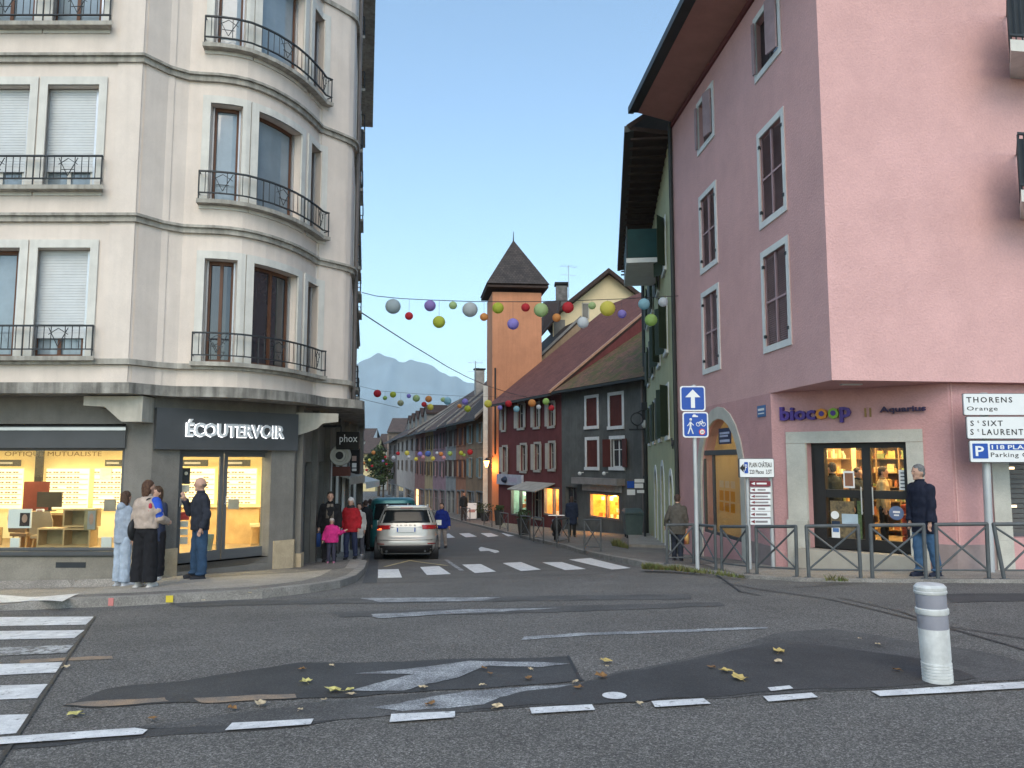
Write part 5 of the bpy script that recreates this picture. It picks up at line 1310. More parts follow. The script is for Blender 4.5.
# dark lower roof between the tower and the cream house
roofplane('lean_to_roof', (W(540,336,62),W(557,316,62),W(560,300,67),W(543,302,67)), T_dark, CB)
def antenna(px, py0, py1, Y, lab, n=5, wd=1.1, ang=.4):
    T = thing('tv_antenna', lab, 'antenna', tuple(W(px,py1,Y)), 'television antennas on the roofs'); a, b = W(px,py1,Y), W(px,py0,Y)
    m = MB(); m.tube(a-Vector((0,0,1.5)), b, .035, seg=5); m.build('mast', M_alu, T); m = MB(); d_ = Vector((math.cos(ang),math.sin(ang),0))
    for z in (.15,.9): m.tube(b-d_*wd*.6-Vector((0,0,z)), b+d_*wd*.6-Vector((0,0,z)), .02, seg=4)
    c_ = Vector((-d_.y,d_.x,0))
    for k in range(n): q = b-d_*wd*.55+d_*wd*1.1*k/(n-1)-Vector((0,0,.15)); m.tube(q-c_*.35+Vector((0,0,.0)), q+c_*.35+Vector((0,0,.25*(k%2))), .014, seg=4)
    m.build('elements', M_alu, T)
antenna(568.5, 265, 281, cy, 'thin television antenna above the chimney of the cream house', 5, 1.2, .3)
antenna(475.5, 361, 372, 64, 'thin television antenna on the low roof left of the orange tower', 4, 1.0, .1)

# ---- terraced row curving away on the left of the tower
row = Path([(-24,147),(-19.4,130),(-13.2,102),(-8.8,83.5),(-2.6,62)])
def rx(px, py=460): return row.pix(px, py)[0]
cols = [ (486,466,'brown_render',(.34,.24,.15),'ochre brown terraced house left of the orange tower',412,7.5,T_dark,(.20,.28,.27)),
         (466,456,'rust_render',(.46,.22,.13),'narrow rust coloured terraced house in the curving row',417,6.5,T_brown,(.12,.06,.05)),
         (456,446,'blue_grey_render',(.36,.38,.37),'narrow blue grey terraced house in the curving row',420,6.5,T_dark,(.08,.05,.04)),
         (446,433,'mauve_render',(.42,.28,.31),'mauve pink terraced house in the curving row',424,6.6,T_brown,(.10,.10,.10)),
         (433,425,'straw_render',(.55,.43,.24),'narrow straw yellow terraced house in the curving row',427,6.0,T_dark,(.06,.05,.05)),
         (425,415,'old_rose_render',(.38,.20,.17),'old rose terraced house with wide dark windows',430,5.6,T_dark,(.06,.07,.07)),
         (415,397,'putty_render',(.52,.44,.38),'putty coloured terraced house with four small windows a floor',434,5.2,T_brown,(.10,.08,.07)),
         (397,388.5,'grey_brown_render',(.20,.17,.16),'dark grey brown house at the bend of the street',440,5.0,T_dark,(.08,.07,.06)) ]
for (x1, x0, nm, colr, lab, ey, rise, tm, wc) in cols:
    ua, ub = rx(x0), rx(x1); A = row.P(ua)[:2]; B = row.P(ub)[:2]; P_ = Path([A,B]); ze = P_.pix((x0+x1)/2, ey)[1]
    nwin = 4 if nm == 'putty_render' else 2; hs_ = []; L_ = P_.L; zb_ = g(*A)-.3
    z2 = ze-2.5; z1 = ze-5.3
    for z in (z2, z1):
        if z < zb_+2.9: z = zb_+3.2
        for k in range(nwin):
            c_ = L_*(k+.5)/nwin; w_ = min(1.0, L_/nwin*.55)/2; hs_.append((c_-w_, c_+w_, z, z+1.5))
    gfz = (.6, L_*.45, zb_+.4, zb_+2.5), (L_*.55, L_-.5, zb_+.5, zb_+2.6)
    T, P2 = house('terraced_house', lab, A, B, zb_, ze, mat(nm, colr, .9, var=.12, scale=1.0, streak=.12), tm, 8, rise, hs_+list(gfz), .9, verge=2)
    msh = mat(nm+'_shutter', wc, .7)
    for h in hs_: gwin(P2, h, T, M_palesh if nm in ('brown_render','putty_render') else MATS[nm], M_glassd, .1, msh, mframe=M_palesh)
    for k, h in enumerate(gfz): gwin(P2, h, T, mat('shopfront_grey',(.25,.26,.26),.7), M_glassd if (nm != 'old_rose_render' or k) else emit('far_shop_glow',(1,.55,.2),1.6), .12)
    if nm in ('putty_render',):
        for k in range(5):
            u_ = L_*(k+.5)/5; sl = rise/8; q = P2.P(u_,-1.6,ze+1.6*sl); q2 = P2.P(u_,-4.4,ze+4.2*sl); t_, n_ = P2.T(.1); w_ = L_*.055
            m = MB(); m.prism([q-t_*w_, q+t_*w_, q+t_*w_+Vector((0,0,1.3)), q+Vector((0,0,2.1)), q-t_*w_+Vector((0,0,1.3))], q2-q-Vector((0,0,(q2-q).z))); d_ = m.build('dormer', MATS['grey_brown_shutter'], T)
            m = MB(); m.prism([q+n_*.1-t_*(w_+.25)+Vector((0,0,1.15)), q+n_*.1+Vector((0,0,2.25)), q+n_*.1+t_*(w_+.25)+Vector((0,0,1.15)), q+n_*.1+t_*(w_+.25)+Vector((0,0,1.35)), q+n_*.1+Vector((0,0,2.5)), q+n_*.1-t_*(w_+.25)+Vector((0,0,1.35))], -n_*3); m.build('dormer_roof', M_soffd, d_)
    if nm in ('brown_render','mauve_render','rust_render'):
        c_ = P2.P(L_*.6,-4,0); zc = ze+rise*.5
        m = MB(); m.box((c_.x,c_.y,zc+1.0),(.9,.7,2.6), rz=.3); ch = m.build('chimney', mat('old_plaster',(.36,.34,.31),.9,var=.15,scale=2), T); m = MB(); m.box((c_.x,c_.y,zc+2.38),(1.1,.9,.14), rz=.3); m.build('chimney_cap', T_dark, ch)
# small dark dormer at the tower's left edge
# white drain / pale pilaster at the seam by the tower
m = MB(); q = W(485.5,440,58.5); m.box((q.x,q.y,2.0),(.35,.3,10.5)); tag(m.build('pale_corner_strip', mat('off_white_render',(.60,.60,.55),.85,var=.1)), 'pale upright strip of wall between the brown house and the tower', 'wall strip')
# ---- end of the street
def endhouse(lab, x0, x1, Y, ytop, colr, nm, gable=None, wincol=(.1,.09,.08), nx=2, nz=4, roofm=None, cat='apartment block'):
    a, b = W(x0,460,Y).x, W(x1,460,Y).x; zt = W(x0,ytop,Y).z; P_ = Path([(a,Y),(b,Y)]); hs_ = []; zb_ = g(a,Y)-1
    st = (zt-zb_-3.2)/nz
    for j in range(nz):
        for i in range(nx):
            c_ = P_.L*(i+.5)/nx; w_ = P_.L/nx*.24; z = zb_+3.4+st*j; hs_.append((c_-w_,c_+w_,z,z+st*.55))
    T, P2 = house('end_house', lab, (a,Y), (b,Y), zb_, zt, mat(nm, colr, .9, var=.06), roofm or T_brown, 7, 3.2, hs_, .8, cat=cat)
    for h in hs_: gwin(P2, h, T, MATS[nm], mat(nm+'_window', wincol, .5), .1)
endhouse('pale yellow block with dark windows at the end of the street', 361, 375.5, 168, 452, (.66,.55,.30), 'yellow_end_render', nx=3)
endhouse('white block with greenish windows at the end of the street', 375.8, 393, 180, 447, (.66,.68,.64), 'white_end_render', wincol=(.12,.2,.17), nx=3, nz=5)
endhouse('white gabled house behind the pale yellow block', 350, 372, 200, 440, (.72,.72,.68), 'white_gable_render', nx=4, nz=4)
# dark brown high house seen over the bend
endhouse('brown house with a hipped roof rising over the bend of the street', 387, 404, 175, 431, (.22,.17,.14), 'dark_brown_render', nx=3, nz=4, cat='house')
# ---- trees at the end of the street
M_leaf = mat('leaves', (.055,.085,.03), .8, var=.3, scale=2); M_bark = mat('bark', (.09,.07,.05), .9)
def tree(name, lab, x, y, h, r, n=1400, grp=None, seed=1):
    T = thing(name, lab, 'tree', (x,y,g(x,y)), grp); zb_ = g(x,y); rnd = random.Random(seed); m = MB()
    m.tube((x,y,zb_-.1),(x,y,zb_+h*.5),h*.028,h*.018)
    cl = []
    for k in range(9):
        a = rnd.uniform(0,6.28); rr = rnd.uniform(.2,.8)*r; c_ = Vector((x+rr*math.cos(a), y+rr*math.sin(a), zb_+h*rnd.uniform(.45,.9))); cl.append((c_, r*rnd.uniform(.35,.6))); m.tube((x,y,zb_+h*.4), c_, h*.012, h*.004, seg=5)
    m.build('trunk', M_bark, T); m = MB()
    for k in range(n):
        c_, cr = rnd.choice(cl); d_ = Vector((rnd.gauss(0,1),rnd.gauss(0,1),rnd.gauss(0,1))).normalized()*cr*rnd.random()**.4; q = c_+d_; s_ = rnd.uniform(.12,.26)*h/7
        u_ = Vector((rnd.gauss(0,1),rnd.gauss(0,1),rnd.gauss(0,1))).normalized(); v_ = u_.orthogonal()*s_; m.add([q-u_*s_, q+v_*.6, q+u_*s_, q-v_*.6], [(0,1,2,3)])
    m.build('crown', M_leaf, T, fix=False); return T
tree('street_tree', 'dark green tree at the far end of the street', W(379,470,140).x, 140, 9, 2.6, seed=3)
tree('street_tree', 'smaller green tree in front of the white block far away', W(383.5,475,132).x, 132, 6.5, 1.9, seed=5)

# ---- left side of the street beyond the corner building
LS = Path([(-6.75,30.2),(-12.4,52),(-19,78),(-27,106)])
segsL = [(0,10,(.33,.30,.26),'pale brown terraced house next to the corner building'),(10,21,(.45,.42,.36),'cream grey terraced house on the left side of the street'),(21,33,(.36,.24,.2),'terracotta terraced house on the left side of the street'),(33,48,(.48,.44,.33),'straw coloured terraced house on the left side of the street'),(48,LS.L,(.4,.38,.36),'grey terraced house at the far left bend')]
for i,(a,b,c_,lab) in enumerate(segsL):
    A, B = LS.P(a)[:2], LS.P(b-.05)[:2]; P_ = Path([B,A]); P_.nr = [-q for q in P_.nr]; P_.m = [-q for q in P_.m]
    T = thing('terraced_house', lab, 'house', (*A, g(*A)))
    zb_ = g(*B)-.5; ze = 6.6-.4*i; hs_ = []
    for z in (1.6, 4.2):
        for k in range(3): u_ = P_.L*(k+.5)/3; hs_.append((u_-.5,u_+.5,z-.3*i,z+1.5-.3*i))
    m = MB(); wall(m, P_, 0, P_.L, zb_, ze, hs_, depth=.2); m.build('wall', mat('left_render_%s'%('brown','cream','terracotta','straw','grey')[i], c_, .9, var=.1, streak=.1), T)
    for h in hs_: gwin(P_, h, T, M_palesh, M_glassd, .1, M_palesh)
    e0, e1 = P_.P(0,.35,ze), P_.P(P_.L,.35,ze); roofplane('roof', (e0,e1,P_.P(P_.L,-8,ze+5),P_.P(0,-8,ze+5)), T_brown, T)
# ---- mountains
M_hazy_rock = mat('haze_tinted_mountain', (.28,.37,.42), 1, var=.2, scale=.002)  # rock colour lightened and blued by painted-in haze, on top of the air volume
def ridge(name, pts, Y, m_, back=1800, base=-400):
    mb = MB(); rings = []; tops = []
    for k in range(len(pts)-1):
        for j in range(8):
            t = j/8; tops.append((pts[k][0]*(1-t)+pts[k+1][0]*t, pts[k][1]*(1-t)+pts[k+1][1]*t))
    tops.append(pts[-1])
    for px, py in tops:
        q = W(px, py, Y); jz = noise.noise(Vector((px*.11,py*.07,3)))*22; q.z += jz
        r = []
        for f in range(9):
            t = f/8; z = base+(q.z-base)*t; yy = Y-back*(1-t)**1.2+noise.noise(Vector((px*.05,t*5,1)))*160
            r.append(Vector((q.x*(yy/Y)**0, yy, z+ (noise.noise(Vector((px*.08,t*7,7)))*45 if 0<f<8 else 0))))
        r.append(Vector((q.x, Y+back, base))); rings.append(r)
    mb.loft(rings, close=False, caps=False)
    return mb.build(name, m_, smooth=True, fix=False, kind='structure')
ridge('mountain', [(-900,430),(-300,380),(0,350),(150,372),(260,360),(335,372),(352,366),(366,359),(378,353.5),(388,356),(399,361.5),(412,360.5),(424,363),(436,369),(450,376),(466,381),(482,384),(500,381),(560,372),(640,380),(720,365),(900,350),(1200,380),(1800,430)], 6000, M_hazy_rock)

# ================================================================== haze
HZ = MB(); HZ.box((0,4500,400),(16000,11000,3300-0)); 
HZ = MB(); HZ.hexa([(-9000,-900,-430),(9000,-900,-430),(9000,8600,-430),(-9000,8600,-430),(-9000,-900,1150),(9000,-900,1150),(9000,8600,1150),(-9000,8600,1150)])
vm = bpy.data.materials.new('air'); vm.use_nodes = True; nn_ = vm.node_tree.nodes; nn_.remove(nn_['Principled BSDF'])
pv = nn_.new('ShaderNodeVolumePrincipled'); pv.inputs['Color'].default_value = (.88,.98,1,1); pv.inputs['Density'].default_value = HAZE; pv.inputs['Anisotropy'].default_value = .2
vm.node_tree.links.new(pv.outputs[0], nn_['Material Output'].inputs['Volume'])
HZo = HZ.build('haze', vm, kind='stuff'); 
# ================================================================== barriers along the right kerb
M_steel = mat('grey_barrier_paint', (.105,.115,.12), .5, var=.12, scale=6)
def barrier(a, b, lab, hgt=.9, lean=0, grp='steel cross barriers along the pavement edge'):
    a, b = Vector(a), Vector(b); d = b-a; L_ = Vector((d.x,d.y,0)).length; zt = Vector((0,0,1))
    T = thing('barrier', lab, 'barrier', tuple(a.lerp(b,.5)), grp); up = Vector((lean,0,hgt)).normalized()*hgt
    for q in (a, b): m = MB(); m.tube(q-Vector((0,0,.08)), q+up, .028, seg=10); m.tube(q, q+Vector((0,0,.012)), .07, seg=10); m.build('post', M_steel, T, smooth=True)
    m = MB(); m.tube(a+up, b+up, .028, seg=10); m.ell(a+up,.028,nu=8,nv=6); m.ell(b+up,.028,nu=8,nv=6); m.build('top_rail', M_steel, T, smooth=True)
    m = MB(); lo = Vector((0,0,.13)); m.tube(a+lo, b+up*.96, .016, seg=8); m.tube(b+lo, a+up*.96, .016, seg=8); m.build('cross_bars', M_steel, T, smooth=True)
    m = MB(); m.tube(a+lo, b+lo, .014, seg=8); m.build('low_rail', M_steel, T, smooth=True); return T
def gk(px, py): return G(px, py, KH)
Bn = [((667,564),(693.5,563.5),'first barrier left of the blue sign pole, with the walking man behind it'),
      ((699,564.5),(716,569.5),'narrow barrier just right of the blue sign pole'),
      ((722,570.5),(748,574),'second barrier right of the blue sign pole'),
      ((757,574.5),(797,577.3),'barrier in front of the brown direction boards'),
      ((809,577.8),(861,578.5),'barrier in front of the left half of the grocery door'),
      ((872.5,578.6),(926,579),'barrier in front of the right half of the grocery door and the man in navy'),
      ((938,579),(989,579.2),'barrier right of the man in navy, left of the town sign pole'),
      ((1005,579.4),(1062,579.6),'leaning barrier at the right edge of the picture')]
for a, b, lab in Bn: barrier(gk(*a), gk(*b), lab, .80, lean=-.12 if a[0] == 1005 else random.uniform(-.015,.015))
for a, b, lab in (((584.5,551),(601,551.5),'lone barrier on the far pavement in front of the slate house shop'),((557,545),(569,542.5),'barrier on the far pavement left of the lone one'),
                  ((533.7,540),(543.5,541.5),'barrier by the white menu board'),((521,536),(530,538),'barrier left of the menu board barrier'),((500,529.5),(508,531.5),'barrier near the dark planters'),((484,525),(492,527),'barrier at the foot of the orange tower'),((462,520.5),(470,522),'barrier right of the sandwich board')):
    barrier(gk(*a), gk(*b), lab, .95)
for i,(a, b) in enumerate((((645,527),(672,527)),)):
    barrier(gk(*a), gk(*b), 'tall thin barrier across the front of the slate house corner', 1.2)

# ---- white flexible bollard
pb = G(938, 682); s_h = 1.0
BL = thing('white_bollard', 'leaning white plastic bollard with two reflective bands beside the edge line', 'bollard', tuple(pb))
top = W(929.5, 583, pb.y-.0); ax = (top-pb); hb = ax.length; ax.normalize()
Mb = Matrix.Translation(pb) @ ax.to_track_quat('Z','Y').to_matrix().to_4x4()
r = .103
M_wpl = mat('white_plastic', (.78,.79,.77), .45, var=.13, scale=5, bump=.15, bscale=14, streak=.2)
prof = [(r*.9,0),(r*1.0,.01)]
for k in range(6): z = .02+.022*k; prof += [(r*1.0,z),(r*1.0,z+.012),(r*.95,z+.014),(r*.95,z+.02)]
prof += [(r*.99,.17),(r*1.0,hb*.52)]
m = MB(); m.lathe(prof+[(r*1.02,hb*.545)], Mb, 28); m.build('bollard_body', M_wpl, BL, smooth=True)
M_refl = mat('grey_reflective_band', (.30,.30,.34), .35, var=.06, scale=8, spec=.6)
m = MB(); m.lathe([(r*1.0,hb*.545),(r*1.005,hb*.55),(r*1.005,hb*.69)], Mb, 28); m.build('reflective_band', M_refl, BL, smooth=True)
m = MB(); m.lathe([(r*1.04,hb*.69),(r*1.09,hb*.70),(r*1.09,hb*.745),(r*1.03,hb*.755)], Mb, 28); m.build('collar', M_wpl, BL, smooth=True)
m = MB(); m.lathe([(r*1.0,hb*.755),(r*1.005,hb*.76),(r*1.005,hb*.895)], Mb, 28); m.build('reflective_band', M_refl, BL, smooth=True)
m = MB(); m.lathe([(r*1.03,hb*.895),(r*1.08,hb*.905),(r*1.08,hb*.925),(r*1.03,hb*.93),(r*1.06,hb*.945),(r*1.06,hb*.965),(r*.9,hb*.99),(r*.3,hb*1.0)], Mb, 28); m.build('cap', M_wpl, BL, smooth=True)

# ================================================================== signs
M_pole = mat('galvanised_pole', (.50,.52,.53), .45, metal=.3, var=.06)
M_signw = mat('sign_white', (.74,.76,.76), .4, var=.02); M_blue = mat('sign_blue', (.015,.075,.36), .35, var=.03); M_black = mat('sign_black', (.02,.02,.022), .5); M_redp = mat('sign_red', (.6,.05,.04), .4)
X_, N_ = Vector((1,0,0)), Vector((0,-1,0))
def flat(parent, name, cx, cz, y, poly, m_, th=.004, n=N_, t=X_):
    mb = MB(); mb.prism([Vector((cx,y,cz))+t*a+Vector((0,0,b)) for a,b in poly], n*th); return mb.build(name, m_, parent)
def rrect(w_, h_, r_=.03, k=4):
    p = []
    for (sx, sz, a0) in ((1,1,0),(-1,1,90),(-1,-1,180),(1,-1,270)):
        for i in range(k+1): a = R(a0+90*i/k); p.append((sx*(w_/2-r_)+r_*math.cos(a), sz*(h_/2-r_)+r_*math.sin(a)))
    return p
pp = gk(697.5, 571)
SP = thing('traffic_sign', 'blue one way arrow sign above a blue pedestrian zone sign on a grey pole', 'traffic sign', tuple(pp))
zt_ = W(692,385,pp.y).z; m = MB(); xt = W(692,386,pp.y).x
m.tube(pp-Vector((0,0,.05)), (xt+.03,pp.y,zt_), .038, seg=12); m.build('pole', M_pole, SP, smooth=True); m = MB(); m.tube(pp, pp+Vector((0,0,.03)), .1, seg=12); m.build('base_plate', M_pole, SP)
def square_sign(x0,x1,y0,y1):
    a, b = W(x0,y1,pp.y-.07), W(x1,y0,pp.y-.07); cx, cz = (a.x+b.x)/2, (a.z+b.z)/2; s = b.x-a.x
    pl = flat(SP, 'sign_plate', cx, cz, pp.y-.05, rrect(s, s, .05), M_signw, .02); flat(pl, 'sign_face', cx, cz, pp.y-.0705, rrect(s*.9, s*.9, .04), M_blue, .003); return pl, cx, cz, s, pp.y-.074
pl, cx, cz, s, yy = square_sign(680.5,705,386,411)
flat(pl, 'arrow', cx, cz, yy, [(-.08*s,-.38*s),(.08*s,-.38*s),(.08*s,.05*s),(.30*s,.05*s),(0,.36*s),(-.30*s,.05*s),(-.08*s,.05*s)], M_signw)
pl, cx, cz, s, yy = square_sign(683,708,412.5,437)
m = MB()
def O(a, b): return Vector((cx+a*s, yy-.002, cz+b*s))
for a, b, r_ in ((( -.2,.12),(-.2,-.08),.035),((-.2,-.08),(-.3,-.36),.022),((-.2,-.08),(-.1,-.36),.022),((-.2,.1),(-.32,-.05),.016),((-.2,.1),(-.08,-.02),.016)): m.tube(O(*a), O(*b), r_*s*1.1, seg=8)
m.ell(O(-.19,.2), .055*s, nu=10, nv=8); m.build('walking_figure', M_signw, pl)
m = MB()
for c_ in ((.1,.02),(.31,.02)):
    for k in range(12): t0, t1 = k*math.pi/6, (k+1)*math.pi/6; m.tube(O(c_[0]+.075*math.cos(t0), c_[1]+.075*math.sin(t0)), O(c_[0]+.075*math.cos(t1), c_[1]+.075*math.sin(t1)), .014*s, seg=5)
for a, b in (((.1,.02),(.18,.13)),((.18,.13),(.28,.13)),((.31,.02),(.25,.2)),((.18,.13),(.21,.02)),((.21,.02),(.28,.13))): m.tube(O(*a), O(*b), .013*s, seg=5)
m.build('bicycle_symbol', M_signw, pl)
flat(pl, 'car_symbol', cx-.02*s, cz+.3*s, yy, [(-.1*s,0),(.12*s,0),(.12*s,.05*s),(.05*s,.06*s),(.02*s,.1*s),(-.06*s,.1*s),(-.1*s,.05*s)], M_signw)
def disc(parent, name, x, z, y, r_, m_, th=.004): m = MB(); m.tube((x,y,z),(x,y-th,z),r_,seg=24); return m.build(name, m_, parent)
disc(pl, 'red_ring', cx+.25*s, cz-.28*s, yy, .125*s, M_redp); disc(pl, 'ring_centre', cx+.25*s, cz-.28*s, yy-.0045, .09*s, M_signw)
text_at('20', (cx+.19*s, yy-.011, cz-.325*s), X_, N_, .12*s, .09*s, M_black, pl, extrude=.001)

# car park sign in front of the pink wall
q = Vector((4.6,14.5,0))
def panel_sign(T, x0,x1,y0,y1,Y,m_,name='sign_panel',th=.04, tilt=0):
    a, b = W(x0,y1,Y), W(x1,y0,Y); cx, cz = (a.x+b.x)/2,(a.z+b.z)/2; w_, h_ = b.x-a.x, b.z-a.z
    return flat(T, name, cx, cz, Y, rrect(w_,h_,min(w_,h_)*.06), m_, th), a.x, a.z, w_, h_
Yc = q.y-.3
CP_ = thing('car_park_sign', 'white car park sign above stacked direction boards in front of the pink wall', 'direction sign', (W(760,550,Yc).x, Yc, g(5,Yc)+KERB))
pz, x0_, z0_, w_, h_ = panel_sign(CP_, 739,772,459,477,Yc,M_signw, th=.08)
mm, *_r = panel_sign(CP_, 738.3,772.7,458.3,477.7,Yc+.02,M_darkm,'sign_case', th=.07)
yy = Yc-.083
flat(pz, 'blue_square', x0_+w_*.18, z0_+h_*.52, yy, rrect(w_*.11,h_*.62,.01), M_blue); text_at('P', (x0_+w_*.15, yy-.005, z0_+h_*.36), X_, N_, w_*.06, h_*.34, M_signw, pz, extrude=.001)
flat(pz, 'arrow', x0_+w_*.07, z0_+h_*.5, yy, [(-.05,0),(.02,.08),(.02,.03),(.05,.03),(.05,-.03),(.02,-.03),(.02,-.08)], M_black)
text_at('PLAIN CHÂTEAU', (x0_+w_*.28, yy, z0_+h_*.54), X_, N_, w_*.66, h_*.34, M_black, pz, extrude=.001, bold=.01); text_at('220 Places  3,5T', (x0_+w_*.28, yy, z0_+h_*.14), X_, N_, w_*.66, h_*.27, M_black, pz, extrude=.001, bold=.01)
for x in (747.5, 770.5):
    a = W(x, 470, Yc+.04); m = MB(); m.tube((a.x,Yc+.07,g(a.x,Yc)+KERB-.05),(a.x,Yc+.07,a.z+.2),.035,seg=10); m.build('pole', M_pole, CP_, smooth=True)
M_wine = mat('wine_red_board', (.22,.03,.05), .5)
rowsb = [(481,486,M_wine),(487.5,492,M_signw),(494,498.5,M_signw),(500,504.5,M_signw),(506.5,511,M_signw),(511.5,517,M_signw),(518.5,524.5,M_signw)]
for k,(y0,y1,mm_) in enumerate(rowsb):
    pz, x0_, z0_, w_, h_ = panel_sign(CP_, 750,770,y0,y1,Yc+.02,mm_,'direction_board', th=.03)
    yb = Yc-.012
    flat(pz, 'arrow_tip', x0_+.05, z0_+h_/2, yb, [(-.04,0),(.03,h_*.3),(.03,-h_*.3)], M_wine if mm_ is M_signw else M_signw)
    flat(pz, 'board_line', x0_+w_*.55, z0_+h_*.5, yb, rrect(w_*[.5,.4,.62,.66,.35,.55,.6][k], h_*.34, .008), M_signw if mm_ is M_wine else mat('grey_print_line',(.30,.28,.29),.6))

# town signs at the right edge
q = W(988, 560, 12.75); zg_ = g(q.x,12.75)+KERB; Yt = 12.6
TS = thing('town_sign', 'stack of white town direction signs over a car park sign on a grey pole', 'direction sign', (q.x, 12.75, zg_))
m = MB(); pr = W(985.5,430,12.75); m.tube((W(990,560,12.75).x,12.75,zg_-.1),(pr.x,12.75,W(985,393,12.75).z),.062,seg=14); m.build('pole', M_pole, TS, smooth=True)
def tsign(x0,x1,y0,y1):
    pz, a, b, w_, h_ = panel_sign(TS, x0,x1,y0,y1,Yt,M_signw, th=.03)
    panel_sign(TS, x0-.6,x1+.6,y0-.6,y1+.6,Yt+.02,mat('dark_sign_back',(.12,.13,.13),.5),'sign_back', th=.015); return pz, a, b, w_, h_
def ttext(pz, s_, x0,x1,y0,y1, bold=.015): 
    a, b = W(x0,y1,Yt-.03), W(x1,y0,Yt-.03); text_at(s_, (a.x,Yt-.031,a.z), X_, N_, b.x-a.x, b.z-a.z, M_black, pz, extrude=.001, bold=bold, spacing=1.3 if s_.isupper() else 1.1)
pz,*_ = tsign(963.5,1062,394,415); ttext(pz,'THORENS',966.5,1012,397,402.6); ttext(pz,'Orange',967,997.5,406.4,411.8,.005)
pz,*_ = tsign(967,1062,417,438.5); ttext(pz,'S  SIXT',970.5,1002.5,420.5,426); ttext(pz,'t',977.3,979,420.3,423); ttext(pz,'S  LAURENT',970.5,1023,429,435); ttext(pz,'t',977.3,979,428.8,431.5)
pz,*_ = tsign(970,1062,441,462); a,b = W(973,458.5,Yt-.03),W(987.5,443.5,Yt-.03)
flat(pz,'blue_square',(a.x+b.x)/2,(a.z+b.z)/2,Yt-.031,rrect(b.x-a.x,b.z-a.z,.01),M_blue); a2,b2=W(976,456,Yt-.04),W(984,446,Yt-.04); text_at('P',(a2.x,Yt-.036,a2.z),X_,N_,b2.x-a2.x,b2.z-a2.z,M_signw,pz,extrude=.001,bold=.02)
a,b = W(990,450,Yt-.03),W(1058,444,Yt-.03); flat(pz,'blue_band',(a.x+b.x)/2,(a.z+b.z)/2,Yt-.031,rrect(b.x-a.x,b.z-a.z,.01),M_blue)
a2,b2=W(992,449.3,Yt-.04),W(1040,445,Yt-.04); text_at('118 PLACES',(a2.x,Yt-.036,a2.z),X_,N_,b2.x-a2.x,b2.z-a2.z,M_signw,pz,extrude=.001,bold=.015); ttext(pz,'Parking Gratuit',991,1050,452.5,458.5,.005)

# direction signs far, by the waste container
Yk = 33.5; q = W(645,525,Yk); DS = thing('direction_sign', 'small blue and white direction signs on a dark post above the waste container', 'direction sign', (q.x,Yk,g(q.x,Yk)+KERB))
m = MB(); m.tube((q.x,Yk,g(q.x,Yk)),(q.x,Yk,W(645,476,Yk).z),.05); m.build('pole', M_iron, DS)
for x0,x1,y0,y1,mm_ in ((627,634,481,488,M_blue),(634.5,644,479,482.5,M_signw),(634.5,643,483.5,488,M_signw),(627,635,489.5,495,M_signw),(637,644,490,493,M_signw)): panel_sign(DS,x0,x1,y0,y1,Yk-.05,mm_,'sign_plate')
LP_ = thing('wall_bracket_lamp', 'small white lamp on a bracket on the slate house wall', 'lamp', tuple(W(644.5,424,37)))
m = MB(); c_ = W(644.5,424,37); m.ell(c_,(.14,.14,.2)); m.build('lamp_globe', M_winw, LP_); m = MB(); c2 = W(644.5,416,37); m.tube(c_,c2+Vector((0,0,.4)),.05); m.box((c2.x,c2.y,c2.z+.3),(.3,.25,.7)); m.build('bracket', M_iron, LP_)
EM = thing('iron_shop_emblem', 'black wrought iron emblem hanging on the slate house', 'shop sign', tuple(W(637,420,37)))
m = MB(); c_ = W(637,419,36.8)
for k in range(12): t0,t1=k*math.pi/6,(k+1)*math.pi/6; m.tube((c_.x+.3*math.cos(t0),c_.y,c_.z+.3*math.sin(t0)),(c_.x+.3*math.cos(t1),c_.y,c_.z+.3*math.sin(t1)),.035,seg=5)
m.tube((c_.x-.4,c_.y,c_.z-.5),(c_.x+.5,c_.y,c_.z-.5),.04); m.tube((c_.x,c_.y,c_.z+.3),(c_.x+.4,c_.y,c_.z+.5),.03); m.tube((c_.x,c_.y,c_.z-.3),(c_.x,c_.y,c_.z-.5),.03); m.build('emblem', M_iron, EM)
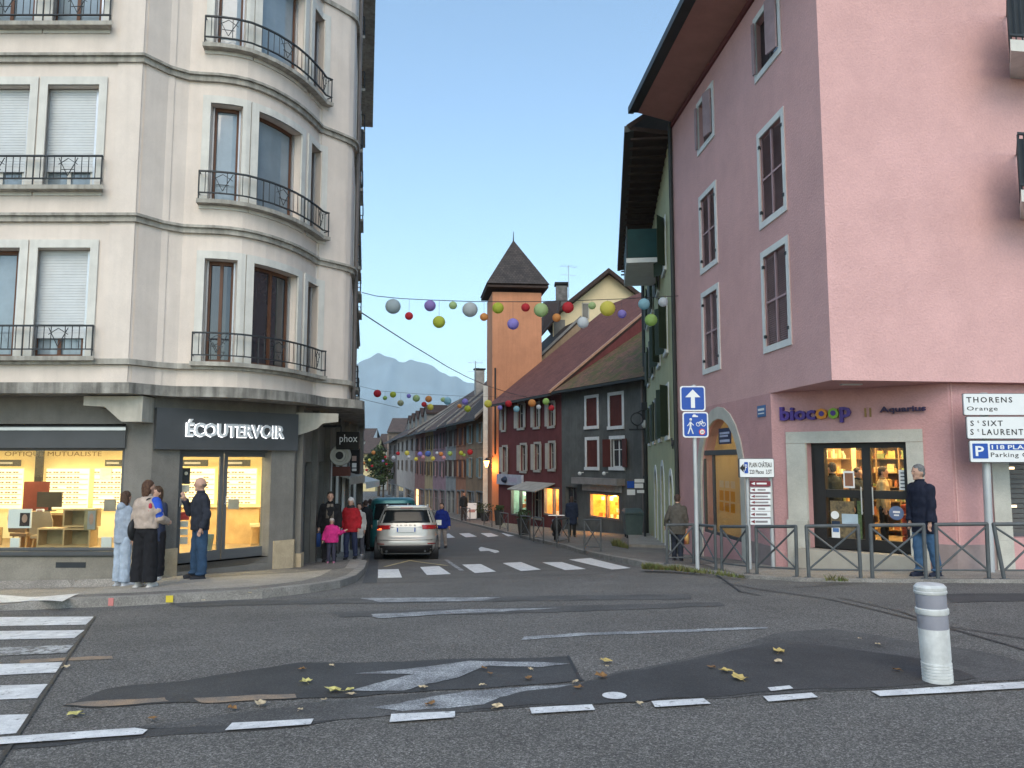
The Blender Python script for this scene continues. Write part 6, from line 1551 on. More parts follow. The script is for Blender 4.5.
# waste container
q = Vector((W(633,529,35.5).x,35.5,0)); q.z = g(q.x,q.y)+KERB; WC = thing('waste_container', 'large grey green waste container with a ribbed lid on the far pavement', 'waste container', tuple(q))
wd = .0+ (W(643,520,q.y).x-W(624,520,q.y).x); hc = 1.3
M_cont = mat('grey_green_plastic', (.10,.14,.135), .5, var=.1, scale=3)
m = MB(); m.loft([[(q.x-wd*.40,q.y-.35,q.z+.15),(q.x+wd*.40,q.y-.35,q.z+.15),(q.x+wd*.40,q.y+.35,q.z+.15),(q.x-wd*.40,q.y+.35,q.z+.15)],[(q.x-wd*.48,q.y-.45,q.z+hc*.82),(q.x+wd*.48,q.y-.45,q.z+hc*.82),(q.x+wd*.48,q.y+.45,q.z+hc*.82),(q.x-wd*.48,q.y+.45,q.z+hc*.82)]]); m.build('bin_body', M_cont, WC)
m = MB(); m.loft([[(q.x-wd*.5,q.y-.48,q.z+hc*.83),(q.x+wd*.5,q.y-.48,q.z+hc*.83),(q.x+wd*.5,q.y+.48,q.z+hc*.83),(q.x-wd*.5,q.y+.48,q.z+hc*.83)],[(q.x-wd*.5,q.y-.48,q.z+hc*.88),(q.x+wd*.5,q.y-.48,q.z+hc*.88),(q.x+wd*.5,q.y+.48,q.z+hc*.9),(q.x-wd*.5,q.y+.48,q.z+hc*.9)],[(q.x-wd*.42,q.y-.2,q.z+hc),(q.x+wd*.42,q.y-.2,q.z+hc),(q.x+wd*.42,q.y+.45,q.z+hc),(q.x-wd*.42,q.y+.45,q.z+hc)]]); m.build('lid', M_cont, WC)
for sx in (-1,1):
    for sy in (-1,1): m = MB(); m.tube((q.x+sx*wd*.36-.03,q.y+sy*.3,q.z+.08),(q.x+sx*wd*.36+.03,q.y+sy*.3,q.z+.08),.08,seg=12); m.build('wheel', M_black, WC)
# boards
q = gk(472,519.5); SB = thing('sandwich_board', 'white folding pavement board with pale print near the barriers', 'sandwich board', tuple(q)); w_ = W(477,510,q.y).x-W(468,510,q.y).x; h_ = W(472,503,q.y).z-q.z
for s_ in (-1,1): m = MB(); m.prism([(q.x-w_/2,q.y+s_*.35,q.z+.08),(q.x+w_/2,q.y+s_*.35,q.z+.08),(q.x+w_/2,q.y+s_*.05,q.z+h_),(q.x-w_/2,q.y+s_*.05,q.z+h_)],(0,.04,0)); f_ = m.build('board_panel', M_signw, SB)
m = MB(); m.prism([(q.x-w_*.35,q.y-.23,q.z+h_*.45),(q.x+w_*.35,q.y-.23,q.z+h_*.45),(q.x+w_*.35,q.y-.17,q.z+h_*.62),(q.x-w_*.35,q.y-.17,q.z+h_*.62)],(0,-.01,0)); m.build('print', mat('faint_red_print',(.5,.25,.22),.6), SB)
q = gk(537,521.5); MN = thing('menu_board', 'white menu board on legs in front of the maroon house', 'menu board', tuple(q)); w_ = W(543.5,510,q.y).x-W(530.5,510,q.y).x; z1,z0 = W(537,505.5,q.y).z, W(537,519,q.y).z
m = MB(); m.box((q.x,q.y,(z0+z1)/2),(w_,.05,z1-z0)); f_ = m.build('board_panel', M_signw, MN)
for k in range(4): m = MB(); m.box((q.x,q.y-.03,z1-(z1-z0)*(.2+.2*k)),(w_*[.8,.6,.75,.5][k],.01,.05)); m.build('menu_line', M_black, f_)
for s_ in (-1,1): m = MB(); m.tube((q.x+s_*w_*.4,q.y,q.z),(q.x+s_*w_*.4,q.y,z0),.025); m.build('leg', M_iron, MN)
# planters
def planter(px, py, lab, h_=.55, r_=.28, plant=.5, col=(.05,.05,.05), nm='dark_planter_plastic', seed=1):
    q = gk(px, py); T = thing('planter', lab, 'planter', tuple(q), 'planters on the far pavement'); m = MB(); m.lathe([(r_*.72,0),(r_,h_),(r_*.9,h_),(r_*.85,h_-.06)], Matrix.Translation(q), 16); m.build('pot', mat(nm,col,.6), T)
    rnd = random.Random(seed); m = MB()
    for k in range(160):
        d_ = Vector((rnd.gauss(0,.5),rnd.gauss(0,.5),rnd.random()))*plant*.8; p = q+Vector((0,0,h_))+d_; s_ = .06; u_ = Vector((rnd.gauss(0,1),rnd.gauss(0,1),rnd.gauss(0,1))).normalized(); v_ = u_.orthogonal(); m.add([p-u_*s_,p+v_*s_*.6,p+u_*s_,p-v_*s_*.6],[(0,1,2,3)])
    m.build('plant', M_leaf, T, fix=False)
planter(499,525,'tall dark planter at the right foot of the orange tower', .95,.32,.35,seed=2)
planter(524,535,'dark planter with a small shrub behind the barrier in front of the maroon house', .8,.35,.5,seed=3)
planter(485,521,'low dark planter with foliage at the left foot of the orange tower', .6,.35,.8,seed=4)
planter(477,518,'bushy planter between the sandwich board and the tower', .5,.35,.9,seed=5)
planter(657,530,'white and dark plant pot beside the green house wall', .5,.2,.3,(.5,.5,.5),'pale_pot',seed=6)
# parked scooter near the barriers
q = gk(556,541.5); SC = thing('scooter', 'dark motor scooter parked behind the barriers in front of the slate house', 'scooter', tuple(q))
m = MB(); m.ell((q.x,q.y+.35,q.z+.55),(.2,.55,.22)); m.ell((q.x,q.y-.5,q.z+.65),(.2,.12,.35)); m.box((q.x,q.y-.1,q.z+.3),(.3,.6,.08)); m.build('scooter_body', M_black, SC, smooth=True)
m = MB(); m.ell((q.x,q.y+.35,q.z+.8),(.16,.42,.08)); m.build('seat', M_dark, SC)
for y_ in (-.65,.6): m = MB(); m.tube((q.x-.05,q.y+y_,q.z+.25),(q.x+.05,q.y+y_,q.z+.25),.25,seg=18); m.build('wheel', M_black, SC)
m = MB(); m.tube((q.x-.33,q.y-.42,q.z+1.08),(q.x+.33,q.y-.42,q.z+1.08),.02); m.tube((q.x,q.y-.65,q.z+.25),(q.x,q.y-.42,q.z+1.08),.03); m.build('handlebar', M_alu, SC)
# weeds along the kerb
def weeds(px0,px1,py,n,seed=1,hh_=.09):
    rnd = random.Random(seed); m = MB()
    for k in range(n):
        t = rnd.random(); q = gk(px0+(px1-px0)*t, (py[0]+(py[1]-py[0])*t)+rnd.uniform(-.8,.8)); a = rnd.uniform(0,6.28); h_ = hh_*rnd.uniform(.4,1.2)*(1.3-abs(t-.3)); w_ = .012
        d_ = Vector((math.cos(a),math.sin(a),0)); e_ = Vector((-d_.y,d_.x,0))*w_; m.add([q-e_,q+e_,q+d_*h_*.7+Vector((0,0,h_))],[(0,1,2)])
    return m
M_grass = mat('kerb_weeds', (.10,.15,.045), .8, var=.3, scale=9, col2=(.16,.13,.05))
for k,(a,b,py,n) in enumerate(((642,668,(568.5,569.5),900),(668,700,(569.5,572.5),350),(700,745,(572.5,578),160),(826,848,(580.5,580.8),70))):
    weeds(a,b,py,n,k).build('kerb_weeds', M_grass, None, fix=False, kind='stuff')
ORD = 'first second third fourth fifth sixth seventh eighth ninth tenth eleventh twelfth thirteenth fourteenth fifteenth sixteenth seventeenth eighteenth nineteenth twentieth twenty-first twenty-second twenty-third twenty-fourth'.split()
# fallen leaves
M_lf = [mat('ochre_leaf',(.62,.46,.16),.7,var=.2,scale=30), mat('yellow_leaf',(.70,.62,.22),.7,var=.2,scale=30), mat('brown_leaf',(.30,.16,.06),.7,var=.2,scale=30), mat('tan_leaf',(.68,.54,.34),.7,var=.2,scale=30)]
LV = [(65,669,3,.07),(77,716,1,.11),(232,710,2,.07),(152,721,2,.06),(306,684,1,.10),(335,692.5,1,.12),(350,692.5,1,.08),(351,696,3,.07),(302,671,2,.07),(332,667.5,3,.05),(260,706,3,.10),(324,702,3,.05),
      (424,689.5,3,.07),(484,670,2,.07),(490,675.5,2,.05),(483,687,3,.05),(430,706,2,.08),(529,680,2,.08),(531,671,3,.05),(606,662.5,0,.12),(607,668,3,.04),(602,678,2,.11),(579,689.5,2,.07),(575,684,3,.06),
      (712,669,2,.07),(725,673,0,.11),(740,680.5,0,.14),(779,653.5,0,.13),(778,663.5,3,.08),(878,646,3,.07),(898,672,2,.08),(860,640,3,.04),(300,712,3,.04),(497,709,3,.08),(640,706,3,.06),(250,594,3,.06),(203,601.5,3,.06)]
def leafmesh(k, s_, rnd):
    m = MB(); pts = []; n = 5 if k % 2 == 0 else 3
    for i in range(n*2+1): pass
    lobes = [(0,1.0),(.5,.68),(.95,.92),(1.5,.66),(2.05,.8),(2.6,.6),(3.14,.5),(-2.6,.62),(-2.05,.8),(-1.5,.64),(-.95,.95),(-.5,.7)]
    vs = [Vector((0,0,.004))]
    for a, r_ in lobes: rr = r_*s_/2*rnd.uniform(.8,1.1); vs.append(Vector((math.cos(a)*rr, math.sin(a)*rr*.85, .004+rnd.uniform(0,.16)*s_)))
    m.add(vs, [(0,i,i%12+1) for i in range(1,13)]); m.tube((-.15*s_,0,.004),(-.42*s_,.06*s_,.02*s_),.0012,seg=4); return m
rnd = random.Random(5)
cn = ['ochre','yellow','dark brown','tan']
for i,(px,py,c_,s_) in enumerate(LV):
    q = G(px,py,.006); lm = leafmesh(i, s_*1.25, rnd); 
    if i >= 35: q = gk(px,py)
    o = lm.build('fallen_leaf', M_lf[c_], None, fix=False); o.location = q+Vector((0,0,.012)); o.rotation_euler = (rnd.uniform(-.1,.1),rnd.uniform(-.1,.1),rnd.uniform(0,6.28))
    # what it lies near
    near = min(LV[:i]+LV[i+1:], key=lambda l: (l[0]-px)**2+(l[1]-py)**2)
    side = 'left of' if px < near[0] else 'right of'
    zone = 'by the left zebra' if px < 90 else 'left of the worn arrow' if px < 370 else 'near the worn arrow' if px < 560 else 'near the round white dot' if px < 650 else 'facing the grocery'
    tag(o, '%s %s leaf %s, just %s a %s one' % ('big' if s_ >= .1 else 'small', cn[c_], zone, side, cn[near[2]]), 'leaf', 'fallen leaves on the road')
LFO = sorted([o for o in COL.objects if o.name.startswith('fallen_leaf')], key=lambda o: o.location.x/o.location.y)
from collections import Counter
cl_ = Counter(o['label'] for o in LFO)
seen_ = Counter()
for o in LFO:
    l = o['label']
    if cl_[l] > 1: o['label'] = l.split(', just')[0]+', %s such from the left' % ORD[seen_[l]]; seen_[l] += 1
# ================================================================== blade signs on the left building
BS = thing('camera_shop_sign', 'dark sign reading phox above a round camera lens sign on the side street wall', 'shop sign', tuple(W(345,440,19.8)))
Yb = 19.8
pz, a, b, w_, h_ = panel_sign(BS, 337,360,432,449.5,Yb,mat('sign_black_board',(.012,.012,.014),.4), th=.12)
a2, b2 = W(339.5,444.5,Yb-.12), W(357.5,434.5,Yb-.12); text_at('phox', (a2.x,Yb-.122,a2.z), X_, N_, b2.x-a2.x, b2.z-a2.z, M_signw, pz, extrude=.002)
c_ = W(340.5,455.5,Yb); rr = (W(351,455,Yb).x-W(330,455,Yb).x)/2; Md = Matrix.Translation(c_) @ Matrix.Rotation(R(90),4,'X')
M_lens = mat('lens_rim', (.42,.41,.36), .5, var=.06)
m = MB(); m.lathe([(rr*.95,-.1),(rr,.0),(rr,.06),(rr*.9,.1),(rr*.6,.06),(rr*.55,.12),(rr*.42,.12)], Md, 32); m.build('lens_rim', M_lens, BS, smooth=True)
m = MB(); m.lathe([(rr*.38,.09),(rr*.37,.13)], Md, 24); m.build('lens_glass', M_black, BS)
panel_sign(BS,333,351,466.5,476,Yb+.1,mat('dark_red_sign',(.10,.03,.022),.5),'red_board',th=.1)
m = MB(); wx = -4.9; m.tube((c_.x,Yb,c_.z+.75),(wx-.2,Yb,c_.z+.75),.03); m.tube((c_.x,Yb,c_.z+.75),(c_.x,Yb,c_.z-.3),.02); m.build('bracket', M_iron, BS)
Y2 = 23.5; BS2 = thing('square_blade_sign', 'dark square blade sign with pale panels behind the lens sign', 'shop sign', tuple(W(355,463,Y2)))
pz, *_ = panel_sign(BS2,350.5,360.5,448,474,Y2,M_black,th=.1)
for (y0,y1,mm_) in ((456,461,mat('pinkish_panel',(.5,.35,.30),.5)),(463,467.5,M_paper),(468.5,471,M_paper)): panel_sign(pz,352,356.5,y0,y1,Y2-.1,mm_,'sign_panel_inner',th=.01)
m = MB(); c2 = W(351,449,Y2); m.tube((c2.x,Y2+.05,c2.z),(-5.6,Y2+.05,c2.z),.03); m.build('bracket', M_iron, BS2)
# awnings and shop fronts on the side wall
def sawn(px, py, Y, w_, lab, m_):
    c_ = W(px, py, Y); T = thing('awning', lab, 'awning', tuple(c_)); m = MB(); wx = c_.x-1.2
    m.loft([[(wx,y,c_.z+.35),(wx,y,c_.z+.42),(c_.x,y,c_.z+.06),(c_.x,y,c_.z)] for y in (Y-.1, Y+w_)]); m.build('canopy', m_, T); m = MB(); m.box((c_.x,Y+w_/2-.05,c_.z-.08),(.02,w_,.16)); m.build('valance', m_, T)
sawn(366.5,484,26.4,2.6,'white shop awning over the left pavement',M_winw); sawn(350,479,21.8,2.2,'small grey awning nearer than the white one',mat('grey_beige_awning',(0,0,0)))
for k,(y,h_) in enumerate(((21.7,2.6),(24.2,2.6))):
    zz = g(-5,y)+KERB; xw = GP.P(GP.cu[2]+(y-16.42)/.998,0,0).x; T = thing('pale_shopfront_frame', ['pale shop front frame on the side street wall, nearer one','pale shop front frame on the side street wall, farther one'][k], 'shop front', (xw,y,zz))
    m = MB(); 
    for yy_ in (y-.8,y,y+.8): m.box((xw+.1,yy_,zz+h_/2),(.06,.08,h_))
    m.box((xw+.1,y,zz+h_+.05),(.08,1.7,.12)); m.build('frame', M_winw, T)  # plain white posts and lintel, not lit

# ================================================================== lantern strings
LCOL = dict(bluegrey=(.42,.52,.56), red=(.62,.03,.05), purple=(.34,.25,.62), lime=(.52,.60,.05), palegreen=(.45,.62,.30), grey=(.52,.58,.60), orange=(.72,.33,.08), violet=(.32,.27,.72), white=(.66,.72,.76), yellow=(.75,.70,.10), lightblue=(.30,.58,.68), green=(.40,.62,.18), blue=(.10,.22,.60), olive=(.45,.48,.30), pink=(.75,.45,.50))
LNM = dict(bluegrey='blue grey', lime='lime yellow', palegreen='pale green', lightblue='light blue')
def lantmat(c):
    nm = 'lantern_paper_'+c
    if nm in MATS: return MATS[nm]
    m = mat(nm, LCOL[c], .75, var=.08, scale=8); b = m.node_tree.nodes['Principled BSDF']
    b.inputs['Transmission Weight'].default_value = 0
    return m
def lantmat2(c):
    """paper: lets daylight through"""
    nm = 'paper_lantern_'+c
    if nm in MATS: return MATS[nm]
    m = bpy.data.materials.new(nm); m.use_nodes = True; MATS[nm] = m; n = m.node_tree.nodes; L = m.node_tree.links; n.remove(n['Principled BSDF'])
    d = n.new('ShaderNodeBsdfDiffuse'); t = n.new('ShaderNodeBsdfTranslucent'); mx = n.new('ShaderNodeMixShader'); mx.inputs[0].default_value = .45
    gy = sum(LCOL[c])/3; cc = [x*.84+gy*.16 for x in LCOL[c]]; d.inputs[0].default_value = (*cc,1); t.inputs[0].default_value = (*[min(1,x*1.2) for x in cc],1)
    L.new(d.outputs[0], mx.inputs[1]); L.new(t.outputs[0], mx.inputs[2]); L.new(mx.outputs[0], n['Material Output'].inputs[0]); return m
ORD = 'first second third fourth fifth sixth seventh eighth ninth tenth eleventh twelfth thirteenth fourteenth fifteenth sixteenth seventeenth eighteenth nineteenth twentieth twenty-first twenty-second twenty-third twenty-fourth'.split()
def wirez(wire, x):
    for a, b in zip(wire[:-1], wire[1:]):
        if a.x <= x <= b.x: return a.lerp(b, (x-a.x)/(b.x-a.x))
    return wire[0] if x < wire[0].x else wire[-1]
def lanterns(items, wirepx, Yf, sname, thick=.012, seg=14):
    wire = [W(px,py,Yf(px)) for px,py in wirepx]
    wn = thing('lantern_wire', 'thin dark wire carrying the %s of paper lanterns' % sname, 'wire', tuple(wire[0]), None)
    m = MB(); m.path(wire, thick, 5); m.build('cable', M_iron, wn)
    items = sorted(items)
    for i,(px,py,d,c) in enumerate(items):
        Y = Yf(px); q = W(px,py,Y); r_ = d/2*Y/F_PX*.98; w0 = wirez(wire, q.x)
        T = thing('paper_lantern', '%s %s paper lantern, %s from the left on the %s' % ('large' if r_>.17 else 'medium' if r_>.13 else 'small', LNM.get(c,c), ORD[i], sname), 'paper lantern', tuple(q), 'paper lanterns strung across the street')
        prof = []; nr = 9*2
        for k in range(nr+1):
            a = -math.pi/2+math.pi*(k/nr*.94+.03); rr = r_*math.cos(a)*(1+(.03 if k%2 else -.03)); prof.append((rr, r_*.97*math.sin(a)))
        rz_ = Matrix.Translation(q) @ Matrix.Rotation(random.uniform(-.1,.1),4,'X'); m = MB(); vs = []
        for rr, z in prof:
            for j in range(18): t = 2*math.pi*j/18; vs.append(rz_@Vector((rr*math.cos(t), rr*math.sin(t), z)))
        m.add(vs, [(k*18+j,k*18+(j+1)%18,(k+1)*18+(j+1)%18,(k+1)*18+j) for k in range(nr) for j in range(18)])
        o = m.build('shade', lantmat2(c), T, fix=True); o.data.polygons.foreach_set('use_smooth',[True]*len(o.data.polygons))
        if w0.z > q.z+r_*.9: m = MB(); m.tube((q.x,q.y,q.z+r_*.9),(q.x,w0.y,w0.z),.004,seg=4); m.build('hanger', M_iron, T)
S1 = [(393,306.4,16,'bluegrey'),(409,316,8.5,'red'),(430,305.7,12,'purple'),(439,322,13,'lime'),(453,305.4,8.5,'palegreen'),(470,309.6,16,'grey'),(484,317,8.5,'orange'),(498,308,12,'lime'),(513,324,12,'violet'),(525.6,307.5,9,'red'),(541,310,15,'palegreen'),(556.6,317.7,9,'orange'),(568,307.5,12,'red'),(583,322.6,12,'white'),(592,305.7,8,'palegreen'),(607.6,308.5,16,'yellow'),(622,314,9,'violet'),(644,304,12,'lightblue'),(651,320,13,'green'),(663,302,10,'white')]
lanterns(S1, [(362,292.5),(376,296),(400,298.5),(430,300),(470,301.5),(520,301.8),(570,300.8),(620,299),(686,295.5)], lambda px: 18.6+(px-360)*.0085, 'near string', .01)
S2 = [(377.4,393.5,8,'red'),(385,398,4.5,'green'),(393,394.6,6.5,'lime'),(400.6,403,6.5,'olive'),(408.8,396,4.5,'violet'),(416.3,398.3,7.5,'palegreen'),(424,404.4,5.5,'red'),(428.6,399,7,'orange'),(430.4,407,6.5,'yellow'),(443,399.6,5,'palegreen'),(447.5,401,8,'lightblue'),(459.5,406,4.5,'orange'),(465,401.7,6.5,'violet'),(467.6,408.8,7,'lime'),(488,403.7,8,'yellow'),(500,407.7,5,'violet'),(508.5,403.6,7,'red'),(516.5,409,6.5,'lightblue'),(532,403,8,'orange'),(538.6,407,5,'white'),(546,401.5,7,'green'),(551.5,408,6,'red')]
lanterns(S2, [(355,385),(380,391),(420,394),(470,396.5),(510,397),(560,394.5)], lambda px: 40+(px-360)*.012, 'middle string', .008)
S3 = [(393.5,457.6,4,'white'),(398,453.5,4,'red'),(407,453,5,'yellow'),(408.7,457,4,'white'),(416,459,4,'yellow'),(420,454,5,'violet'),(423,457,4,'pink'),(428,453.8,6,'blue'),(433,458.5,4.5,'yellow'),(437,453,3,'white'),(441,454,4.5,'orange'),(443.7,457.6,4,'pink'),(450,453.5,5,'green'),(461,453,4.5,'lime'),(464,455,3.5,'green'),(470,452,6,'red')]
lanterns(S3, [(372,449),(400,450.2),(430,450.6),(460,450),(486,448.5)], lambda px: 58+(px-400)*.03, 'far string', .01)
S4 = [(364,463,2.6,'orange'),(366.5,470,2.6,'red'),(369.5,460,3,'yellow'),(372,466,2.6,'red'),(373.5,452.5,4,'orange'),(384,453,2.6,'olive'),(385.5,457,2.6,'red'),(383,461,2.6,'purple'),(386.5,464,2.4,'red')]
lanterns(S4, [(358,450),(372,451),(392,449.5)], lambda px: 95, 'farthest string', .012)
# thick cables
def cable(px, Ys, r_, lab):
    P_ = [W(a,b,y) for (a,b),y in zip(px,Ys)]; T = thing('overhead_cable', lab, 'cable', tuple(P_[0])); m = MB(); m.path(P_, r_, 6); m.build('cable', M_iron, T)
cable([(362,313),(385,328),(410,344),(430,356),(447,366.5),(465,376),(485,385),(508,392.5),(530,398)], [18.6,21,24,27,30,33.5,38,43,48], .016, 'dark cable sloping from the corner building down to the maroon house')
cable([(340,393),(370,401),(400,408)], [40,46,52], .014, 'thin cable sagging behind the middle lantern string at left')

weeds(612,628,(545,548),500,11,.22).build('kerb_weeds', M_grass, None, fix=False, kind='stuff')
# ================================================================== cars
M_tyre = mat('tyre_rubber', (.02,.02,.02), .85); M_rim = mat('alloy_rim', (.45,.46,.47), .35, metal=.6); M_cglass = mat('car_glass', (.010,.013,.015), .12, spec=.22, var=.02)
M_black_pl = mat('black_plastic', (.025,.025,.027), .5)
def car(label, colour, cname, pos, rz, slices, L_, wheels, group, kind='suv', plate=True, rough=.28):
    """slices: (z, y_rear, y_front, half width); y forward; origin on the ground at the rear"""
    T = thing('parked_car', label, 'car', (0,0,0), group); M_p = mat(cname, colour, rough, var=.03, spec=.5, metal=.25)
    NP = 48; NE = 5.5
    def at(z):
        z = max(slices[0][0], min(slices[-1][0], z))
        for a, b in zip(slices[:-1], slices[1:]):
            if a[0] <= z <= b[0]:
                t = (z-a[0])/(b[0]-a[0]); return [a[i]+(b[i]-a[i])*t for i in range(1,4)]
    def ring(z):
        yr, yf, hw = at(z); yc = (yr+yf)/2; hl = (yf-yr)/2; r_ = []
        for k in range(NP):
            a = 2*math.pi*(k+.5)/NP; c_, s_ = math.cos(a), math.sin(a); e = 2/NE
            r_.append(Vector((hw*math.copysign(abs(c_)**e,c_), yc+hl*math.copysign(abs(s_)**e,s_), z)))
        return r_
    zs = sorted(set([s[0] for s in slices]+[slices[0][0]+(slices[-1][0]-slices[0][0])*k/16 for k in range(17)]))
    m = MB(); m.loft([ring(z) for z in zs]); m.build('body', M_p, T, smooth=True)
    def rear(x, z, off=.006):
        yr, yf, hw = at(z); f = min(.999, abs(x/hw)); yc = (yr+yf)/2; hl = (yf-yr)/2; return Vector((x, yc-hl*(1-f**NE)**(1/NE)-off, z))
    def side(s_, y, z, off=.006):
        yr, yf, hw = at(z); yc = (yr+yf)/2; hl = (yf-yr)/2; f = min(.999, abs((y-yc)/hl)); return Vector((s_*(hw*(1-f**NE)**(1/NE)+off), y, z))
    def patch(nm, fn, a0, a1, b0, b1, m_, parent=T, na=10, nb=6, th=None):
        """fn(a,b) -> point; a0,a1 may be functions of b"""
        m = MB(); vs = []
        for j in range(nb+1):
            b = b0+(b1-b0)*j/nb; p, q = (a0(j/nb) if callable(a0) else a0), (a1(j/nb) if callable(a1) else a1)
            for i in range(na+1): vs.append(fn(p+(q-p)*i/na, b))
        m.add(vs, [(j*(na+1)+i, j*(na+1)+i+1, (j+1)*(na+1)+i+1, (j+1)*(na+1)+i) for j in range(nb) for i in range(na)])
        o = m.build(nm, m_, parent, smooth=True); sd_ = o.modifiers.new('s','SOLIDIFY'); sd_.thickness = .006; sd_.offset = 0; return o
    for (y_, r_) in wheels:
        for s_ in (-1,1):
            hw = at(.5)[2]; x0 = s_*(hw-.2); x1 = s_*(hw+.012)
            m = MB(); m.tube((s_*(hw-.22),y_,r_+.01),(s_*(hw+.006),y_,r_+.01),r_*1.14,seg=28); m.build('wheel_arch', M_black_pl, T)
            m = MB(); Mx = Matrix.Translation((x0,y_,r_)) @ Matrix.Rotation(R(90)*s_,4,'Y'); m.lathe([(r_*.9,0),(r_,.03),(r_,.19),(r_*.93,.222),(r_*.66,.225)], Mx, 28); w_ = m.build('wheel', M_tyre, T, smooth=True)
            m = MB(); m.lathe([(r_*.65,.2),(r_*.6,.226),(r_*.2,.215),(.02,.225)], Mx, 20); m.build('rim', M_rim, w_)
    return T, M_p, at, rear, side, patch
# silver SUV
Ls = 4.38
sl = [(.20,.16,4.15,.80),(.34,.03,4.33,.885),(.5,.0,4.38,.915),(.62,.01,4.38,.92),(.70,.075,4.36,.92),(.86,.085,4.30,.915),(.98,.10,4.2,.905),(1.04,.115,3.3,.89),(1.10,.13,3.05,.865),(1.3,.20,2.75,.79),(1.46,.27,2.5,.72),(1.53,.245,2.35,.675),(1.57,.25,2.2,.62),(1.60,.42,2.0,.50)]
T, Mp, at, rear, side, patch = car('silver grey estate SUV parked at the left kerb, seen from behind', (.50,.49,.46), 'silver_paint', None, 0, sl, Ls, [(.78,.335),(3.4,.335)], 'cars parked along the left kerb')
patch('rear_window', rear, lambda t: -.775+.13*t, lambda t: .775-.13*t, 1.085, 1.455, M_cglass, na=14)
M_tail = mat('red_tail_light', (.42,.012,.015), .2, spec=.6); M_ind = emit('lit_tail_light', (1,.12,.03), 2.2, (.5,.05,.02))
for s_ in (-1,1):
    f = lambda x, z: rear(x, z, .012)
    tl = patch('tail_light', f, (lambda t: -.895) if s_<0 else (lambda t: .47-.02*t), (lambda t: -.47+.02*t) if s_<0 else (lambda t: .895), .90 if 1 else 0, 1.02, M_tail, na=14)
    sd2 = lambda y, z: side(s_, y, z, .01); patch('tail_light_side', sd2, .22, .5, .90, 1.01, M_tail, parent=tl)
    if s_ < 0: patch('lit_element', lambda x,z: rear(x,z,.02), -.86, -.72, .885, .93, M_ind, parent=tl)
    patch('reflector', lambda x, z: rear(x, z, .012), s_*.62, s_*.86, .475, .50, M_tail)
    patch('side_window', lambda y, z: side(s_, y, z, .004), lambda t: .62+.12*t, lambda t: 2.95-.45*t, 1.10, 1.44, M_cglass, na=16)
    m = MB(); m.box((s_*.93,2.7,1.08),(.2,.12,.16)); m.tube((s_*.8,2.72,1.04),(s_*.9,2.72,1.06),.03); m.build('mirror', Mp, T)
    m = MB(); m.tube((s_*.60,.62,1.60),(s_*.60,2.2,1.61),.022); m.tube((s_*.6,.62,1.56),(s_*.6,.62,1.6),.02); m.tube((s_*.6,2.2,1.56),(s_*.6,2.2,1.61),.02); m.build('roof_rail', M_alu, T)
patch('lower_bumper', lambda x,z: rear(x,z,.01), -.86, .86, .22, .445, M_black_pl, na=16)
patch('bumper_step', lambda x,z: rear(x,z,.03), -.90, .90, .60, .655, Mp, na=18)
patch('tailgate_shadow_gap', lambda x,z: rear(x,z,.004), -.84, .84, .585, .597, M_black_pl, na=16)
patch('tailgate_crease', lambda x,z: rear(x,z,.012), -.45, .45, .955, .967, M_alu, na=8)
m = MB(); m.box((0,.045,.885),(.54,.02,.125)); npl = m.build('number_plate', M_signw, T)
m = MB(); 
for s_ in (-1,1): m = MB(); m.box((s_*.25,.0335,.885),(.035,.004,.115)); m.build('plate_band', M_blue, npl)
text_at('BV 418 KX', (-.19,.034,.86), X_, N_, .38, .06, mat('grey_print_line',(0,0,0)), npl, extrude=.0005) if False else None
text_at('SKODA', (-.28,.08,1.00), X_, N_, .56, .035, M_black_pl, T, extrude=.004, spacing=2.2)
m = MB(); m.box((0,.28,1.535),(1.15,.16,.03)); m.build('roof_spoiler', Mp, T); m = MB(); m.box((0,.21,1.515),(.35,.03,.02)); m.build('brake_lamp', M_tail, T)
m = MB(); m.tube((-.05,.14,1.12),(.33,.13,1.13),.012); m.tube((.0,.125,1.1),(.0,.16,1.1),.03); m.build('rear_wiper', M_black_pl, T)
for s_ in (-1,1): m = MB(); m.tube((s_*.55,.0,.28),(s_*.55,.2,.28),.035,seg=10); m.build('exhaust_pipe', M_iron, T)
m = MB(); m.box((0,.12,1.62),(0,0,0)) if 0 else m.loft([[(-.02,.9,1.6),(.02,.9,1.6),(.02,1.02,1.6),(-.02,1.02,1.6)],[(-.004,1.03,1.68),(.004,1.03,1.68),(.004,1.06,1.68),(-.004,1.06,1.68)]]); m.build('roof_aerial', Mp, T)
pL, pR = G(378.5,558.5), G(438,557.0); mid = (pL+pR)/2
SCW = 1.0
T.scale = (.93,.93,.93); T.location = (mid.x+.10, 20.9, g(mid.x,21.2)-.0); T.rotation_euler = (math.atan2(g(-3,25)-g(-3,21),4), 0, R(5.5))
px_l, px_r = None, None
